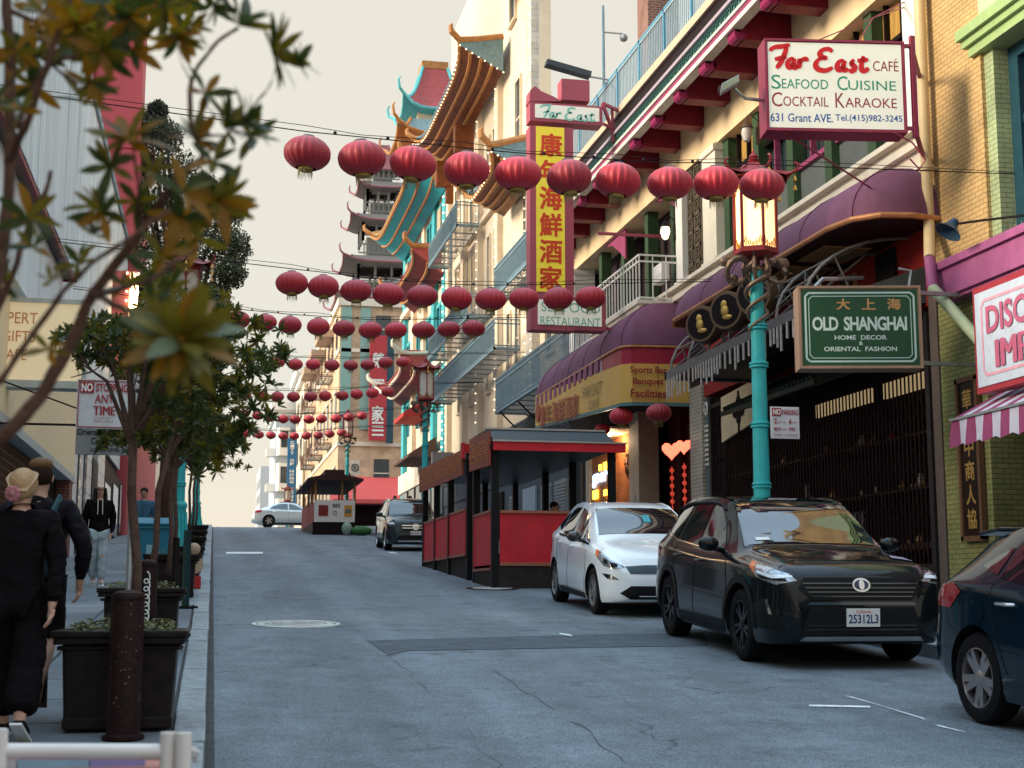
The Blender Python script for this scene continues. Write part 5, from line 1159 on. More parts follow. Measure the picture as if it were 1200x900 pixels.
    rf.add(vs, [(j*n+k, j*n+(k+1) % n, (j+1)*n+(k+1) % n, (j+1)*n+k) for j in range(4) for k in range(n)]); rf.lathe([(.0, 6.06), (.44, 6.1), (.47, 6.1)], 12)
    rf.build('pagoda_roof', lampred, t, **W)
    cr_ = MB()
    for k in range(6):
        a = a0+k*math.pi/3; e = Vector((math.cos(a), math.sin(a), 0)); cr_.tube([e*.14+ZU*6.31, e*.3+ZU*6.2, e*.52+ZU*6.16, e*.62+ZU*6.2, e*.64+ZU*6.28, e*.58+ZU*6.31], .022, 5)
    cr_.lathe([(.07, 6.36), (.09, 6.39), (.05, 6.42), (.07, 6.45), (.03, 6.5), (.0, 6.58)], 10); cr_.build('roof_ridge', lampred, t, smooth=True, **W)
    be = MB()
    for k in range(6):
        a = a0+k*math.pi/3; c_ = Vector((.58*math.cos(a), .58*math.sin(a), 0))
        for z in (6.12, 5.98): be.lathe([(.008, .08), (.02, .06), (.035, 0)], 6, c_+ZU*(z-.08))
        be.cyl(c_+ZU*6.25, c_+ZU*5.95, .004, .004, 3)
    be.build('bell', gold, t, **W)
    return t
near_lamp = lamp_post(7.5, 19.0, 'lit turquoise lamp post with glowing red framed lantern beside the dark green sign', True)
lamp_post(7.2, 49.7, 'turquoise lamp post with unlit red lantern behind the red parklet')
lamp_post(7.15, 79.0, 'small distant turquoise lamp post before the beige brick building')
lamp_post(-.66, 29.3, 'turquoise lamp post with red pagoda lantern among the left pavement trees')
lamp_post(-.62, 58.0, 'distant turquoise lamp post half hidden on the left pavement')
lamp_post(6.6, 132.0, 'tiny red lantern lamp post beyond the crossing near the tall blue sign')
pl_ = bpy.data.lights.new('lantern_light', 'POINT'); pl_.energy = 22; pl_.color = (1, .68, .36); pl_.shadow_soft_size = .25
po_ = bpy.data.objects.new('lantern_light', pl_); COL.objects.link(po_); po_.location = (7.5, 19.0, G(19)+KH+5.5); 
# wall lamps on the restaurant
for (y, z, lab, on) in ((33.0, 10.4, 'small lit glass wall lamp on the white pilaster above the balcony', 1), (27.4, 11.1, 'copper and glass wall lantern behind the nearest lamp post', 0)):
    wl = thing('wall_lamp', lab, 'lamp', (10.9, y, z)); x0 = 10.68
    MB().lathe([(0, -.2), (.07, -.16), (.12, .0), (.1, .12), (0, .14)], 12, (x0, y, z)).build('globe', mat('warm_globe', (1, .9, .7), .4, var=0, emit=(1, .8, .5), estr=2.2) if on else lampglass_off, wl, smooth=True)
    MB().lathe([(.14, .12), (.09, .2), (.03, .28), (0, .34)], 12, (x0, y, z)).tube([(x0, y, z+.3), (x0+.1, y, z+.42), (x0+.24, y, z+.3), (x0+.26, y, z)], .018, 6).box(10.9, 10.95, y-.07, y+.07, z-.2, z+.2).build('cap_and_arm', blackp if on else bronze_d, wl)
# ================================================================ strings of paper lanterns
paper = mat('red_lantern_cloth', (.44, .006, .022), .6, var=.12, scale=14, spec=.7)
_t = paper.node_tree; _p = _t.nodes['Principled BSDF']; _oi = _t.nodes.new('ShaderNodeObjectInfo'); _mr = _t.nodes.new('ShaderNodeMapRange'); _mr.inputs[3].default_value = .72; _mr.inputs[4].default_value = 1.25; _t.links.new(_oi.outputs['Random'], _mr.inputs[0]); _mm = [n for n in _t.nodes if n.type == 'MIX'][0]; _m2 = _t.nodes.new('ShaderNodeMix'); _m2.data_type = 'RGBA'; _m2.blend_type = 'MULTIPLY'; _m2.inputs[0].default_value = 1; _t.links.new(_mm.outputs[2], _m2.inputs[6]); _t.links.new(_mr.outputs[0], _m2.inputs[7]); _t.links.new(_m2.outputs[2], _p.inputs['Base Color']); _p.inputs['Sheen Weight'].default_value = .2; _p.inputs['Sheen Tint'].default_value = (1, .8, .9, 1); _p.inputs['Coat Weight'].default_value = .08; _p.inputs['Coat Roughness'].default_value = .3
nR, nA = 14, 80; vs = []
for i in range(nR+1):
    ph = .14*math.pi + (math.pi*.74)*i/nR; zz = -math.cos(ph)*.5*.75; rr_ = .5*math.sin(ph)
    for k in range(nA):
        a = 2*math.pi*k/nA; rib = 1 - .085*(1-abs(math.sin(a*10))**.7)*math.sin(ph)**.5 + .012
        vs.append((rr_*rib*math.cos(a), rr_*rib*math.sin(a), zz))
L_body = MB().add(vs, [(i*nA+k, i*nA+(k+1) % nA, (i+1)*nA+(k+1) % nA, (i+1)*nA+k) for i in range(nR) for k in range(nA)]).mesh('lantern_body', paper, smooth='all')
zt_, zb_ = .5*.75*math.cos(math.pi*.12), -.5*.75*math.cos(math.pi*.14)
L_cap = MB().lathe([(0, zt_+.06), (.13, zt_+.05), (.15, zt_+.02), (.19, zt_-.02), (.17, zt_-.03)], 20).mesh('lantern_cap', mat('dark_lantern_cap', (.07, .055, .07), .5), smooth=True)
L_rim = MB().lathe([(.17, zb_+.03), (.165, zb_-.01), (.155, zb_-.05), (.15, zb_-.05), (.15, zb_+.02), (0, zb_+.02)], 20).mesh('gold_rim', mat('gold_braid', (.36, .25, .07), .5, .3, var=.3, scale=40), smooth=True)
tf = MB()
for k in range(34):
    a = 2*math.pi*k/34+random.uniform(-.05, .05); l_ = random.uniform(.09, .19); tf.cyl((.15*math.cos(a), .15*math.sin(a), zb_-.04), (.155*math.cos(a+.06), .155*math.sin(a+.06), zb_-.05-l_), .006, .004, 3)
L_fr = tf.mesh('fringe', mat('gold_fringe', (.32, .27, .14), .7, var=.3, scale=30))
L_far = MB().lathe([(.5*math.sin(math.pi*(.1+.8*i/8)), -.375*math.cos(math.pi*(.1+.8*i/8))) for i in range(9)], 18).mesh('lantern_body', paper, smooth='all')
ROWS = [('nearest', 18.0, [(360,180),(424,186),(484,192),(547,199),(607,204),(667,208),(724,212),(785,215),(839,215),(893,217)], 56.5),
 ('second', 27.0, [(342,332),(379,336),(417,341),(455,345),(495,347),(535,350),(575,351),(614,350),(654,350),(692,349)], 37),
 ('third', 36.0, [(279,375),(311,378),(340,381),(373,383),(403,385),(434,387),(464,387),(496,387),(526,386),(555,385)], 27.5),
 ('fourth', 51.0, [(325.5,424),(346,427),(367,427),(389,428),(411,428),(431,427.5),(452,425),(472.7,424.5)], 18),
 ('fifth', 59.0, [(286.6,463),(306.6,464.5),(325,465),(344,465),(364,465),(381,464),(401,463.5),(418,462),(436.6,460.5),(454.5,459)], 16),
 ('sixth', 70.0, [(285.5,485),(302,487),(317,489),(332,491),(346,491.5),(362,491.5),(376.7,491),(394,490.5),(409,489),(424.5,487)], 13.6),
 ('farthest', 78.0, [(277,505),(288.5,508),(303.6,509.5),(317.5,510),(331.8,511),(345,511),(359,510.5),(373,510),(386.6,508.5),(400.6,507)], 12)]
for ri, (nm, Y, pts, dpx) in enumerate(ROWS):
    P = [ay(x, y, Y) for x, y in pts]; D = dpx/F*(P[0]-_E).dot(_fw)
    t_w = thing('lantern_wire', f'thin black wire across the street carrying the {nm} string of red lanterns', 'wire', (3, Y, P[0].z))
    tops = [p+Vector((0, 0, D*.47)) for p in P]
    line = [Vector((-3.5, Y, tops[0].z+.35))] + tops + [Vector((11.05, Y, tops[-1].z+(.25 if ri else .1)))]
    MB().tube(line, .008+.002*ri, 4).tube([p+Vector((0, .02, .06+.03*math.sin(i*2.1))) for i, p in enumerate(line)], .005+.0015*ri, 4).build('cable', wirem, t_w)
    if ri < 3:
        kn = MB()
        for a, b in zip(tops, tops[1:]): kn.blob(a.lerp(b, .5)+Vector((0, 0, .02)), .025, n=6, m=4)
        kn.build('cable_clip', wirem, t_w)
    for i, p in enumerate(P):
        n_ = len(P)
        which = 'leftmost' if i == 0 else ('rightmost' if i == n_-1 else ORD[i])
        lab = f'{which} red paper lantern on the {nm} string over the street' if i in (0, n_-1) else f'{which} red paper lantern from the left on the {nm} string over the street'
        t = thing('paper_lantern', lab, 'lantern', p, random.uniform(0, 6), 'red paper lanterns strung across the street')
        t.scale = (D*random.uniform(.97, 1.03),)*2 + (D*random.uniform(.95, 1.03),)
        t.rotation_euler = (random.uniform(-.09, .09), random.uniform(-.10, .10), random.uniform(0, 6))
        link(L_body if ri < 3 else L_far, 'lantern_body', t, False); link(L_cap, 'lantern_cap', t, False); link(L_rim, 'gold_rim', t, False)
        if ri < 4: link(L_fr, 'fringe', t, False)
# lanterns under the restaurant awning, and the lit hearts in the doorway
glowred = mat('glowing_red_paper', (.5, .05, .04), .5, emit=(1, .10, .05), estr=.35)
for i, (x, y, Y, d, lab) in enumerate(((728, 488, 32.9, 28, 'red paper lantern under the corner of the domed awning'), (772, 484, 31.4, 30, 'red paper lantern hanging under the awning nearest the cream pier'), (706, 503, 35.5, 18, 'third lantern deep under the domed awning'))):
    p = ay(x, y, Y); D = d/F*(p-_E).dot(_fw); t = thing('paper_lantern', lab, 'lantern', p, 0, 'lanterns under the restaurant awning'); t.scale = (D, D, D)
    for me, nm in ((L_body, 'lantern_body'), (L_cap, 'lantern_cap'), (L_rim, 'gold_rim'), (L_fr, 'fringe')): link(me, nm, t, False)
    MB().cyl((p.x, p.y, p.z+D*.4), (p.x, p.y, 6.9), .006, .006, 4).build('hanging_cord', wirem, t, world=False).matrix_local = Matrix.Scale(1/D, 4) @ Matrix.Translation(-p)
heart = mat('glowing_heart', (.8, .15, .08), .5, emit=(1, .13, .07), estr=2.6)
for (y, lab, s) in ((33.7, 'larger glowing red heart lantern with tassel in the dark doorway', .25), (32.75, 'smaller glowing red heart lantern beside the brick pier', .2)):
    p = Vector((10.98, y, 5.1)); t = thing('heart_lantern', lab, 'lantern', p, 0, 'glowing heart lanterns in the restaurant doorway')
    h = MB(); vs = []
    n = 18; ring = [(s*.062*16*math.sin(a)**3, s*.062*(13*math.cos(a)-5*math.cos(2*a)-2*math.cos(3*a)-math.cos(4*a))) for a in [2*math.pi*k/n for k in range(n)]]
    for q, f in ((-.12, .35), (-.1, .7), (0, 1), (.1, .7), (.12, .35)): vs += [(q, u*f, v*f) for u, v in ring]
    h.add(vs, [(i*n+k, i*n+(k+1) % n, (i+1)*n+(k+1) % n, (i+1)*n+k) for i in range(4) for k in range(n)] + [tuple(range(n)), tuple(range(4*n, 5*n))]).xf(Matrix.Rotation(R(60), 4, 'Z')).build('heart', heart, t, world=False, smooth='all')
    k_ = MB()
    for j in range(5): k_.blob((0, 0, -.5-j*.19), .06, n=6, m=4).cyl((0, 0, -.4-j*.19), (0, 0, -.6-j*.19), .012, .012, 4)
    for j in range(6): k_.cyl((0, 0, -1.3), (random.uniform(-.05, .05), random.uniform(-.05, .05), -1.65), .006, .004, 3)
    k_.build('tassel', glowred, t, world=False)
MB()
# ================================================================ red parklet
pr_ = mat('parklet_red', (.60, .018, .03), .5, var=.14, scale=2.5, dirt=.22, bump=.15); sil = mat('silver_trim', (.42, .40, .38), .4, .5)
pk_ = thing('parklet', 'red panelled outdoor dining parklet with black posts and lettered roof', 'parklet', (6, 30, 2))
X0, X1_ = 5.02, 7.25
def slope_box(mb, x0, x1, y0, y1, h0, h1, b=None):
    """a box whose floor and top follow the street"""
    return mb.add([(x0,y0,G(y0)+h0),(x1,y0,G(y0)+h0),(x1,y1,G(y1)+h0),(x0,y1,G(y1)+h0),(x0,y0,G(y0)+h1),(x1,y0,G(y0)+h1),(x1,y1,G(y1)+h1),(x0,y1,G(y1)+h1)],
                  [(0,3,2,1),(4,5,6,7),(0,1,5,4),(1,2,6,5),(2,3,7,6),(3,0,4,7)])
dk = MB().box(X0, X1_, 26.0, 28.0, 1.6, 2.12).box(X0+.05, X1_, 28.75, 35.0, 1.75, 2.42).build('platform', mat('dark_timber_base', (.035, .028, .026), .7, var=.3, scale=6), pk_)
MB().box(5.3, X1_, 28.0, 28.75, 1.7, 2.2).build('step', mat('dark_timber_base', (0, 0, 0)), pk_)
def rpanel(y0, y1, z0, z1, x=X0):
    o = MB().box(x-.0, x+.05, y0, y1, z0, z1).build('red_panel', pr_, pk_)
    MB().box(x-.02, x+.07, y0, y1, z1, z1+.045).box(x-.02, x, y0, y1, z0, z0+.05).build('panel_rail', mat('bronze_rail', (.35, .13, .08), .45, .3), o)
    MB().box(x-.012, x, y0, y0+.035, z0, z1).box(x-.012, x, y1-.035, y1, z0, z1).build('panel_edge', pr_, o)
rpanel(26.12, 27.9, 2.02, 3.08)
for i, (a, b) in enumerate(((28.95, 31.0), (31.03, 33.0), (33.03, 34.8))): rpanel(a, b, 2.36, 3.28+.0*i, X0+.02)
o = MB().box(X0+.14, X1_, 25.99, 26.04, 2.12, 3.06).build('red_panel', pr_, pk_)
MB().box(X0+.14, X1_, 25.95, 26.07, 3.06, 3.11).box(X0+.14, X1_, 25.97, 25.99, 2.1, 2.16).build('panel_rail', MATS['bronze_rail'], o)
pp = mat('parklet_black', (.012, .012, .013), .45)
for (x, y, z0, z1) in ((X0, 26.0, 1.7, 4.3), (X0, 27.9, 1.8, 4.3), (X0+.02, 28.75, 1.85, 4.55), (X0, 31.0, 2, 4.4), (X0, 33.0, 2, 4.4), (X0, 34.85, 2.1, 4.4), (X1_, 26.0, 1.7, 4.3), (X1_, 29, 1.8, 4.3), (X1_, 31.5, 2, 4.3), (X1_, 34.8, 2.1, 4.3), (6.5, 34.85, 2.1, 4.4)):
    MB().box(x-.01, x+.12, y-.01, y+.12, z0, z1).build('post', pp, pk_)
MB().box(4.95, 7.3, 25.85, 28.2, 4.24, 4.31).box(5.1, 7.5, 28.2, 35.1, 4.3, 4.38).build('roof_deck', pp, pk_)
MB().box(5.0, 7.52, 25.82, 25.86, 4.2, 4.36).box(4.9, 4.95, 28.55, 28.8, 4.3, 4.62).box(4.9, 5.4, 28.62, 28.68, 4.42, 4.6).build('red_fascia', pr_, pk_)
MB().prism([(5.0, 25.8, 4.38), (5.0, 26.5, 4.66), (5.0, 26.5, 4.4)], (2.3, 0, 0)).prism([(5.0, 26.5, 4.66), (5.0, 28.0, 4.66), (5.0, 28.0, 4.4), (5.0, 26.5, 4.4)], (2.3, 0, 0)).build('roof_skirt', mat('slate_navy', (.025, .045, .055), .5), pk_)
MB().box(4.98, 7.54, 25.79, 25.83, 4.36, 4.39).box(4.98, 7.3, 26.45, 26.52, 4.655, 4.69).build('roof_edge', sil, pk_)
rust = mat('rust_sign_panel', (.30, .06, .035), .5, .2, var=.25, scale=4); 
for (ya, yb, z0a, z1a, z0b, z1b) in ((25.9, 27.95, 3.92, 4.56, 3.98, 4.62), (28.8, 35.0, 3.98, 4.5, 4.06, 4.62)):
    s_ = MB().add([(4.93, ya, z0a), (4.93, yb, z0b), (4.93, yb, z1b), (4.93, ya, z1a), (4.97, ya, z0a), (4.97, yb, z0b), (4.97, yb, z1b), (4.97, ya, z1a)], [(0,1,2,3),(7,6,5,4),(0,4,5,1),(1,5,6,2),(2,6,7,3),(3,7,4,0)]).build('sign_board', rust, pk_)
    g_ = MB(); r0 = random.Random(5); n = int((yb-ya)*7)
    for i in range(n):
        y = ya+.08+(yb-ya-.16)*i/n
        for j in range(7):
            if r0.random() < .82: z = z0a+.13+j*.055+(z0b-z0a)*(y-ya)/(yb-ya); g_.box(4.922, 4.931, y, y+.1, z, z+r0.choice((.02, .035)))
    g_.build('gilt_fretwork', mat('orange_gilt', (.55, .20, .05), .5, .3), s_, kind='stuff')
for (x, y, w1, w2, z, lab) in ((5.7, 29.5, 1.3, .6, 3.05, 'dark dining table in the middle of the red parklet'), (5.7, 32.5, 1.3, .6, 3.1, 'dark dining table at the far end of the red parklet'), (5.6, 27.1, 1.5, .3, 3.05, 'narrow dark table in front of the seated diner')):
    tt = thing('dining_table', lab, 'table', (x+w1/2, y+w2/2, z-.75))
    MB().box(x, x+w1, y, y+w2, z, z+.05).build('table_top', mat('dark_table', (.06, .03, .02), .5), tt); MB().box(x+w1/2-.05, x+w1/2+.05, y+w2/2-.05, y+w2/2+.05, z-.75, z).build('pedestal', MATS['dark_table'], tt)
# ================================================================ white parklet like a trolley car, far up
tr = thing('trolley_parklet', 'white and red outdoor seating hut shaped like a trolley car near the crossing', 'parklet', (5.6, 70, 4.6))
g6 = G(68)
MB().box(4.65, 6.55, 68, 68.08, g6+.6, g6+1.62).build('white_panel', white, tr)
MB().box(4.6, 6.6, 68.1, 77, g6+.05, g6+.6).build('platform', blackp, tr)
MB().box(4.62, 4.68, 68.1, 72.0, g6+.5, g6+1.5).box(4.62, 4.68, 72.2, 77, g6+.6, g6+1.7).build('side_panel', mat('faded_red_panel', (.35, .08, .07), .6), tr)
MB().box(4.85, 5.3, 67.97, 68.0, g6+.88, g6+1.38).build('poster', mat('dark_red_poster', (.22, .02, .02), .5), tr)
MB().box(6.05, 6.42, 67.97, 68.0, g6+.86, g6+1.38).build('orange_notice', mat('orange_notice', (.65, .30, .04), .5), tr)
tm = MB(); text(tm, '852', (5.5, 67.98, g6+1.28), XU, ZU, .36, .17, bold=.05); tm.tube([(5.62+.09*math.cos(a), 67.97, g6+1.02+.09*math.sin(a)) for a in [k*.5 for k in range(13)]], .014, 4).box(6.1, 6.36, 67.955, 67.97, g6+1.0, g6+1.2); tm.build('lettering', mat('grey_letter', (.15, .16, .16), .6, var=0), tr)
for x, y in ((4.66, 68.1), (4.66, 70.5), (4.66, 73), (4.66, 76.9), (6.5, 68.1), (5.9, 68.1), (6.5, 72), (6.5, 76.8)): MB().box(x, x+.1, y, y+.1, g6+1.5, g6+2.75).build('post', mat('amber_wood', (.35, .16, .05), .6), tr)
MB().prism([(4.3, 67.6, g6+2.62), (5.1, 67.6, g6+2.8), (5.1, 67.6, g6+3.02), (6.0, 67.6, g6+3.02), (6.0, 67.6, g6+2.8), (6.9, 67.6, g6+2.62), (6.9, 67.6, g6+2.52), (4.3, 67.6, g6+2.52)], (0, 9.8, 0)).build('roof', mat('dark_brown_roof', (.05, .025, .022), .6), tr)
# bins, sandbags, signal
def bin_(p, s, m, label, grp=None, open_=0, rz=0):
    t = thing('wheelie_bin', label, 'bin', p, rz, grp)
    b = MB(); b.add([(-.24*s, -.27*s, .06), (.24*s, -.27*s, .06), (.24*s, .25*s, .06), (-.24*s, .25*s, .06), (-.29*s, -.34*s, .98*s), (.29*s, -.34*s, .98*s), (.29*s, .33*s, .98*s), (-.29*s, .33*s, .98*s)], [(0,3,2,1),(4,5,6,7),(0,1,5,4),(1,2,6,5),(2,3,7,6),(3,0,4,7)])
    b.build('body', m, t, world=False, bevel=.025)
    MB().box(-.31*s, .31*s, -.37*s, .36*s, .93*s, .98*s).build('rim', m, t, world=False, bevel=.01)
    MB().prism([(-.31*s, -.39*s, .985*s), (-.31*s, .36*s, .985*s), (-.31*s, .36*s, 1.06*s), (-.31*s, 0, 1.13*s), (-.31*s, -.39*s, 1.02*s)], (.62*s, 0, 0)).build('lid', m, t, world=False, bevel=.015)
    MB().tube([(-.27*s, .38*s, .95*s), (-.27*s, .45*s, 1.0*s), (.27*s, .45*s, 1.0*s), (.27*s, .38*s, .95*s)], .018, 6).build('handle', m, t, world=False)
    for x in (-.27*s, .27*s): MB().lathe([(0, -.03), (.12*s, -.03), (.12*s, .03), (0, .03)], 16, (x, .27*s, .12*s), 'x').build('wheel', rubber, t, world=False)
    MB().box(-.1*s, .1*s, -.318*s, -.312*s, .5*s, .66*s).build('recycling_label', mat('pale_blue_print', (.25, .45, .55), .6), t, world=False)
    return t
p = ag(175, 685, .14); bin_((p.x, p.y+.25, p.z), .98, mat('recycling_blue', (.015, .17, .26), .45, var=.08), 'bright blue recycling bin on the left pavement behind the planters', rz=.1)
p = ag(429, 621, .14); bin_((7.85, 60, G(60)+KH), 1.15, mat('dark_teal_plastic', (.02, .07, .085), .5), 'dark teal wheeled bin on the far right pavement')
gb = thing('sandbag_pile', 'green covered sandbags at the foot of the trolley shaped hut', 'sandbags', (6.5, 67.2, G(67)))
MB().blob((6.75, 66.9, G(67)+.22), .32, (1.6, 1, .7)).build('green_cover', mat('green_tarp', (.05, .16, .05), .7, bump=.5), gb, smooth='all'); MB().blob((6.1, 67, G(67)+.3), .3, (.8, .8, 1.1)).build('pale_bag', mat('pale_green_sack', (.25, .35, .3), .8, bump=.6), gb, smooth='all')
ts = thing('traffic_signal', 'traffic signal post with round no turn sign before the red awning', 'traffic signal', (7.9, 83, G(83)+KH))
MB().cyl((7.9, 83, G(83)), (7.9, 83, G(83)+4.0), .06, .05, 8).build('post', steel, ts); MB().box(7.45, 7.72, 82.8, 83.0, G(83)+2.3, G(83)+3.2).build('signal_head', blackp, ts)
MB().box(7.68, 8.2, 82.7, 82.73, G(83)+3.1, G(83)+3.9).build('sign_plate', white, ts)
m = MB(); c_ = Vector((7.94, 82.68, G(83)+3.5)); m.tube([c_+Vector((.2*math.cos(a), 0, .2*math.sin(a))) for a in [k*math.pi/8 for k in range(16)]], .03, 4, closed=True).bar(c_+Vector((-.14, 0, .14)), c_+Vector((.14, 0, -.14)), .04, .02).tube([c_+Vector((-.05, .01, -.12)), c_+Vector((-.05, .01, .05)), c_+Vector((.08, .01, .05))], .02, 4); m.build('no_turn_symbol', black_ink, ts)
# ================================================================ bollards, planters, posts on the left pavement
bolm = mat('chipped_dark_paint', (.020, .009, .009), .42, var=.5, scale=26, bump=.3)
def bollard(p, h, r, label):
    t = thing('bollard', label, 'bollard', p, 0, 'dark bollards along the left kerb')
    MB().lathe([(r, 0), (r, h-.06), (r*.97, h-.05), (r*1.02, h-.04), (r*1.02, h-.02), (r*.9, h), (r*.4, h+.015), (0, h+.018)], 24).build('post', bolm, t, world=False, smooth=True)
    MB().lathe([(r*1.25, 0), (r*1.25, .02), (r, .03)], 24).build('foot_ring', bolm, t, world=False)
    return t
p = ag(144, 866, .14); b1 = bollard((p.x, p.y, p.z), .84, .097, 'thick dark scuffed bollard standing in front of the nearest planter')
ch = MB()
for k in range(34):
    a = random.uniform(-2.6, -.5); z = random.uniform(.15, .8); s_ = random.uniform(.001, .0045); c_ = Vector((.0985*math.cos(a), .0985*math.sin(a), z)); ta = Vector((-math.sin(a), math.cos(a), 0))
    ch.add([c_-ta*s_-ZU*s_, c_+ta*s_*1.4, c_+ta*s_+ZU*s_*1.6, c_-ta*s_*.6+ZU*s_], [(0, 1, 2, 3)])
ch.build('paint_chip', mat('exposed_metal', (.22, .15, .13), .6), b1, world=False, kind='stuff')
p = Vector((-.53, 12.85, G(12.85)+KH)); b2 = bollard((p.x, p.y, p.z), .86, .085, 'black bollard with white graffiti scrawl between the first two planters')
gf = MB(); P = []
for k in range(60):
    t_ = k/59; a = -1.55+.28*math.sin(k*.9)+.0; z = .74-.55*t_ + .035*math.cos(k*.9); P.append(Vector((.088*math.cos(a), .088*math.sin(a), z)))
gf.tube(P, .006, 4).tube([(.088*math.cos(-1.4), .088*math.sin(-1.4), .30), (.088*math.cos(-1.38), .088*math.sin(-1.38), .02)], .004, 4).tube([(.088*math.cos(-1.75), .088*math.sin(-1.75), .3), (.088*math.cos(-1.8), .088*math.sin(-1.8), .08)], .005, 4)
gf.build('graffiti', white_ink, b2, world=False)
gcov = mat('grey_green_leaf', (.16, .18, .085), .6, var=.4, scale=30); gcov2 = mat('dry_leaf', (.27, .25, .15), .7, var=.4, scale=30)
soil = mat('potting_soil', (.03, .02, .015), .95, var=.4, scale=20)
def planter(x, y, s, hgt, label, rz=0.0, leaves=500):
    t = thing('planter', label, 'planter', (x, y, G(y)+KH), rz, 'black square tree planters along the left kerb')
    a = s/2; b = s/2*.86
    MB().add([(-b,-b,0),(b,-b,0),(b,b,0),(-b,b,0),(-a*.93,-a*.93,hgt*.86),(a*.93,-a*.93,hgt*.86),(a*.93,a*.93,hgt*.86),(-a*.93,a*.93,hgt*.86)], [(0,3,2,1),(4,5,6,7),(0,1,5,4),(1,2,6,5),(2,3,7,6),(3,0,4,7)]).build('tub', planter_m, t, world=False, bevel=.02)
    r_ = MB()
    for (e, z0, z1) in ((.98, .80, .84), (1.06, .86, .93), (1.10, .93, 1.0)):
        h = a*e; i_ = a*.86
        for (x0, x1, y0, y1) in ((-h, h, -h, -i_), (-h, h, i_, h), (-h, -i_, -i_, i_), (i_, h, -i_, i_)): r_.box(x0, x1, y0, y1, hgt*z0, hgt*z1)
    r_.build('rim', planter_m, t, world=False, bevel=.012)
    MB().box(-b*1.03, b*1.03, -b*1.03, b*1.03, 0, .07).build('foot', planter_m, t, world=False, bevel=.01)
    MB().box(-a*.86, a*.86, -a*.86, a*.86, hgt*.8, hgt*.93).build('soil', soil, t, world=False)
    for m_, n in ((gcov, leaves), (gcov2, leaves//3)):
        g_ = MB()
        for k in range(n):
            u, v = random.uniform(-1, 1)*a*.88, random.uniform(-1, 1)*a*.88; z = hgt*.95+random.uniform(0, .10)*(1-.5*abs(u/a))+.03*math.sin(u*20)*math.sin(v*17)
            M_ = Matrix.Translation((u, v, z)) @ Matrix.Rotation(random.uniform(0, 6.3), 4, 'Z') @ Matrix.Rotation(random.uniform(-.9, .9), 4, 'X'); l_ = random.uniform(.014, .03)
            g_.add([M_ @ Vector(q) for q in ((0, 0, 0), (l_*.6, l_*.35, .004), (l_*1.3, 0, 0), (l_*.6, -l_*.35, .004))], [(0, 1, 2, 3)])
        g_.build('ground_cover', m_, t, world=False, kind='stuff')
    return t
PL = [(-.52, 9.42, .72, .58, 'nearest black planter with grey green ground cover behind the thick bollard'), (-.60, 13.75, .70, .58, 'second black planter behind the graffiti bollard'), (-.55, 21.5, .72, .6, 'black planter beyond the blue recycling bin'), (-.55, 25.0, .8, .6, 'black planter just before the left lamp post'), (-.55, 31.5, .8, .6, 'black planter just beyond the left lamp post'), (-.55, 38, .8, .6, 'far black planter on the left pavement'), (-.55, 46, .8, .6, 'farthest black planter near the crest')]
for i, a in enumerate(PL): planter(*a, leaves=(1500, 900, 200, 150, 100, 60, 60)[i])
for i, (px, pt_, pb_, r, h, lab) in enumerate(((217, 630, 713, .05, 1.0, 'dark slim post at the kerb beside the second planter'), (203, 0, 745, .035, 1.0, 'black post with a flat foot beside the second planter'))):
    p = ag(px, pb_, .14); t = thing('metal_post', lab, 'post', p); MB().cyl((0, 0, 0), (0, 0, h), r, r, 10).build('post', mat('dark_teal_post', (.015, .04, .045), .5) if i == 0 else blackp, t, world=False); MB().box(-.1, .16, -.1, .1, 0, .03).build('foot', blackp, t, world=False)
p = ag(226, 690, .14); t = thing('utility_box', 'small red box with a pale round object on it at the kerb', 'box', p)
MB().box(-.12, .12, -.12, .12, 0, .2).build('red_base', mat('hydrant_red', (.4, .02, .02), .5), t, world=False, bevel=.02); MB().lathe([(0, -.05), (.15, -.05), (.15, .05), (0, .05)], 18, (0, -.05, .38), 'y').blob((0, 0, .62), .1).build('pale_disc', mat('tan_disc', (.45, .33, .22), .6), t, world=False)
# utility cover in the pavement
sheet('utility_cover', gp((216, 700), (232, 700), (232, 722), (214, 722)), KH+.006, mat('cover_plate', (.20, .24, .26), .6, var=.2))
# no stopping sign
ns = thing('no_stopping_sign', 'white sign with red letters STOPPING ANY TIME on a grey pole', 'sign', (-.72, 12.4, 1))
px_ = -.66
MB().cyl((px_, 12.45, G(12.45)+KH), (px_, 12.45, 3.4), .026, .026, 10).build('pole', steel, ns)
MB().box(-1.135, -.70, 12.4, 12.41, 2.92, 3.335).build('sign_plate', mat('grey_white_plate', (0, 0, 0)), ns)
tm = MB().box(-1.11, -1.0, 12.388, 12.398, 3.22, 3.31); text(tm, 'STOPPING', (-.985, 12.39, 3.23), XU, ZU, .26, .07, bold=.03); text(tm, 'ANY', (-.99, 12.39, 3.135), XU, ZU, .155, .075, bold=.015); [text(tm, 'TIME', (-1.0+.002*q, 12.39-.0006*q, 3.035), XU, ZU, .175, .075) for q in range(4)]; text(tm, 'TOW-AWAY ZONE', (-.995, 12.39, 3.0), XU, ZU, .14, .014); text(tm, 'GRANT AVENUE', (-.995, 12.39, 2.975), XU, ZU, .16, .014)
for (x0, x1, z0, z1) in ((-1.125, -.71, 2.93, 2.937), (-1.125, -.71, 3.318, 3.325), (-1.125, -1.118, 2.93, 3.325), (-.717, -.71, 2.93, 3.325)): tm.box(x0, x1, 12.39, 12.398, z0, z1)
tm.build('lettering', mar_ink, ns); tm = MB(); text(tm, 'NO', (-1.1, 12.385, 3.23), XU, ZU, .09, .07, bold=.03); tm.build('white_lettering', white_ink, ns)
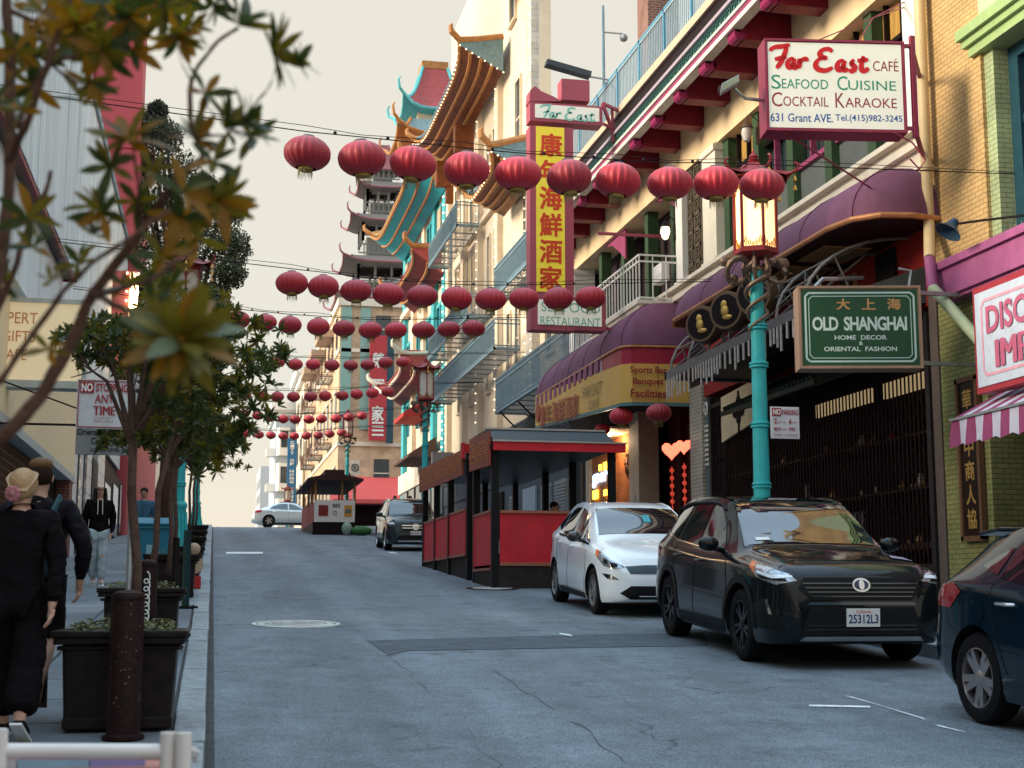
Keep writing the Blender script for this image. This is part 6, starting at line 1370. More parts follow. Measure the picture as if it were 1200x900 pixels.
MB().box(-.76, -.62, 12.41, 12.46, 3.0, 3.03).box(-.76, -.62, 12.41, 12.46, 3.27, 3.30).build('bracket', steel, ns)
# ================================================================ postcard rack in front
rk = thing('postcard_rack', 'white pipe framed rack of blue and violet boxes in the bottom left corner', 'display rack', (-.35, 4, .4))
wpipe = mat('white_plastic_pipe', (.72, .66, .62), .4, var=.06)
ya = 3.93
MB().tube([(-.95, ya, 1.155), (-.11, ya, 1.135)], .021, 14).build('top_rail', wpipe, rk, smooth=True)
MB().cyl((-.095, ya-.01, .4), (-.095, ya-.01, 1.185), .020, .020, 14).cyl((-.055, ya-.03, .4), (-.055, ya-.03, 1.185), .021, .021, 14).cyl((-.51, ya-.01, .4), (-.51, ya-.01, 1.20), .021, .021, 14).cyl((-.95, ya, .4), (-.95, ya, 1.2), .021, .021, 14).build('upright', wpipe, rk, smooth=True)
MB().tube([(-.95, ya+.2, 1.12), (-.02, ya+.2, 1.10)], .015, 10).tube([(-.05, ya-.03, 1.14), (-.03, ya+.2, 1.11)], .016, 8).build('back_rail', wpipe, rk, smooth=True)
MB().box(-.95, -.04, ya-.02, ya+.2, 1.085, 1.095).build('red_shelf_edge', mat('salmon_edge', (.5, .2, .16), .5), rk)
MB().box(-.95, -.03, ya-.05, ya+.2, .45, .47).box(-.95, -.03, ya-.05, ya+.2, .75, .77).build('shelf', wpipe, rk)
def postra(name, c1, c2, seed):
    m = mat(name, c1, .35, var=0); t = m.node_tree; p = t.nodes['Principled BSDF']; g = [n for n in t.nodes if n.type == 'NEW_GEOMETRY'][0]
    w_ = t.nodes.new('ShaderNodeTexWave'); w_.wave_type = 'RINGS'; w_.inputs['Scale'].default_value = 3.2; w_.inputs['Distortion'].default_value = 9; w_.inputs['Detail'].default_value = 2; w_.inputs['Phase Offset'].default_value = seed
    t.links.new(g.outputs['Position'], w_.inputs['Vector']); r_ = t.nodes.new('ShaderNodeValToRGB'); r_.color_ramp.elements[0].color = (*c1, 1); r_.color_ramp.elements[1].color = (*c2, 1)
    t.links.new(w_.outputs[0], r_.inputs[0]); t.links.new(r_.outputs[0], p.inputs['Base Color']); return m
pms = [postra('violet_print', (.10, .06, .32), (.35, .35, .62), 1), postra('blue_print', (.06, .14, .42), (.30, .45, .66), 4), postra('sky_print', (.12, .18, .5), (.4, .5, .68), 7)]
x = -.96
for i, wdt in enumerate((.155, .155, .155, .16, .16, .16)):
    if x + wdt > -.06: break
    lab = f"{('violet', 'blue', 'sky blue')[i % 3]} swirl printed box, {ORD[i]} from the left in the white rack"
    b = thing('printed_box', lab, 'box', (x+wdt/2, ya, .87), 0, 'swirl printed boxes in the white rack')
    MB().box(x+.003, x+wdt-.003, ya-.06, ya+.12, .87, 1.072).build('carton', pms[i % 3], b)
    tm = MB(); text(tm, 'PORTRA 400', (x+.02, ya-.063, 1.042), XU, ZU, .095, .015); tm.build('lettering', mat('pale_print', (.5, .55, .7), .5, var=0), b)
    x += wdt
x = -.96
for i, wdt in enumerate((.14, .2, .15, .18, .14)):
    MB().box(x, x+wdt-.004, ya+.05, ya+.12, 1.095, 1.118).build('card_stack', (mat('sky_card', (.3, .55, .7), .5), mat('lilac_card', (.35, .35, .7), .5), mat('white_card', (.6, .68, .72), .5))[i % 3], None, label=f"{('sky blue', 'lilac', 'white')[i % 3]} stack of cards, {ORD[i]} from the left behind the boxes in the rack", cat='cards', group='stacks of cards in the white rack'); x += wdt
# ================================================================ CARS
def crom(tab, y):
    """smooth (monotone-ish) interpolation through (y, v...) rows"""
    n = len(tab)
    if y <= tab[0][0]: return tab[0][1]
    if y >= tab[-1][0]: return tab[-1][1]
    for i in range(n-1):
        if tab[i][0] <= y <= tab[i+1][0]:
            y0, v0 = tab[i]; y1, v1 = tab[i+1]; h = y1-y0; t = (y-y0)/h
            d = (v1-v0)/h
            dl = (v0-tab[i-1][1])/(y0-tab[i-1][0]) if i > 0 else d
            dr = (tab[i+2][1]-v1)/(tab[i+2][0]-y1) if i < n-2 else d
            m0 = 0 if dl*d <= 0 else 2*dl*d/(dl+d); m1 = 0 if dr*d <= 0 else 2*dr*d/(dr+d)
            if i == 0: m0 = d
            if i == n-2: m1 = d
            return v0*(2*t**3-3*t*t+1)+h*m0*(t**3-2*t*t+t)+v1*(-2*t**3+3*t*t)+h*m1*(t**3-t*t)
def car_paint(name, col, metal=0, rough=.28):
    m = mat(name, col, rough, metal, var=.03, scale=2, coat=1 if max(col) > .1 else .75, spec=.5 if max(col) > .1 else .08); return m
tyre_m = mat('tyre', (.012, .011, .012), .85, var=.2, scale=30); chrome = mat('chrome', (.6, .62, .65), .12, 1, var=0)
cglass = mat('car_glass', (.008, .012, .016), .03, var=0, spec=.9, coat=.6); trimm = mat('black_plastic_trim', (.012, .012, .013), .5, var=.15, scale=20)
lens_m = mat('headlamp_lens', (.30, .33, .36), .08, .5, var=.5, scale=30, coat=1); amber = mat('amber_lens', (.65, .14, .02), .2, var=.1); redlens = mat('tail_lamp_red', (.40, .01, .015), .12, var=.15, scale=20, coat=1)
def build_car(name, label, cat, loc, rz, P, paint, group='cars parked along the right kerb', pitch_=None):
    L_, W = P['L'], P['W']/2
    ny, body = 110, MB()
    ys = [L_*(.5-.5*math.cos(math.pi*i/ny))*.55 + L_*i/ny*.45 for i in range(ny+1)]
    rows = []
    for y in ys:
        top, belt, wm, wr = crom(P['top'], y), crom(P['belt'], y), crom(P['wid'], y)*W, crom(P['roof'], y)*W
        zb = crom(P['bot'], y); belt = min(belt, top-.03); zm = min(.52, zb+(belt-zb)*.5)
        pts = [(0, zb), (wm*.82, zb), (wm*.955, zb+.035), (wm*.992, zb+(zm-zb)*.55), (wm, zm), (wm*.985, zm+(belt-zm)*.45), (wm*.972, belt-.085*(belt-zb)/.8), (wm*.93, belt), (wr, max(belt+.01, top-.055)), (wr*.9, top-.02), (wr*.55, top-.004), (0, top)]
        row = []
        for i in range(len(pts)-1):
            p0 = pts[max(0, i-1)]; p1 = pts[i]; p2 = pts[i+1]; p3 = pts[min(len(pts)-1, i+2)]
            k_ = 5 if i in (7,) else 3
            for k in range(k_):
                t = k/k_
                if i in (0, 7): row.append((p1[0]+(p2[0]-p1[0])*t, p1[1]+(p2[1]-p1[1])*t))
                else:
                    f = lambda a, b, c_, d: .5*((2*b)+(c_-a)*t+(2*a-5*b+4*c_-d)*t*t+(3*b-a-3*c_+d)*t**3)
                    row.append((f(p0[0], p1[0], p2[0], p3[0]), f(p0[1], p1[1], p2[1], p3[1])))
        row.append(pts[-1]); rows.append(row)
    m = len(rows[0]); vs = []
    for y, row in zip(ys, rows):
        vs += [(x, y, z) for x, z in row] + [(-x, y, z) for x, z in row[-2:0:-1]]
    n = 2*m-2
    body.add(vs, [(i*n+k, i*n+(k+1) % n, (i+1)*n+(k+1) % n, (i+1)*n+k) for i in range(ny) for k in range(n)] + [tuple(range(n)), tuple(range(ny*n, ny*n+n))])
    me = body.mesh('body', paint); bo = bpy.data.objects.new('body', me); COL.objects.link(bo)
    # wheel housings are cut out of the shell
    r = P['wr']; cut = MB()
    for y in P['axles']:
        for s in (-1, 1): cut.lathe([(0, s*(W-.34)), (r+.055, s*(W-.34)), (r+.055, s*(W+.2)), (0, s*(W+.2))], 32, (0, y, r), 'x')
    cm = cut.mesh('cut', trimm); co = bpy.data.objects.new('cut', cm); COL.objects.link(co)
    md = bo.modifiers.new('b', 'BOOLEAN'); md.operation = 'DIFFERENCE'; md.object = co; md.solver = 'EXACT'; md.material_mode = 'TRANSFER'
    dg = bpy.context.evaluated_depsgraph_get(); dg.update(); me2 = bpy.data.meshes.new_from_object(bo.evaluated_get(dg))
    bpy.data.objects.remove(bo); bpy.data.objects.remove(co)
    me2.polygons.foreach_set('use_smooth', [True]*len(me2.polygons)); me2.set_sharp_from_angle(angle=R(32))
    bm = bmesh.new(); bm.from_mesh(me); bvh = BVHTree.FromBMesh(bm); bm.free()
    t = thing(name, label, cat, loc, rz, group); t.rotation_euler = ((tilt if pitch_ is None else pitch_), 0, rz)
    bod = link(me2, 'body', t, False)
    def decal(nm, poly, mode, mt, off=.006, s=1, parent=None, grid=.05, **kw):
        n_ = []; 
        for i in range(len(poly)):
            a, b = Vector(poly[i]), Vector(poly[(i+1) % len(poly)]); k_ = max(1, int((b-a).length/grid))
            for k in range(k_): n_.append(a.lerp(b, k/k_))
        x0 = min(p.x for p in n_); x1 = max(p.x for p in n_); y0 = min(p.y for p in n_); y1 = max(p.y for p in n_)
        pts = list(n_); ne = len(n_); gx_ = x0+grid*.7
        while gx_ < x1:
            gy = y0+grid*.7
            while gy < y1: pts.append(Vector((gx_, gy))); gy += grid
            gx_ += grid
        v2, _, f2, *_r = delaunay_2d_cdt(pts, [(i, (i+1) % ne) for i in range(ne)], [list(range(ne))], 1, 1e-6)
        out = []; bad = set()
        c5, s5 = math.cos(R(40)), math.sin(R(40))
        for i, q in enumerate(v2):
            if mode == 'side': o_, d = Vector((s*3, q.x, q.y)), Vector((-s, 0, 0))
            elif mode == 'front': o_, d = Vector((q.x, -3, q.y)), Vector((0, 1, 0))
            elif mode == 'back': o_, d = Vector((q.x, L_+3, q.y)), Vector((0, -1, 0))
            elif mode == 'top': o_, d = Vector((q.x, q.y, 4)), Vector((0, 0, -1))
            elif mode == 'diag': d = Vector((-s*s5, c5, 0)); o_ = Vector((s*c5*q.x, s5*q.x, q.y)) - d*3
            elif mode == 'rdiag': d = Vector((-s*s5, -c5, 0)); o_ = Vector((s*c5*q.x, L_-s5*q.x, q.y)) - d*3
            h = bvh.ray_cast(o_, d)
            if h[0] is None: bad.add(i); out.append(Vector((0, 0, 0)))
            else:
                nn = h[1] if h[1].dot(d) < 0 else -h[1]; out.append(h[0]+nn*off)
        fs = [f for f in f2 if not any(i in bad for i in f)]
        if not fs: return None
        mb = MB().add(out, fs); return mb.build(nm, mt, parent or t, world=False, smooth=True)
    for s in (-1, 1):
        for nm, poly, mt, *o_ in P.get('side', []): decal(nm, poly, 'side', mt, o_[0] if o_ else .006, s)
        for nm, poly, mt, *o_ in P.get('diag', []): decal(nm, poly, 'diag', mt, o_[0] if o_ else .007, s, grid=.03)
        for nm, poly, mt, *o_ in P.get('rdiag', []): decal(nm, poly, 'rdiag', mt, o_[0] if o_ else .007, s, grid=.03)
    for k in ('front', 'back'):
        for nm, poly, mt, *o_ in P.get(k, []): decal(nm, poly, k, mt, o_[0] if o_ else .006, grid=.035)
    # door seams and mouldings: thin lines laid on the shell
    for s in (-1, 1):
        for pts in P.get('seams', []):
            Q = []
            for a, b in zip(pts, pts[1:]):
                for k in range(8):
                    y = a[0]+(b[0]-a[0])*k/8; z = a[1]+(b[1]-a[1])*k/8; h = bvh.ray_cast(Vector((s*3, y, z)), Vector((-s, 0, 0)))
                    if h[0]: Q.append(h[0]+Vector((s*.001, 0, 0)))
            if len(Q) > 1: MB().tube(Q, .0045, 4).build('door_seam', trimm, t, world=False)
        for (y, z) in P.get('handles', []):
            h = bvh.ray_cast(Vector((s*3, y, z)), Vector((-s, 0, 0)))
            if h[0]:
                x = h[0].x; MB().tube([(x-s*.01, y-.1, z), (x+s*.035, y-.07, z), (x+s*.035, y+.07, z), (x-s*.01, y+.1, z)], .013, 8).build('door_handle', P.get('handle_m', paint), t, world=False, smooth=True)
        y, z = P['mirror']; h = bvh.ray_cast(Vector((s*3, y+.15, z-.05)), Vector((-s, 0, 0))); x = h[0].x if h[0] else s*W*.9
        mo = MB().blob((x+s*.15, y, z+.045), .1, (1.15, .62, .78), 14, 9).add([], []).tube([(x-s*.02, y+.05, z-.02), (x+s*.09, y+.02, z+.0)], [.035, .03], 8)
        mo.build('wing_mirror', P.get('mirror_m', paint), t, world=False, smooth='all')
    if P.get('rails'):
        for s in (-1, 1):
            Q = []
            for k in range(15):
                y = P['rails'][0]+(P['rails'][1]-P['rails'][0])*k/14; h = bvh.ray_cast(Vector((s*P['rails'][2]*W, y, 4)), Vector((0, 0, -1))); Q.append(h[0]+Vector((0, 0, .045 if 0 < k < 14 else .0)))
            MB().tube(Q, .018, 6).build('roof_rail', P.get('rail_m', trimm), t, world=False, smooth=True)
    # wheels
    for y in P['axles']:
        for s in (-1, 1):
            tw = P.get('tw', .215)
            wx = s*(W-.022-tw/2); c_ = (wx, y, r)
            prof = [(r*.66, -tw/2+.01), (r*.80, -tw/2), (r*.95, -tw/2+.012), (r, -tw/2+.04), (r, tw/2-.04), (r*.95, tw/2-.012), (r*.80, tw/2), (r*.66, tw/2-.01)]
            wh = MB().lathe(prof, 40, c_, 'x', cap=False).build('wheel', tyre_m, t, world=False, smooth=True)
            rm = MB().lathe([(r*.68, s*(tw/2-.012)), (r*.64, s*(tw/2-.008)), (r*.62, s*(tw/2-.05)), (r*.60, -s*tw*.4)], 36, c_, 'x', cap=False)
            ns = P.get('spokes', 10)
            for k in range(ns):
                a = 2*math.pi*k/ns + (.12 if P.get('twin') and k % 2 else -.12 if P.get('twin') else 0); 
                e = Vector((0, math.cos(a), math.sin(a))); tng = Vector((0, -math.sin(a), math.cos(a))); C_ = Vector(c_)+Vector((s*(tw/2-.03), 0, 0))
                w1, w2 = P.get('sw', (.028, .018)); i0 = C_+e*r*.14; i1 = C_+e*r*.645+Vector((s*.012, 0, 0))
                rm.add([i0-tng*w1, i0+tng*w1, i1+tng*w2, i1-tng*w2, i0-tng*w1-Vector((s*.04, 0, 0)), i0+tng*w1-Vector((s*.04, 0, 0)), i1+tng*w2-Vector((s*.03, 0, 0)), i1-tng*w2-Vector((s*.03, 0, 0))], [(0,1,2,3),(4,7,6,5),(0,4,5,1),(1,5,6,2),(2,6,7,3),(3,7,4,0)])
            rm.lathe([(0, s*(tw/2-.012)), (r*.1, s*(tw/2-.014)), (r*.17, s*(tw/2-.03)), (r*.17, s*(tw/2-.07))], 20, c_, 'x')
            rm.build('rim', P.get('rim_m', chrome), wh, world=False, smooth=True)
            MB().lathe([(0, s*(-.0)), (r*.66, s*(-.0)), (r*.66, s*(-.04)), (0, s*(-.04))], 24, c_, 'x').build('brake_disc', mat('brake_grey', (.012, .012, .012), .7), wh, world=False)
    MB().box(-W*.9, W*.9, P['axles'][0]-.35, P['axles'][1]+.35, .2, .34).build('underbody', trimm, t, world=False)
    return t, bvh
alloy = mat('silver_alloy', (.45, .46, .48), .3, .9, var=.1); alloy_d = mat('dark_alloy', (.035, .035, .038), .3, .7, var=.15)
# ---- white electric hatchback
EV = dict(L=4.17, W=1.79, wr=.33, axles=(.83, 3.43), tw=.21, spokes=10, twin=True, sw=(.022, .016), rim_m=mat('two_tone_alloy', (.32, .31, .30), .35, .8, var=.5, scale=14),
  top=[(0, .42), (.03, .58), (.10, .74), (.25, .86), (.55, .96), (.95, 1.05), (1.25, 1.17), (1.75, 1.45), (2.05, 1.545), (2.5, 1.585), (3.1, 1.56), (3.6, 1.47), (3.85, 1.28), (4.02, 1.02), (4.12, .8), (4.17, .5)],
  belt=[(0, .40), (.03, .55), (.10, .68), (.25, .78), (.6, .88), (1.25, .96), (2.3, 1.0), (3.2, 1.07), (3.8, 1.1), (4.05, .95), (4.17, .48)],
  wid=[(0, .52), (.04, .66), (.13, .82), (.3, .93), (.6, .985), (1, 1), (3.3, 1), (3.8, .96), (4.05, .86), (4.17, .68)],
  roof=[(0, .42), (.1, .62), (.3, .74), (.7, .80), (1.1, .82), (1.5, .78), (1.9, .70), (2.5, .69), (3.4, .66), (3.8, .66), (4.17, .5)],
  bot=[(0, .30), (.1, .22), (.5, .18), (3.6, .19), (3.9, .26), (4.17, .38)],
  side=[('side_window', [(1.55, 1.03), (1.88, 1.35), (2.12, 1.455), (2.35, 1.49), (2.35, 1.03)], cglass), ('side_window', [(2.43, 1.03), (2.43, 1.495), (2.9, 1.49), (3.1, 1.44), (3.18, 1.12)], cglass), ('quarter_window', [(3.24, 1.13), (3.17, 1.42), (3.42, 1.36), (3.6, 1.22)], cglass), ('quarter_window', [(1.22, .99), (1.48, 1.03), (1.66, 1.18), (1.45, 1.1)], cglass),
        ('sill_trim', [(1.25, .2), (3.0, .2), (3.0, .30), (1.25, .28)], trimm), ('window_trim', [(1.2, .96), (3.2, 1.06), (3.3, 1.1), (3.2, 1.09), (1.5, 1.01), (1.25, .985)], trimm, .004)],
  top_=[], front=[('lower_grille', [(-.52, .26), (.52, .26), (.66, .34), (.52, .44), (-.52, .44), (-.66, .34)], trimm), ('grille', [(-.52, .60), (.52, .60), (.58, .70), (.3, .72), (-.3, .72), (-.58, .70)], mat('satin_grey_panel', (.05, .08, .10), .35, .3)), ('number_plate', [(-.16, .44), (.16, .44), (.16, .56), (-.16, .56)], white, .012)],
  diag=[('headlight', [(.50, .69), (.62, .66), (.84, .70), (1.06, .82), (1.10, .90), (.98, .885), (.75, .79)], lens_m), ('indicator_lens', [(.98, .79), (1.09, .84), (1.12, .91), (1.03, .89)], amber, .011), ('fog_lamp', [(.56, .52), (.76, .53), (.88, .60), (.7, .59)], chrome), ('headlight_lens', [(.60, .69), (.70, .68), (.72, .75), (.62, .73)], trimm, .011), ('headlight_lens', [(.76, .72), (.86, .74), (.86, .80), (.78, .78)], trimm, .011)],
  rdiag=[('tail_light', [(.62, .75), (.92, .78), (.98, .98), (.85, 1.02), (.7, .92)], redlens)],
  seams=[[(1.28, .30), (1.22, .6), (1.28, .95)], [(2.4, .28), (2.4, 1.03)], [(3.1, .45), (3.22, .8), (3.2, 1.06)], [(1.28, .30), (3.0, .31)]], handles=[(2.2, .92), (3.0, .96)], mirror=(1.52, 1.03), mirror_m=mat('gloss_black', (.01, .01, .012), .15, coat=1), rails=None)
_bc = build_car
def car(name, label, cat, loc, rz, P, paint, topd=(), **k):
    t, bvh = _bc(name, label, cat, loc, rz, {kk: v for kk, v in P.items()}, paint, **k)
    for nm, poly, mt, off in topd:
        # laid on from above
        n_ = []; grid = .05
        for i in range(len(poly)):
            a, b = Vector(poly[i]), Vector(poly[(i+1) % len(poly)]); k_ = max(1, int((b-a).length/grid))
            for kk in range(k_): n_.append(a.lerp(b, kk/k_))
        pts = list(n_); ne = len(n_); x0 = min(p.x for p in n_); x1 = max(p.x for p in n_); y0 = min(p.y for p in n_); y1 = max(p.y for p in n_); gx_ = x0+.03
        while gx_ < x1:
            gy = y0+.03
            while gy < y1: pts.append(Vector((gx_, gy))); gy += grid
            gx_ += grid
        v2, _, f2, *_r = delaunay_2d_cdt(pts, [(i, (i+1) % ne) for i in range(ne)], [list(range(ne))], 1, 1e-6); out = []
        for q in v2:
            h = bvh.ray_cast(Vector((q.x, q.y, 4)), Vector((0, 0, -1))); out.append((h[0]+(h[1] if h[1].z > 0 else -h[1])*off) if h[0] else Vector((q.x, q.y, 1)))
        MB().add(out, f2).build(nm, mt, t, world=False, smooth=True)
    return t, bvh
def plate(t, bvh, y_, z, txt, w=.30, h=.15, m=white):
    hh = bvh.ray_cast(Vector((0, -3, z)), Vector((0, 1, 0))); y = hh[0].y-.02
    p = MB().box(-w/2, w/2, y-.006, y+.02, z-h/2, z+h/2).build('number_plate', m, t, world=False)
    tm = MB(); text(tm, txt, (-w*.45, y-.009, z-h*.32), XU, ZU, w*.9, h*.5, bold=.02); tm.build('lettering', mat('plate_blue', (.02, .04, .16), .5, var=0), p, world=False)
    tm = MB(); text(tm, 'California', (-w*.22, y-.009, z+h*.25), XU, ZU, w*.44, h*.18); tm.build('state_lettering', red_ink, p, world=False)
whitep = car_paint('white_car_paint', (.80, .86, .90))
c1, bv1 = car('white_hatchback', 'white electric hatchback parked between the red parklet and the black suv', 'car', (6.13, 19.08, G(19.08)), R(-1.5), EV, whitep,
   topd=[('windscreen', [(-.70, 1.16), (.70, 1.16), (.66, 1.35), (.585, 1.86), (-.585, 1.86), (-.66, 1.35)], cglass, .006), ('sticker', [(.05, 1.45), (.16, 1.45), (.16, 1.62), (.05, 1.62)], mat('teal_sticker', (.05, .35, .42), .5), .012)])
# ---- black suv
blackcar = car_paint('black_car_paint', (.006, .008, .010), .0, .22)
SUV = dict(L=4.6, W=1.87, wr=.36, axles=(.93, 3.62), tw=.23, spokes=10, twin=True, sw=(.02, .014), rim_m=alloy_d,
  top=[(0, .58), (.03, .78), (.10, .93), (.22, 1.0), (.6, 1.055), (1.15, 1.12), (1.45, 1.26), (1.95, 1.545), (2.15, 1.61), (2.6, 1.65), (3.3, 1.645), (3.9, 1.58), (4.15, 1.40), (4.38, 1.12), (4.52, .95), (4.6, .6)],
  belt=[(0, .55), (.03, .72), (.10, .86), (.25, .92), (.6, .96), (1.2, 1.01), (2.3, 1.05), (3.4, 1.10), (4.1, 1.13), (4.45, .98), (4.6, .56)],
  wid=[(0, .66), (.05, .80), (.14, .90), (.32, .965), (.6, .99), (1, 1), (3.6, 1), (4.2, .96), (4.48, .88), (4.6, .74)],
  roof=[(0, .6), (.12, .74), (.4, .80), (1.1, .82), (1.5, .78), (2.0, .70), (3.3, .69), (4.0, .67), (4.6, .6)],
  bot=[(0, .30), (.1, .24), (.6, .21), (3.8, .22), (4.2, .28), (4.6, .4)],
  side=[('side_window', [(1.62, 1.09), (2.02, 1.42), (2.22, 1.52), (2.48, 1.555), (2.48, 1.10)], cglass), ('side_window', [(2.57, 1.10), (2.57, 1.56), (3.22, 1.555), (3.34, 1.15)], cglass), ('quarter_window', [(3.43, 1.16), (3.33, 1.54), (3.72, 1.48), (3.98, 1.25)], cglass),
        ('sill_trim', [(1.4, .22), (3.15, .22), (3.15, .36), (1.4, .36)], trimm), ('window_trim', [(1.5, 1.06), (2.4, 1.085), (3.4, 1.13), (4.02, 1.22), (4.02, 1.235), (3.4, 1.15), (2.4, 1.1), (1.55, 1.075)], chrome, .005)],
  front=[('grille', [(-.50, .66), (.50, .66), (.62, .76), (.56, .87), (-.56, .87), (-.62, .76)], trimm), ('grille', [(-.62, .34), (.62, .34), (.52, .60), (-.52, .60)], trimm), *[('grille_bar', [(-.50-.1*(z-.68)/.1*.6, z), (.50+.1*(z-.68)/.1*.6, z), (.50+.1*(z-.68)/.1*.6, z+.012), (-.50-.1*(z-.68)/.1*.6, z+.012)], mat('gloss_grille', (.03, .035, .04), .2, coat=1), .012) for z in (.69, .73, .77, .81)], *[('grille_bar', [(-.54, z), (.54, z), (.54, z+.012), (-.54, z+.012)], mat('gloss_grille', (0, 0, 0)), .012) for z in (.38, .42)], ('bumper_bar', [(-.55, .615), (.55, .615), (.52, .645), (-.52, .645)], mat('teal_black_gloss', (.02, .04, .05), .2, coat=1), .012), ('skid_plate', [(-.62, .285), (.62, .285), (.58, .32), (-.58, .32)], alloy, .012), ('badge', [(.09*math.cos(a), .80+.065*math.sin(a)) for a in [k*math.pi/8 for k in range(16)]], chrome, .02), ('badge_centre', [(.072*math.cos(a), .80+.047*math.sin(a)) for a in [k*math.pi/8 for k in range(16)]], mat('navy_gloss', (.01, .03, .08), .15), .024), ('badge_oval', [(.028*math.cos(a), .80+.045*math.sin(a)) for a in [k*math.pi/8 for k in range(16)]], chrome, .028)],
  diag=[('headlight', [(.52, .84), (.70, .80), (.98, .86), (1.13, .96), (1.10, 1.0), (.85, .955), (.6, .90)], lens_m), ('indicator_lens', [(1.00, .88), (1.12, .955), (1.14, 1.0), (1.04, .98)], amber, .011), ('headlight_strip', [(.56, .865), (.75, .855), (.98, .90), (.97, .92), (.74, .885), (.57, .885)], mat('led_white', (.8, .85, .9), .2), .012), ('headlight_lens', [(.6, .83), (.9, .85), (.95, .88), (.62, .855)], trimm, .01), ('fog_lamp', [(.74, .52), (.78, .52), (.84, .66), (.80, .66)], chrome), ('corner_trim', [(.60, .36), (.95, .38), (1.02, .60), (.84, .67), (.7, .52)], trimm, .004)],
  rdiag=[('tail_light', [(.70, .92), (1.02, .93), (1.04, 1.04), (.72, 1.05)], redlens)],
  seams=[[(1.4, .36), (1.34, .7), (1.42, 1.02)], [(2.52, .34), (2.52, 1.08)], [(3.2, .5), (3.36, .8), (3.36, 1.12)], [(1.4, .37), (3.15, .38)]], handles=[(2.32, .95), (3.18, .98)], mirror=(1.66, 1.10), rails=(2.1, 4.0, .72))
arch = lambda y, r0, r1, n=16: [(y+r1*math.cos(math.pi*k/n), .36+r1*math.sin(math.pi*k/n)) for k in range(n+1)] + [(y-r0*math.cos(math.pi*k/n), .36+r0*math.sin(math.pi*k/n)) for k in range(n+1)]
SUV['side'] += [('arch_trim', arch(.93, .42, .50), trimm, .008), ('arch_trim', arch(3.62, .42, .50), trimm, .008)]
c2, bv2 = car('black_suv', 'black suv with california plate parked by the lamp post', 'car', (6.08, 12.95, G(12.95)), R(-2.5), SUV, blackcar,
   topd=[('windscreen', [(-.74, 1.27), (.74, 1.27), (.70, 1.45), (.61, 2.02), (-.61, 2.02), (-.70, 1.45)], cglass, .006), ('roof_panel', [(-.56, 2.12), (.56, 2.12), (.54, 3.6), (-.54, 3.6)], cglass, .005), ('permit', [(-.60, 1.33), (-.45, 1.33), (-.45, 1.38), (-.60, 1.38)], white, .012), ('notice', [(.52, .5), (.70, .42), (.74, .58), (.56, .66)], mat('purple_notice', (.30, .26, .34), .6), .012)])
plate(c2, bv2, 0, .50, '25312L3', .33, .17)
# ---- dark blue hatchback at the right edge
bluecar = car_paint('petrol_blue_paint', (.001, .012, .022), .0, .22)
HB = dict(L=4.46, W=1.76, wr=.325, axles=(.90, 3.54), tw=.21, spokes=10, twin=True, sw=(.030, .024), rim_m=mat('silver_alloy_warm', (.42, .38, .38), .32, .85, var=.12),
  top=[(0, .45), (.05, .64), (.2, .78), (.6, .90), (1.2, 1.0), (1.6, 1.2), (2.1, 1.41), (2.5, 1.47), (3.1, 1.455), (3.7, 1.36), (4.0, 1.25), (4.2, 1.05), (4.36, .85), (4.46, .52)],
  belt=[(0, .42), (.05, .58), (.2, .70), (.6, .80), (1.2, .89), (2.3, .94), (3.4, 1.01), (3.9, 1.03), (4.25, .92), (4.46, .5)],
  wid=[(0, .6), (.06, .76), (.2, .9), (.5, .98), (1, 1), (3.5, 1), (4.05, .95), (4.32, .85), (4.46, .66)],
  roof=[(0, .5), (.3, .74), (1.1, .8), (1.6, .76), (2.2, .68), (3.3, .66), (3.9, .64), (4.46, .55)],
  bot=[(0, .25), (.3, .19), (3.8, .19), (4.1, .26), (4.46, .36)],
  side=[('side_window', [(1.5, .97), (2.0, 1.27), (2.4, 1.37), (2.4, .98)], cglass), ('side_window', [(2.47, .98), (2.47, 1.375), (3.05, 1.36), (3.25, 1.27), (3.3, 1.05)], cglass), ('quarter_window', [(3.36, 1.07), (3.32, 1.27), (3.5, 1.2), (3.62, 1.12)], cglass), ('fuel_door', [(3.5+.0+.09*math.cos(a), .80+.09*math.sin(a)) for a in [k*math.pi/8 for k in range(16)]], bluecar, .006)],
  rdiag=[('tail_light', [(.68, .80), (.98, .80), (1.10, .93), (1.0, .985), (.8, .96)], redlens)], back=[('rear_window', [(-.5, 1.08), (.5, 1.08), (.45, 1.3), (-.45, 1.3)], cglass)],
  seams=[[(2.43, .3), (2.43, .98)], [(3.08, .4), (3.3, .75), (3.36, 1.05)], [(1.3, .3), (1.3, .88)], [(1.3, .3), (3.1, .3)]], handles=[(3.12, .88), (2.25, .86)], mirror=(1.5, .98), handle_m=chrome)
c3, bv3 = car('dark_blue_hatchback', 'dark blue hatchback with silver wheels nearest to the camera', 'car', (6.28, 6.18, G(6.18)), R(0), HB, bluecar, topd=[('windscreen', [(-.68, 1.25), (.68, 1.25), (.58, 2.0), (-.58, 2.0)], cglass, .006)])
MB().prism([(-.56, 3.72, 1.375), (.56, 3.72, 1.375), (.50, 4.10, 1.335), (-.50, 4.10, 1.335)], (0, 0, .03)).build('rear_spoiler', bluecar, c3, world=False, bevel=.01)
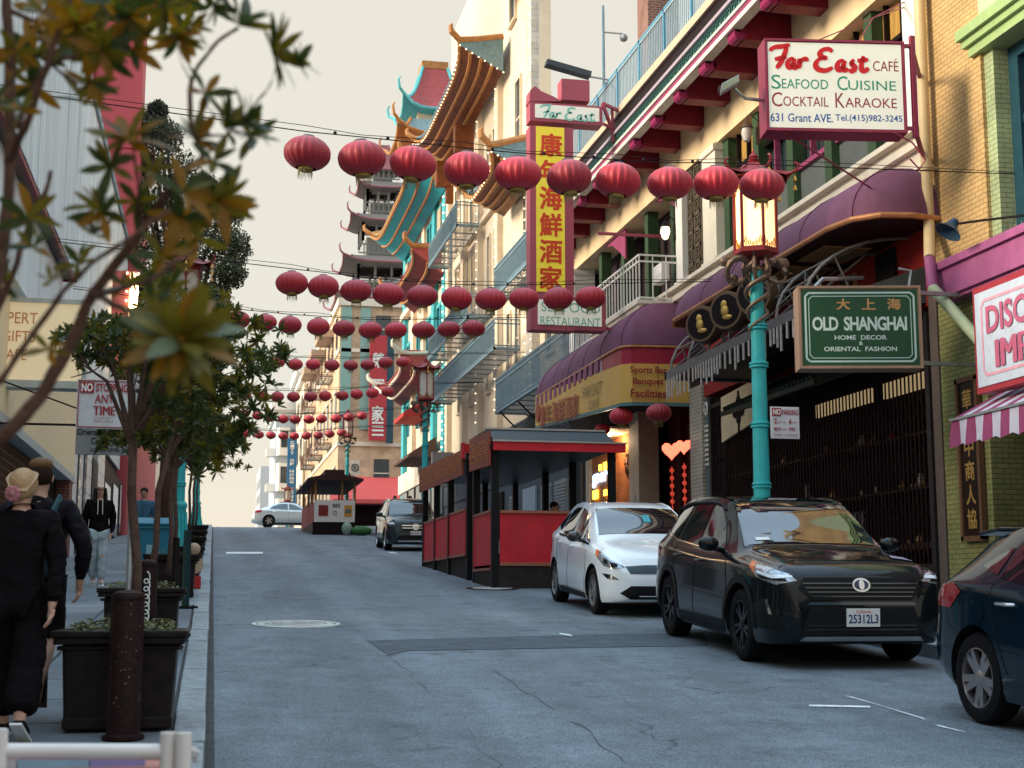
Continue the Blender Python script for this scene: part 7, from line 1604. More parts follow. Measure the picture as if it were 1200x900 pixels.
# ---- far parked suv
BOX = dict(SUV); BOX.update(L=4.63, W=1.85, top=[(0, .6), (.03, .85), (.10, .98), (.25, 1.04), (.6, 1.08), (1.2, 1.14), (1.45, 1.3), (1.85, 1.58), (2.1, 1.65), (2.8, 1.67), (3.7, 1.66), (4.2, 1.58), (4.42, 1.3), (4.56, .98), (4.63, .6)], spokes=5, rim_m=alloy, twin=False, sw=(.06, .035),
  front=[('grille', [(-.42, .66), (.42, .66), (.48, .88), (-.48, .88)], trimm), ('grille_bar', [(-.44, .80), (.44, .80), (.45, .835), (-.45, .835)], chrome, .014), ('grille_bar', [(-.42, .72), (.42, .72), (.43, .75), (-.43, .75)], chrome, .014), ('badge', [(.11*math.cos(a), .775+.11*math.sin(a)) for a in [k*math.pi/8 for k in range(16)]], chrome, .02), ('lower_grille', [(-.6, .36), (.6, .36), (.55, .5), (-.55, .5)], trimm), ('skid_plate', [(-.55, .30), (.55, .30), (.55, .35), (-.55, .35)], chrome, .012)])
BOX['side'] = [d for d in SUV['side'] if d[0] != 'arch_trim']; BOX['rail_m'] = chrome
c4, bv4 = car('grey_suv', 'dark grey suv with round grille badge parked beyond the red parklet', 'car', (6.33, 45.6, G(45.6)), R(-1), BOX, car_paint('dark_grey_paint', (.03, .045, .05), .4, .25), topd=[('windscreen', [(-.74, 1.28), (.74, 1.28), (.62, 1.95), (-.62, 1.95)], cglass, .006)])
plate(c4, bv4, 0, .58, '8LVN204', .33, .12)
# ---- pale sedan crossing the crest
SED = dict(HB); SED.update(L=4.85, W=1.85, axles=(.98, 3.83), top=[(0, .5), (.05, .68), (.25, .80), (.8, .93), (1.35, 1.02), (1.8, 1.22), (2.3, 1.42), (2.8, 1.47), (3.4, 1.42), (4.0, 1.20), (4.35, 1.08), (4.7, 1.0), (4.82, .8), (4.85, .55)],
  belt=[(0, .45), (.05, .6), (.25, .72), (.8, .83), (1.4, .92), (2.6, .96), (3.8, .99), (4.5, .95), (4.8, .75), (4.85, .5)], wid=[(0, .6), (.1, .8), (.3, .93), (.8, 1), (4.2, 1), (4.65, .92), (4.85, .75)], roof=[(0, .5), (.4, .74), (1.3, .8), (1.9, .74), (2.5, .66), (3.3, .64), (4.0, .72), (4.85, .6)], bot=[(0, .25), (.3, .2), (4.3, .2), (4.85, .36)],
  side=[('side_window', [(1.75, .98), (2.3, 1.30), (2.65, 1.38), (2.65, .99)], cglass), ('side_window', [(2.72, .99), (2.72, 1.38), (3.2, 1.36), (3.62, 1.2), (3.8, 1.03)], cglass)], seams=[[(1.6, .3), (1.6, .9)], [(2.68, .3), (2.68, .98)], [(3.6, .5), (3.75, .98)]], handles=[(2.5, .86), (3.45, .88)], mirror=(1.8, .98), back=[('rear_window', [(-.5, 1.1), (.5, 1.1), (.45, 1.3), (-.45, 1.3)], cglass)], spokes=5, twin=False, sw=(.05, .03))
c5, bv5 = car('silver_sedan', 'pale silver sedan crossing the street at the crest', 'car', (7.15, 88.6, G(88.6)), R(90), SED, car_paint('pale_silver_paint', (.50, .58, .60), .2, .3), group=None, pitch_=0)
c5.rotation_euler = (0, R(2.5), R(90))
# ================================================================ TREES
def leaf_mesh(name, m, ln=1.0, wd=.3, fold=.12, curl=.25, n=5):
    vs = []; fs = []
    for i in range(n+1):
        t = i/n; w_ = wd*.5*math.sin(math.pi*min(1, t*.93+.03))**.8 * (.75+.5*t if t < .6 else 1.05)
        z = -curl*t*t; vs += [(t*ln, -w_, z+fold*w_), (t*ln, 0, z), (t*ln, w_, z+fold*w_)]
    for i in range(n): fs += [(3*i, 3*i+3, 3*i+4, 3*i+1), (3*i+1, 3*i+4, 3*i+5, 3*i+2)]
    me = MB().add(vs, fs).mesh(name, m); me.polygons.foreach_set('use_smooth', [True]*len(me.polygons)); return me
def leafmat(name, col, tr=.25):
    m = mat(name, col, .42, var=.35, scale=25); t = m.node_tree; p = t.nodes['Principled BSDF']
    tl = t.nodes.new('ShaderNodeBsdfTranslucent'); tl.inputs[0].default_value = (min(1, col[0]*2.6), min(1, col[1]*2.4), col[2]*1.2, 1); ms = t.nodes.new('ShaderNodeMixShader'); ms.inputs[0].default_value = tr
    o = [n for n in t.nodes if n.type == 'OUTPUT_MATERIAL'][0]; t.links.new(p.outputs[0], ms.inputs[1]); t.links.new(tl.outputs[0], ms.inputs[2]); t.links.new(ms.outputs[0], o.inputs[0]); return m
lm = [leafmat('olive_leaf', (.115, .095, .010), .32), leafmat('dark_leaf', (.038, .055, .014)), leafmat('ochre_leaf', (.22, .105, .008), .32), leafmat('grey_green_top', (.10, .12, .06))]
LM = [leaf_mesh('leaf', m, 1, .27+.03*i, .15, .12+.1*i) for i, m in enumerate(lm)]
def frame(d, up=Vector((0, 0, 1)), roll=0.0):
    d = d.normalized(); s = d.cross(up)
    if s.length < 1e-3: s = Vector((1, 0, 0))
    s.normalize(); u = s.cross(d); M_ = Matrix((d, s, u)).transposed().to_4x4(); return M_ @ Matrix.Rotation(roll, 4, 'X')
# ---- the near tree whose branches cross the upper left
nt_ = thing('foreground_tree', 'tree with long glossy leaf rosettes nearest to the camera', 'tree', (-1.02, 2.5, G(2.5)+KH))
fb_ = mat('reddish_bark', (.115, .055, .035), .8, var=.35, scale=20, bump=.6, bscale=60)
def near(px, py, Y): return ay(px, py, Y)
trunk = MB().tube([(-1.02, 2.5, .28), (-1.0, 2.5, .9), (-.96, 2.52, 1.5), near(-60, 560, 2.55)], [.06, .052, .045, .034], 10)
trunk.build('trunk', fb_, nt_, smooth='all')
BR = [([(-60, 560, 2.55), (0, 515, 2.5), (45, 468, 2.5), (85, 398, 2.5), (110, 345, 2.48), (165, 270, 2.45), (212, 207, 2.4), (238, 185, 2.4)], .026, .010),
 ([(-60, 560, 2.55), (-20, 400, 2.6), (8, 260, 2.6), (12, 120, 2.6), (6, -40, 2.6)], .024, .014),
 ([(10, 190, 2.6), (28, 150, 2.55), (55, 75, 2.5), (75, 20, 2.5), (90, -30, 2.5)], .014, .008),
 ([(0, 450, 2.4), (25, 410, 2.4), (60, 360, 2.4), (100, 315, 2.35), (135, 290, 2.3), (200, 245, 2.3)], .010, .005),
 ([(-10, 380, 2.7), (15, 320, 2.7), (35, 260, 2.7), (52, 225, 2.7), (60, 200, 2.7)], .012, .006),
 ([(20, 150, 2.6), (45, 90, 2.6), (70, 72, 2.5), (100, 65, 2.5), (140, 55, 2.5)], .008, .004),
 ([(238, 185, 2.4), (226, 150, 2.4), (224, 95, 2.4), (250, 55, 2.4), (278, 32, 2.4)], .008, .005),
 ([(224, 95, 2.4), (215, 78, 2.4), (205, 45, 2.4)], .003, .002), ([(212, 207, 2.4), (255, 170, 2.4), (300, 120, 2.35), (318, 98, 2.35), (330, 60, 2.3)], .0045, .002),
 ([(110, 345, 2.48), (150, 365, 2.3), (190, 385, 2.15), (212, 398, 2.1)], .009, .006), ([(115, 345, 2.4), (170, 330, 2.3), (200, 312, 2.3), (240, 285, 2.3)], .007, .003),
 ([(165, 270, 2.45), (160, 200, 2.4), (155, 165, 2.4)], .006, .003), ([(6, 10, 2.6), (60, 30, 2.6), (130, 18, 2.6), (200, 8, 2.6)], .009, .004), ([(60, 75, 2.5), (90, 95, 2.5), (115, 90, 2.5)], .005, .003)]
bmb = MB()
for pts, r0, r1 in BR:
    Q = [near(*p) for p in pts]; S = []
    for i in range(len(Q)-1):
        p0, p1, p2, p3 = Q[max(0, i-1)], Q[i], Q[i+1], Q[min(len(Q)-1, i+2)]
        for k in range(5):
            t = k/5; S.append(.5*((2*p1)+(p2-p0)*t+(2*p0-5*p1+4*p2-p3)*t*t+(3*p1-p0-3*p2+p3)*t**3))
    S.append(Q[-1]); n = len(S)
    MB().tube([p+Vector((mnoise.noise(p*23), 0, mnoise.noise(p*19+Vector((5, 5, 5)))))*.004 for p in S], [(r0+(r1-r0)*i/(n-1))*.58+.0015*mnoise.noise(S[i]*60) for i in range(n)], 8).build('branch', fb_, nt_, smooth='all')
rng = random.Random(11); XL = [MB() for _ in range(4)]; NL = [0]
def rosette(px, py, Y, size, n, ax_, spread=1.1, mix=(0, 0, 0, 1, 2), extra=False):
    c_ = near(px, py, Y); s_m = size*.86/F*Y; A = Vector(ax_).normalized(); e1 = A.orthogonal().normalized(); e2 = A.cross(e1)
    for k in range(n):
        a = 2.4*k+rng.uniform(-.3, .3); el = spread*(.35+.65*(k+1)/n)+rng.uniform(-.12, .12)
        d = A*math.cos(el)+(e1*math.cos(a)+e2*math.sin(a))*math.sin(el)
        mi = rng.choice(mix); l_ = s_m*rng.uniform(.75, 1.1); M_ = Matrix.Translation(c_-base(nt_)) @ frame(d, A, rng.uniform(-.5, .5)) @ Matrix.Scale(l_, 4)
        if extra or NL[0] >= 296: XL[mi].add([M_ @ v.co for v in LM[mi].vertices], [tuple(p.vertices) for p in LM[mi].polygons])
        else: o = link(LM[mi], 'leaf', nt_); o.matrix_basis = M_; NL[0] += 1
rosette(214, 400, 2.1, 84, 34, (.1, -.85, .25), 1.6, (0, 0, 2, 0, 0, 2, 3)); rosette(212, 392, 2.12, 44, 12, (.1, -.9, .3), .9, (0, 2, 1))
for a in ((280, 30, 2.4, 62, 12, (.5, -.2, .8), 1.3, (1, 1, 0)), (318, 60, 2.35, 58, 16, (.8, -.2, .1), 1.4, (1, 1, 0)), (345, 72, 2.35, 40, 10, (.9, -.2, .3), 1.3, (1, 1, 0)), (210, 40, 2.4, 46, 14, (.2, -.4, -.7), 1.5, (0, 1, 2)), (222, 30, 2.4, 40, 10, (.6, -.2, .2), 1.3, (1, 0)),
          (150, 165, 2.4, 58, 15, (-.1, -.6, .5), 1.5, (0, 2, 0, 2, 1)), (230, 165, 2.4, 50, 12, (.2, -.5, .6), 1.4, (0, 1, 2)), (262, 150, 2.38, 52, 16, (.6, -.3, .6), 1.3, (1, 0, 1)), (285, 145, 2.36, 48, 12, (.8, -.2, .4), 1.2, (1, 1)), (255, 235, 2.4, 56, 16, (.3, -.5, -.2), 1.5, (0, 0, 1, 2)), (215, 255, 2.4, 50, 12, (.1, -.6, -.1), 1.5, (0, 1, 2)),
          (190, 300, 2.35, 46, 10, (.1, -.7, .2), 1.5, (0, 2, 1)), (120, 60, 2.5, 50, 14, (0, -.5, -.2), 1.6, (0, 0, 2, 1)), (90, 30, 2.5, 46, 14, (0, -.5, -.5), 1.6, (0, 2, 0)), (150, 20, 2.5, 50, 16, (.2, -.3, -.5), 1.6, (1, 0, 2)), (50, 15, 2.5, 46, 12, (0, -.5, .2), 1.6, (0, 2)), (105, 95, 2.5, 40, 10, (.2, -.4, -.4), 1.4, (0, 2, 1)),
          (190, 10, 2.5, 46, 12, (.4, -.3, -.4), 1.5, (1, 0)), (250, 5, 2.45, 40, 10, (.3, -.2, -.3), 1.5, (1, 1)), (110, 275, 2.45, 34, 9, (-.1, -.6, .6), 1.3, (0, 1, 0)), (60, 330, 2.4, 30, 6, (0, -.6, .6), 1.2, (0, 0)), (58, 410, 2.4, 36, 7, (-.2, -.6, .3), 1.4, (0, 2)), (20, 60, 2.6, 40, 9, (0, -.5, 0), 1.6, (0, 2)), (12, 70, 2.6, 34, 8, (.3, -.5, 0), 1.6, (0, 2)), (110, 235, 2.45, 30, 6, (.2, -.5, .6), 1.2, (0, 0))):
    rosette(*a)
for k in range(22):
    px, py = rng.uniform(-10, 215), rng.uniform(-20, 90)
    if px > 120 and py > 60: continue
    rosette(px, py, rng.uniform(2.45, 3.0), rng.uniform(34, 52), rng.randint(7, 11), (rng.uniform(-.5, .5), -.6, rng.uniform(-.6, .5)), 1.4, (0, 1, 1, 2, 0), True)
for px, py in ((0, 120), (25, 130), (160, 235), (215, 225), (180, 200), (130, 195), (250, 190), (295, 160), (230, 280), (175, 320), (120, 250), (100, 120), (200, 335), (145, 335), (240, 110), (5, 330), (40, 290)):
    rosette(px, py, rng.uniform(2.3, 2.8), rng.uniform(34, 50), rng.randint(7, 10), (rng.uniform(-.5, .5), -.6, rng.uniform(-.3, .6)), 1.4, (0, 1, 1, 2, 0), True)
for k in range(6): rosette(rng.uniform(-10, 130), rng.uniform(90, 340), rng.uniform(2.4, 2.9), rng.uniform(30, 46), rng.randint(6, 9), (rng.uniform(-.5, .5), -.6, rng.uniform(-.3, .6)), 1.4, (0, 1, 1, 2, 0), True)
for i, a in enumerate(XL):
    if a.v: a.build('outer_leaves', lm[i], nt_, world=False, kind='stuff', smooth='all')
# ---- the small pavement trees
def street_tree(x, y, H_, rad, lean, label, nleaf, seed, ls=.05, single=0, cx=0, pts=None, zlow=.45):
    rg = random.Random(seed); g0 = G(y)+KH+.5
    t = thing('pavement_tree', label, 'tree', (x, y, g0), 0, 'small trees in planters along the left kerb')
    top = Vector((x+lean, y, g0+H_*.52)); tp = [(x, y, g0), (x+lean*.25+.02, y, g0+H_*.18), (x+lean*.5-.02, y, g0+H_*.36), tuple(top)]
    MB().tube(tp, [.036, .031, .029, .027], 9).build('trunk', barkm, t, smooth='all')
    C_ = Vector((x+lean+cx, y, g0+H_*.78)); br = MB(); tips = []
    for k in range(13):
        a = k*2.4+rg.uniform(-.3, .3); el = rg.uniform(.15, 1.2); d = Vector((math.cos(a)*math.cos(el), math.sin(a)*math.cos(el), math.sin(el)*.75+.05)); e = top + Vector((d.x*rad*1.0+cx*.7, d.y*rad*.95, d.z*H_*.5)); mid = top.lerp(e, .5)+Vector((0, 0, .1))
        br.tube([top-Vector((0, 0, .12*rg.random())), mid, e], [.02, .012, .004], 5); tips += [e, mid.lerp(e, .4), mid]
        for j in range(3):
            e2 = e.lerp(mid, rg.random()*.7)+Vector((rg.uniform(-1, 1), rg.uniform(-1, 1), rg.uniform(-.5, .7)))*rad*.42; br.tube([e.lerp(mid, .5), e2], [.006, .003], 4); tips += [e2]
    br.build('limbs', barkm, t, kind='stuff')
    for q in (pts or []): tips += [Vector(q)]*2
    acc = [MB(), MB(), MB()]; lf = leaf_mesh('tmp', None, 1, .30, .15, .18, 3); LV = [tuple(v.co) for v in lf.vertices]; LF = [tuple(p.vertices) for p in lf.polygons]; bpy.data.meshes.remove(lf)
    cl = []
    for tp_ in tips: cl += [tp_ + Vector((rg.gauss(0, 1), rg.gauss(0, 1), rg.gauss(0, .8)))*rad*.13 for _ in range(3)]
    k = 0
    while k < nleaf:
        c_ = rg.choice(cl)
        if single and c_.x < -.48 and c_.z < 3.02: cl.remove(c_); continue      # no low twigs on the walking side
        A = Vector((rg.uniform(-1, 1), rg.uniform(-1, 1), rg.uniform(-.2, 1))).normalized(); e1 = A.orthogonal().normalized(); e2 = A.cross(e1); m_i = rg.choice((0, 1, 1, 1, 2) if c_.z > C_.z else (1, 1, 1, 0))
        for j in range(rg.randint(5, 9)):
            a = 2.4*j; el = rg.uniform(.5, 1.5); d = A*math.cos(el)+(e1*math.cos(a)+e2*math.sin(a))*math.sin(el); M_ = Matrix.Translation(c_) @ frame(d, A, rg.uniform(-.8, .8)) @ Matrix.Scale(ls*rg.uniform(.7, 1.25), 4)
            if k < single:
                o = link(LM[m_i if m_i < 2 else 0], 'leaf', t); o.matrix_basis = Matrix.Translation(-base(t)) @ M_
            else: acc[m_i].add([M_ @ Vector(v) for v in LV], LF)
            k += 1
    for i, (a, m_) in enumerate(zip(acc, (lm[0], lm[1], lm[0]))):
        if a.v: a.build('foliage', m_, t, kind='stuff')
    return t
e1_ = [ay(x, y, 9.4) for x, y in ((320, 410), (300, 385), (270, 380), (290, 440), (300, 470), (110, 400), (120, 385), (100, 425), (250, 350), (200, 345), (240, 540), (190, 500), (215, 480), (235, 430), (160, 430), (140, 470), (170, 500), (260, 520), (255, 480), (280, 500))]
e1_ += [p + Vector((0, .35, 0)) for p in e1_]
street_tree(-.46, 9.42, 2.55, .52, -.05, 'nearest small tree with crisp dark leaves rising from the first planter', 5200, 3, .068, 290, .18, e1_)
street_tree(-.56, 13.75, 2.7, .75, .16, 'second small tree leaning over the recycling bin', 8500, 5, .072)
street_tree(-.5, 18.0, 2.7, .75, .02, 'third small tree beyond the recycling bin', 7500, 6, .082)
street_tree(-.55, 22.5, 2.8, .85, .0, 'fourth small tree just before the left lamp post', 4500, 8, .09)
street_tree(-.5, 31.5, 3.0, .9, .05, 'fifth small tree just beyond the left lamp post', 3500, 9, .1)
street_tree(-.5, 38, 3.2, 1.0, .05, 'sixth small tree far along the left kerb', 1600, 10, .11)
street_tree(-.5, 46, 3.3, 1.1, .05, 'seventh small tree far along the left kerb', 1300, 12, .13)
# ---- the big ficus beyond the pink building
bt = thing('ficus_tree', 'big dark dense tree rising above the left pavement behind the lamp', 'tree', (-1.9, 60, G(60)+KH))
MB().tube([(-1.9, 60, G(60)), (-1.8, 60, G(60)+4), (-1.6, 60, G(60)+8), (-1.3, 60, 15)], [.35, .3, .24, .14], 10).build('trunk', barkm, bt, smooth='all')
rg = random.Random(21); acc = [MB(), MB()]; lobes = []
for (x, y, r) in ((175, 150, 26), (195, 160, 24), (165, 190, 28), (205, 200, 34), (170, 240, 30), (215, 245, 40), (255, 260, 34), (190, 290, 34), (235, 300, 40), (275, 290, 24), (270, 320, 22), (215, 340, 34), (250, 350, 26), (180, 340, 30), (275, 245, 18), (240, 225, 26), (185, 130, 14), (262, 375, 14)):
    p = ay(x, y, 60+rg.uniform(-1.5, 1.5)); lobes.append((p, r/F*61))
lb = MB()
for p, r in lobes: lb.tube([Vector((-1.5, 60, 11)).lerp(p, .1), Vector((-1.5, 60, 12)).lerp(p, .6)+Vector((0, 0, .3)), p], [.12, .08, .03], 5)
lb.build('limbs', barkm, bt, kind='stuff')
for k in range(30000):
    p, r = rg.choice(lobes); d = Vector((rg.gauss(0, 1), rg.gauss(0, 1), rg.gauss(0, 1))).normalized(); c_ = p + d*r*(rg.random()**.35)*(.85+.3*mnoise.noise(d*3+p)); s_ = rg.uniform(.05, .11)
    a = Vector((rg.gauss(0, 1), rg.gauss(0, 1), rg.gauss(0, 1))).normalized(); b = a.orthogonal().normalized()
    acc[k % 2].add([c_-a*s_, c_+b*s_*.5, c_+a*s_, c_-b*s_*.5], [(0, 1, 2, 3)])
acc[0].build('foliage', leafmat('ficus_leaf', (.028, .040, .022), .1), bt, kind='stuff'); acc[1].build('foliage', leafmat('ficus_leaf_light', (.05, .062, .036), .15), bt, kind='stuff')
# ================================================================ PEOPLE
def skin(name, joints, edges, m, parent=None, root=0, sub=2):
    """joints: (x, y, z, r[, r2]) ; one continuous skinned surface"""
    me = bpy.data.meshes.new(name); me.from_pydata([j[:3] for j in joints], edges, []); ob = bpy.data.objects.new(name, me); COL.objects.link(ob)
    md = ob.modifiers.new('s', 'SKIN'); md.use_smooth_shade = True
    for i, j in enumerate(joints): me.skin_vertices[0].data[i].radius = (j[3], j[4] if len(j) > 4 else j[3]); me.skin_vertices[0].data[i].use_root = (i == root)
    ob.modifiers.new('u', 'SUBSURF').levels = sub; ob.modifiers['u'].render_levels = sub
    dg = bpy.context.evaluated_depsgraph_get(); dg.update(); e = bpy.data.meshes.new_from_object(ob.evaluated_get(dg)); bpy.data.objects.remove(ob); bpy.data.meshes.remove(me)
    if sub > 2:      # cloth creases
        ns = [v.normal.copy() for v in e.vertices]
        for v, n in zip(e.vertices, ns):
            q = v.co
            f = mnoise.noise(Vector((q.x*13, q.y*13, q.z*9)))*.010 + (1-abs(mnoise.noise(Vector((q.x*17+5, q.y*17, q.z*22)))))**3*.010; v.co += n*(f-.004)
    e.materials.clear(); e.materials.append(m); e.name = name; e.polygons.foreach_set('use_smooth', [True]*len(e.polygons))
    return link(e, name, parent, False)
def chain(n, s=0): return [(i, i+1) for i in range(s, s+n-1)]
skin_m = mat('skin', (.52, .30, .22), .5, var=.06, scale=8); skin_m2 = mat('skin_tan', (.40, .22, .15), .5, var=.06, scale=8)
def hand(J, E, wrist, d, side, curl, s=1.0, parent_i=0):
    """palm, four curled fingers and a thumb grown from the wrist joint"""
    d = Vector(d).normalized(); u = Vector(side).normalized(); n_ = d.cross(u).normalized(); w_ = Vector(wrist); k0 = len(J)
    J.append((*(w_+d*.05*s), .026*s, .014*s)); E.append((parent_i, k0)); J.append((*(w_+d*.085*s), .034*s, .013*s)); E.append((k0, k0+1))
    for i, (o_, l_) in enumerate(((-.028, .062), (-.010, .075), (.009, .070), (.026, .055))):
        a = w_+d*.092*s+u*o_*s; b = a+(d*math.cos(curl*.6)+n_*math.sin(curl*.6))*l_*.5*s; c_ = b+(d*math.cos(curl*1.5)+n_*math.sin(curl*1.5))*l_*.5*s; k = len(J)
        J.extend([(*a, .0095*s), (*b, .0088*s), (*c_, .0072*s)]); E.extend([(k0+1, k), (k, k+1), (k+1, k+2)])
    a = w_+d*.04*s-u*.03*s; b = a+(d*.6-u*.6+n_*.4).normalized()*.035*s; c_ = b+(d*.9-u*.2+n_*.4).normalized()*.03*s; k = len(J)
    J.extend([(*a, .013*s), (*b, .011*s), (*c_, .009*s)]); E.extend([(k0, k), (k, k+1), (k+1, k+2)])
def person(label, loc, rz, H_, pose, mats, opts):
    """pose: world-ish joint table in units of body height, facing -y"""
    t = thing('person', label, 'person', loc, rz); s = H_; J = []; E = []
    def P(n): return Vector(pose[n])*s
    def add(p, r, r2=None, par=None):
        J.append((*p, r*s, (r2 if r2 else r)*s)); 
        if par is not None: E.append((par, len(J)-1))
        return len(J)-1
    pel = add(P('pelvis'), .085, .06); sp = add(P('waist'), .072, .052, pel); ch = add(P('chest'), .088, .06, sp); nb = add(P('neck'), .034, .034, ch); hb = add(P('neck')+Vector((0, -.004, .03))*s, .031, .033, nb)
    hd = P('head')
    h1 = add(hd+Vector((0, .004, -.045))*s, .036, .044, hb); h2 = add(hd+Vector((0, .004, .005))*s, .043, .054, h1); h3 = add(hd+Vector((0, .006, .045))*s, .034, .044, h2)
    for sd_ in ('L', 'R'):
        g = 1 if sd_ == 'L' else -1
        sh_ = add(P('sh'+sd_), .040, .038, ch); el = add(P('el'+sd_), .026, .026, sh_); mid = add(P('el'+sd_).lerp(P('wr'+sd_), .35), .026, .025, el); wr_ = add(P('wr'+sd_), .015, .018, mid)
        d = (P('wr'+sd_)-P('el'+sd_)).normalized(); hand(J, E, P('wr'+sd_), d+Vector((0, -.1, -.1)), (0, -g*1.0, .0) if abs(d.z) > .5 else (g, 0, 0), .5, s/1.75, wr_)
        hp = add(P('hip'+sd_), .062, .060, pel); kn = add(P('kn'+sd_), .036, .036, hp); cf = add(P('kn'+sd_).lerp(P('an'+sd_), .3)+Vector((0, .006, 0))*s, .036, .036, kn); an = add(P('an'+sd_), .020, .024, cf)
        to = P('to'+sd_); hl = P('an'+sd_)+Vector((0, .0, -.018))*s; f = add(P('an'+sd_).lerp(to, .5), .022, .018, an); add(to, .018, .014, f)
    bo = skin('body', J, E, mats.get('skin', skin_m), t); me = bo.data; me.materials.append(mats['top']); me.materials.append(mats['legs'])
    wl, wr2 = P('wrL'), P('wrR'); nz = P('neck').z-.012*s; pz = P('pelvis').z; lz = (P('knL').z*.9 if opts.get('leg', 1) < .6 else P('anL').z+.05*s)
    for f in me.polygons:
        c_ = f.center
        if c_.z > nz or (c_-wl).length < .115*s and c_.z < wl.z+.01*s or (c_-wr2).length < .115*s and c_.z < wr2.z+.01*s: continue
        if abs(c_.x) > .105*s and c_.z > .40*s or c_.z > pz-.02*s: f.material_index = 1
        elif opts.get('leg', 1) > .6 and c_.z > lz or c_.z > P('knL').z+.04*s: f.material_index = 2
    # face
    fy = -1
    fc = MB(); c_ = hd
    nose_ = MB().add([c_+Vector((x, y, z))*s for x, y, z in ((-.009, -.050, -.012), (.009, -.050, -.012), (0, -.066, -.012), (0, -.052, .018))], [(0, 1, 2), (0, 2, 3), (2, 1, 3), (0, 3, 1)]).build('nose', mats.get('skin', skin_m), t, world=False)
    for g in (-1, 1):
        MB().blob(c_+Vector((g*.0175, -.047, .012))*s, .0075*s, (1.3, .6, .7), 8, 6).build('eye', mat('eye_dark', (.02, .015, .012), .2), t, world=False, smooth='all')
        MB().blob(c_+Vector((g*.046, .006, .0))*s, .017*s, (.35, .7, 1.1), 8, 6).build('ear', mats.get('skin', skin_m), t, world=False, smooth='all')
        MB().tube([c_+Vector((g*.008, -.051, .026))*s, c_+Vector((g*.027, -.047, .027))*s], .0025*s, 5).build('eyebrow', mats['hair'], t, world=False)
    MB().tube([c_+Vector((-.014, -.050, -.030))*s, c_+Vector((0, -.054, -.031))*s, c_+Vector((.014, -.050, -.030))*s], .0035*s, 6).build('mouth', mat('lips', (.35, .10, .09), .5), t, world=False)
    # clothing: shells grown a little larger over the same joints
    def shell(nm, js, es, m, sub=3): return skin(nm, js, es, m, t, 0, sub)
    top = [(*P('pelvis')+Vector((0, 0, opts.get('hem', -.02)-.045))*s, opts.get('hw', .102)*1.1*s, .092*s), (*P('pelvis')+Vector((0, 0, -.01))*s, opts.get('hw', .102)*1.1*s, .092*s), (*P('waist'), .088*s, .070*s), (*P('chest'), .100*s, .074*s), (*(P('neck')+Vector((0, .0, -.028))*s), .062*s, .056*s), (*(P('neck')+Vector((0, 0, .014))*s), .040*s, .042*s)]
    len_ = len(top); e_ = chain(len_); k = len_
    for sd_ in ('L', 'R'):
        sl = opts.get('sleeve', 1.0); w_ = P('el'+sd_).lerp(P('wr'+sd_), sl*.92)
        top += [(*P('sh'+sd_), .050*s, .046*s), (*P('el'+sd_), .035*s, .035*s), (*w_, .027*s, .027*s)]; e_ += [(len_-3, k), (k, k+1), (k+1, k+2)]; k += 3
    shell(opts.get('top_name', 'jumper'), top, e_, mats['top'])
    leg = [(*P('pelvis')+Vector((0, 0, -.005))*s, .092*s, .068*s)]; e_ = []; k = 1; ll = opts.get('leg', 1.0); wd_ = opts.get('legw', 1.0)
    for sd_ in ('L', 'R'):
        if ll > .6: pts = [P('hip'+sd_), P('hip'+sd_).lerp(P('kn'+sd_), .5), P('kn'+sd_), P('kn'+sd_).lerp(P('an'+sd_), .5), P('kn'+sd_).lerp(P('an'+sd_), min(1, ll))]; rr = [.070, .062, .05*wd_, .047*wd_, opts.get('cuff', .040)*wd_]
        else: pts = [P('hip'+sd_), P('hip'+sd_).lerp(P('kn'+sd_), .55), P('hip'+sd_).lerp(P('kn'+sd_), 1.0)]; rr = [.080, .074, .066]
        kk = k
        for p, r in zip(pts, rr): leg.append((*p, r*s)); 
        e_ += [(0, kk)] + chain(len(pts), kk); k += len(pts)
    shell('trousers' if ll > .6 else 'shorts', leg, e_, mats['legs'])
    for sd_ in ('L', 'R'):
        a, to = P('an'+sd_), P('to'+sd_); d = (to-a); d2 = d.normalized(); n_ = Vector((1, 0, 0)); dn = d2.cross(n_).normalized()
        if dn.dot(Vector((0, 0, -1))) < 0 and abs(dn.z) > .3: dn = -dn
        J2 = [(*(a-d2*.012*s+dn*.012*s), .027*s, .026*s), (*(a.lerp(to, .5)+dn*.004*s), .026*s, .021*s), (*(to), .024*s, .017*s)]
        so = skin('shoe', J2, chain(3), mats['shoe'], t)
        if opts.get('sole'):
            MB().prism([tuple(a-d2*.035*s+dn*.028*s+n_*g*.022*s) for g in (-1, 1)] + [tuple(to+d2*.02*s+dn*.016*s+n_*g*.026*s) for g in (1, -1)], tuple(dn*.010*s)).build('sole', opts['sole'], so, world=False, bevel=.004)
    return t, P, s, hd
STAND = dict(pelvis=(0, 0, .53), waist=(0, 0, .62), chest=(0, 0, .74), neck=(0, 0, .845), head=(0, -.012, .93), shL=(.105, 0, .805), elL=(.135, .015, .63), wrL=(.135, -.03, .485), shR=(-.105, 0, .805), elR=(-.135, .015, .63), wrR=(-.135, -.03, .485),
  hipL=(.052, 0, .50), knL=(.055, -.01, .28), anL=(.055, .01, .05), toL=(.065, -.09, .018), hipR=(-.052, 0, .50), knR=(-.055, -.01, .28), anR=(-.055, .01, .05), toR=(-.065, -.09, .018))
blk = mat('black_wool', (.006, .004, .005), .9, var=.3, scale=14, bump=.9, bscale=9); denim = mat('blue_denim', (.045, .13, .22), .85, var=.2, scale=30, bump=.3); ldenim = mat('light_denim', (.38, .47, .52), .85, var=.15, scale=20, bump=.3)
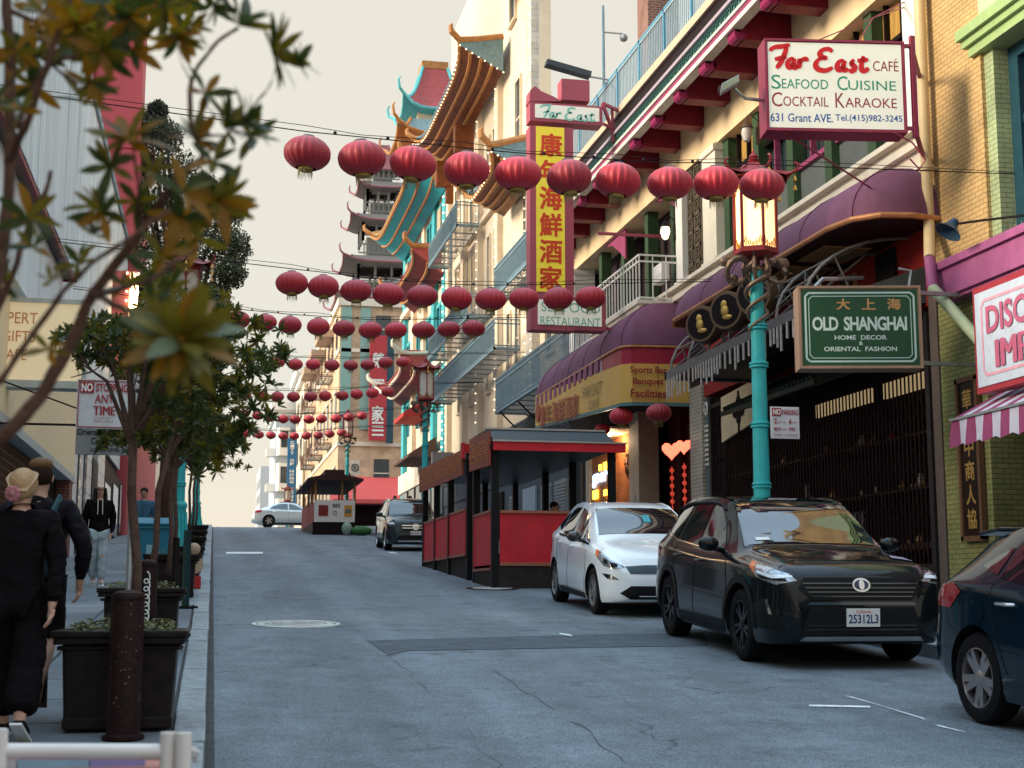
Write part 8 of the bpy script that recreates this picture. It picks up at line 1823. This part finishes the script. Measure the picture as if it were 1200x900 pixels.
blond = mat('blonde_hair', (.42, .26, .13), .45, var=.3, scale=60, bump=.25, bscale=120); brown = mat('brown_hair', (.16, .075, .025), .6, var=.4, scale=60, bump=.25, bscale=120); darkh = mat('black_hair', (.012, .008, .008), .4, var=.3, scale=40)
def pos(px, py): return ag(px, py, KH)
# blonde woman walking away at far left
W1 = dict(STAND); W1.update(knL=(.05, -.05, .285), anL=(.045, -.06, .055), toL=(.05, -.155, .02), knR=(-.055, .02, .28), anR=(-.055, .12, .075), toR=(-.06, .04, .02), elL=(.15, -.01, .64), wrL=(.15, -.06, .50), shL=(.11, 0, .80), shR=(-.11, 0, .80), elR=(-.15, .03, .63), wrR=(-.14, .06, .49), head=(0, -.012, .925))
p = pos(12, 866)
t, P, s, hd = person('blonde woman in black with a pink hair scrunchie walking away', p, math.pi-.1, 1.57, W1, dict(top=blk, legs=blk, hair=blond, shoe=mat('black_canvas_shoe', (.012, .012, .014), .7)), dict(hem=-.05, hw=.105, legw=1.35, cuff=.052, leg=.93, sole=white))
MB().blob(hd+Vector((0, .012, .012))*s, .056*s, (.98, 1.12, 1.12), 20, 14).blob(hd+Vector((.004, .045, -.022))*s, .034*s, (1.1, .8, .8), 14, 10).build('hair', blond, t, world=False, smooth='all'); hs = MB()
for k in range(26):
    a = -1.2+2.4*k/25; P0 = hd+Vector((.052*math.sin(a), .0-.02*math.cos(a), .055))*s; P0 = hd+Vector((.054*math.sin(a), -.005, .045+.02*math.cos(a)))*s; hs.tube([P0, hd+Vector((.056*math.sin(a*1.1), .04, .03))*s, hd+Vector((.03*math.sin(a), .075, -.02))*s], .004*s, 4)
hs.build('hair_strand', blond, t, world=False, kind='stuff')
sc_ = MB(); pinkc = mat('pink_scrunchie', (.42, .16, .18), .7, var=.3, scale=40, bump=.5)
for k in range(9): a = k*.7; sc_.blob(hd+Vector((.022+.017*math.cos(a), .074, -.028+.019*math.sin(a)))*s, .013*s, (1, .9, 1), 8, 6)
sc_.blob(hd+Vector((.022, .08, -.028))*s, .014*s); sc_.build('scrunchie', pinkc, t, world=False, smooth='all')
# man with backpack
M1 = dict(STAND); M1.update(pelvis=(0, 0, .53), chest=(0, -.01, .74), neck=(0, -.02, .845), head=(0, -.035, .93), shL=(.115, -.01, .80), elL=(.165, .06, .66), wrL=(.17, .03, .51), shR=(-.12, -.01, .80), elR=(-.19, .05, .66), wrR=(-.175, .01, .515),
  knR=(-.06, -.01, .28), anR=(-.06, .13, .16), toR=(-.06, .13, .055), knL=(.05, -.05, .28), anL=(.05, -.06, .05), toL=(.055, -.15, .02))
p = Vector((-1.12, 9.9, G(9.9)+KH))
t, P, s, hd = person('man in black with a dark teal backpack and shorts walking away', p, math.pi-.05, 1.64, M1, dict(top=mat('black_jacket', (.007, .006, .009), .7, var=.3, scale=10, bump=.9, bscale=8), legs=blk, hair=brown, shoe=mat('black_canvas_shoe', (0, 0, 0))), dict(hem=-.06, hw=.11, leg=.5, top_name='jacket', sole=mat('brown_rubber_sole', (.06, .04, .03), .8)))
MB().blob(hd+Vector((0, .006, .052))*s, .046*s, (1.04, 1.22, .72), 20, 12).build('hair', brown, t, world=False, smooth='all'); MB().blob(hd+Vector((0, .012, .012))*s, .050*s, (.98, 1.12, 1.06), 20, 14).build('faded_hair', mat('dark_cropped_hair', (.03, .016, .012), .8), t, world=False, smooth='all')
tealb = mat('dark_teal_nylon', (.012, .055, .075), .6, var=.25, scale=12, bump=.3)
bp_ = MB().box(-.095*s, .095*s, .055*s, .145*s, .53*s, .78*s); bo_ = bp_.build('backpack', mat('navy_nylon', (.012, .022, .035), .7, var=.2, scale=10), t, world=False, bevel=.03*s)
MB().box(-.097*s, .097*s, .07*s, .155*s, .68*s, .79*s).build('backpack_lid', tealb, bo_, world=False, bevel=.02*s); MB().box(-.08*s, .08*s, .14*s, .16*s, .62*s, .68*s).build('backpack_pocket', tealb, bo_, world=False, bevel=.008*s)
for g in (-1, 1): MB().tube([(g*.07*s, .06*s, .79*s), (g*.085*s, -.0*s, .852*s), (g*.085*s, -.06*s, .80*s), (g*.09*s, -.07*s, .70*s)], .016*s, 6, flat=.5).build('shoulder_strap', tealb, bo_, world=False)
MB().box(-.12*s, -.085*s, .06*s, .09*s, .575*s, .635*s).build('patterned_shirt_tail', mat('patterned_cloth', (.25, .38, .42), .8, var=.6, scale=70), t, world=False)
# woman in black hoodie walking towards us
G1 = dict(STAND); G1.update(knL=(.035, -.06, .285), anL=(.03, -.05, .05), toL=(.035, -.13, .02), knR=(-.04, .0, .28), anR=(-.035, .06, .06), toR=(-.04, -.03, .018), wrL=(.11, -.03, .50), wrR=(-.12, .0, .49))
p = pos(113, 686)
t, P, s, hd = person('young woman in black hoodie and ripped pale jeans walking towards the camera', p, .15, 1.64, G1, dict(top=blk, legs=ldenim, hair=darkh, shoe=white, skin=skin_m), dict(hem=-.04, hw=.108, leg=.96, legw=1.0, top_name='hoodie', sole=white))
skin('hair', [(*(hd+Vector((0, .018, .035))*s), .052*s, .050*s), (*(hd+Vector((0, .030, -.01))*s), .056*s, .040*s), (*(hd+Vector((0, .038, -.07))*s), .066*s, .034*s), (*(hd+Vector((0, .035, -.14))*s), .062*s, .028*s)], chain(4), darkh, t)
for g in (-1, 1): skin('side_hair', [(*(hd+Vector((g*.040, -.01, .03))*s), .014*s, .02*s), (*(hd+Vector((g*.050, -.012, -.05))*s), .016*s, .022*s), (*(hd+Vector((g*.055, -.04, -.14))*s), .018*s, .02*s)], chain(3), darkh, t)
for g in (-1, 1): MB().tube([P('neck')+Vector((g*.022, -.05, .0))*s, P('chest')+Vector((g*.022, -.08, .0))*s, P('chest')+Vector((g*.024, -.082, -.05))*s], .0045*s, 5).build('drawstring', creamw, t, world=False)
for g in (-1, 1): MB().tube([hd+Vector((g*.018+.013*math.cos(a), -.054, .012+.011*math.sin(a)))*s for a in [k*math.pi/5 for k in range(10)]], .002*s, 4, closed=True).build('glasses_rim', blackp, t, world=False)
MB().blob(P('knL')+Vector((0, -.036, .0))*s, .02*s, (1, .6, .8)).build('knee_rip', skin_m, t, world=False, smooth='all'); MB().blob(P('knR')+Vector((0, -.038, .01))*s, .018*s, (1, .6, .7)).build('knee_rip', skin_m, t, world=False, smooth='all')
skin('hood', [(*(P('neck')+Vector((0, .03, -.01))*s), .05*s, .03*s), (*(P('neck')+Vector((0, .045, -.05))*s), .045*s, .03*s)], chain(2), blk, t)
# man in denim shirt
p = Vector((-1.36, 30.0, G(30.0)+KH))
t, P, s, hd = person('man in blue denim shirt and dark trousers walking down the pavement', p, -.1, 1.63, G1, dict(top=denim, legs=mat('dark_navy_trousers', (.012, .016, .028), .8), hair=darkh, shoe=blackp, skin=skin_m2), dict(hem=-.05, hw=.105, leg=.98, top_name='shirt', sleeve=.95))
MB().blob(hd+Vector((0, .016, .030))*s, .049*s, (.98, 1.06, .95), 16, 12).build('hair', darkh, t, world=False, smooth='all')
MB().tube([P('chest')+Vector((0, -.082, .06))*s, P('chest')+Vector((0, -.083, -.05))*s, P('waist')+Vector((0, -.076, -.04))*s], .004*s, 4).build('button_placket', mat('dark_denim', (.03, .07, .12), .8), t, world=False)
# diner seated inside the parklet
S1 = dict(STAND); S1.update(pelvis=(0, 0, .27), waist=(0, -.01, .36), chest=(0, -.02, .48), neck=(0, -.03, .585), head=(0, -.045, .67), shL=(.105, -.02, .545), elL=(.13, -.08, .42), wrL=(.08, -.19, .40), shR=(-.105, -.02, .545), elR=(-.13, -.08, .42), wrR=(-.08, -.19, .40), hipL=(.052, -.02, .26), knL=(.06, -.25, .27), anL=(.06, -.25, .05), toL=(.06, -.33, .02), hipR=(-.052, -.02, .26), knR=(-.06, -.25, .27), anR=(-.06, -.25, .05), toR=(-.06, -.33, .02))
t, P, s, hd = person('diner with short dark hair seated inside the red parklet', Vector((6.55, 27.75, 2.12)), .9, 1.72, S1, dict(top=mat('grey_shirt', (.3, .28, .27), .8), legs=blk, hair=darkh, shoe=blackp, skin=skin_m), dict(leg=.95))
MB().blob(hd+Vector((0, .016, .030))*s, .049*s, (.98, 1.06, .95), 16, 12).build('hair', darkh, t, world=False, smooth='all')
MB().box(6.35, 6.75, 27.6, 27.98, 2.3, 2.5).build('stool', mat('dark_table', (0, 0, 0)), None); bpy.data.objects['stool']['label'] = 'low dark stool under the diner in the parklet'; bpy.data.objects['stool']['category'] = 'stool'
# two people standing far up the right pavement
for (x, y, lab, m1) in ((8.35, 62, 'distant person in a pale top beyond the dark bin on the right pavement', mat('pale_top', (.45, .48, .48), .8)), (8.0, 64.5, 'distant person in dark clothes behind the dark bin on the right pavement', blk)):
    t, P, s, hd = person(lab, Vector((x, y, G(y)+KH)), .3, 1.7, STAND, dict(top=m1, legs=blk, hair=darkh, shoe=blackp, skin=skin_m2), dict(leg=.97))
    MB().blob(hd+Vector((0, .016, .030))*s, .049*s, (.98, 1.06, .95), 16, 12).build('hair', darkh, t, world=False, smooth='all')
print('objects', len(bpy.data.objects))
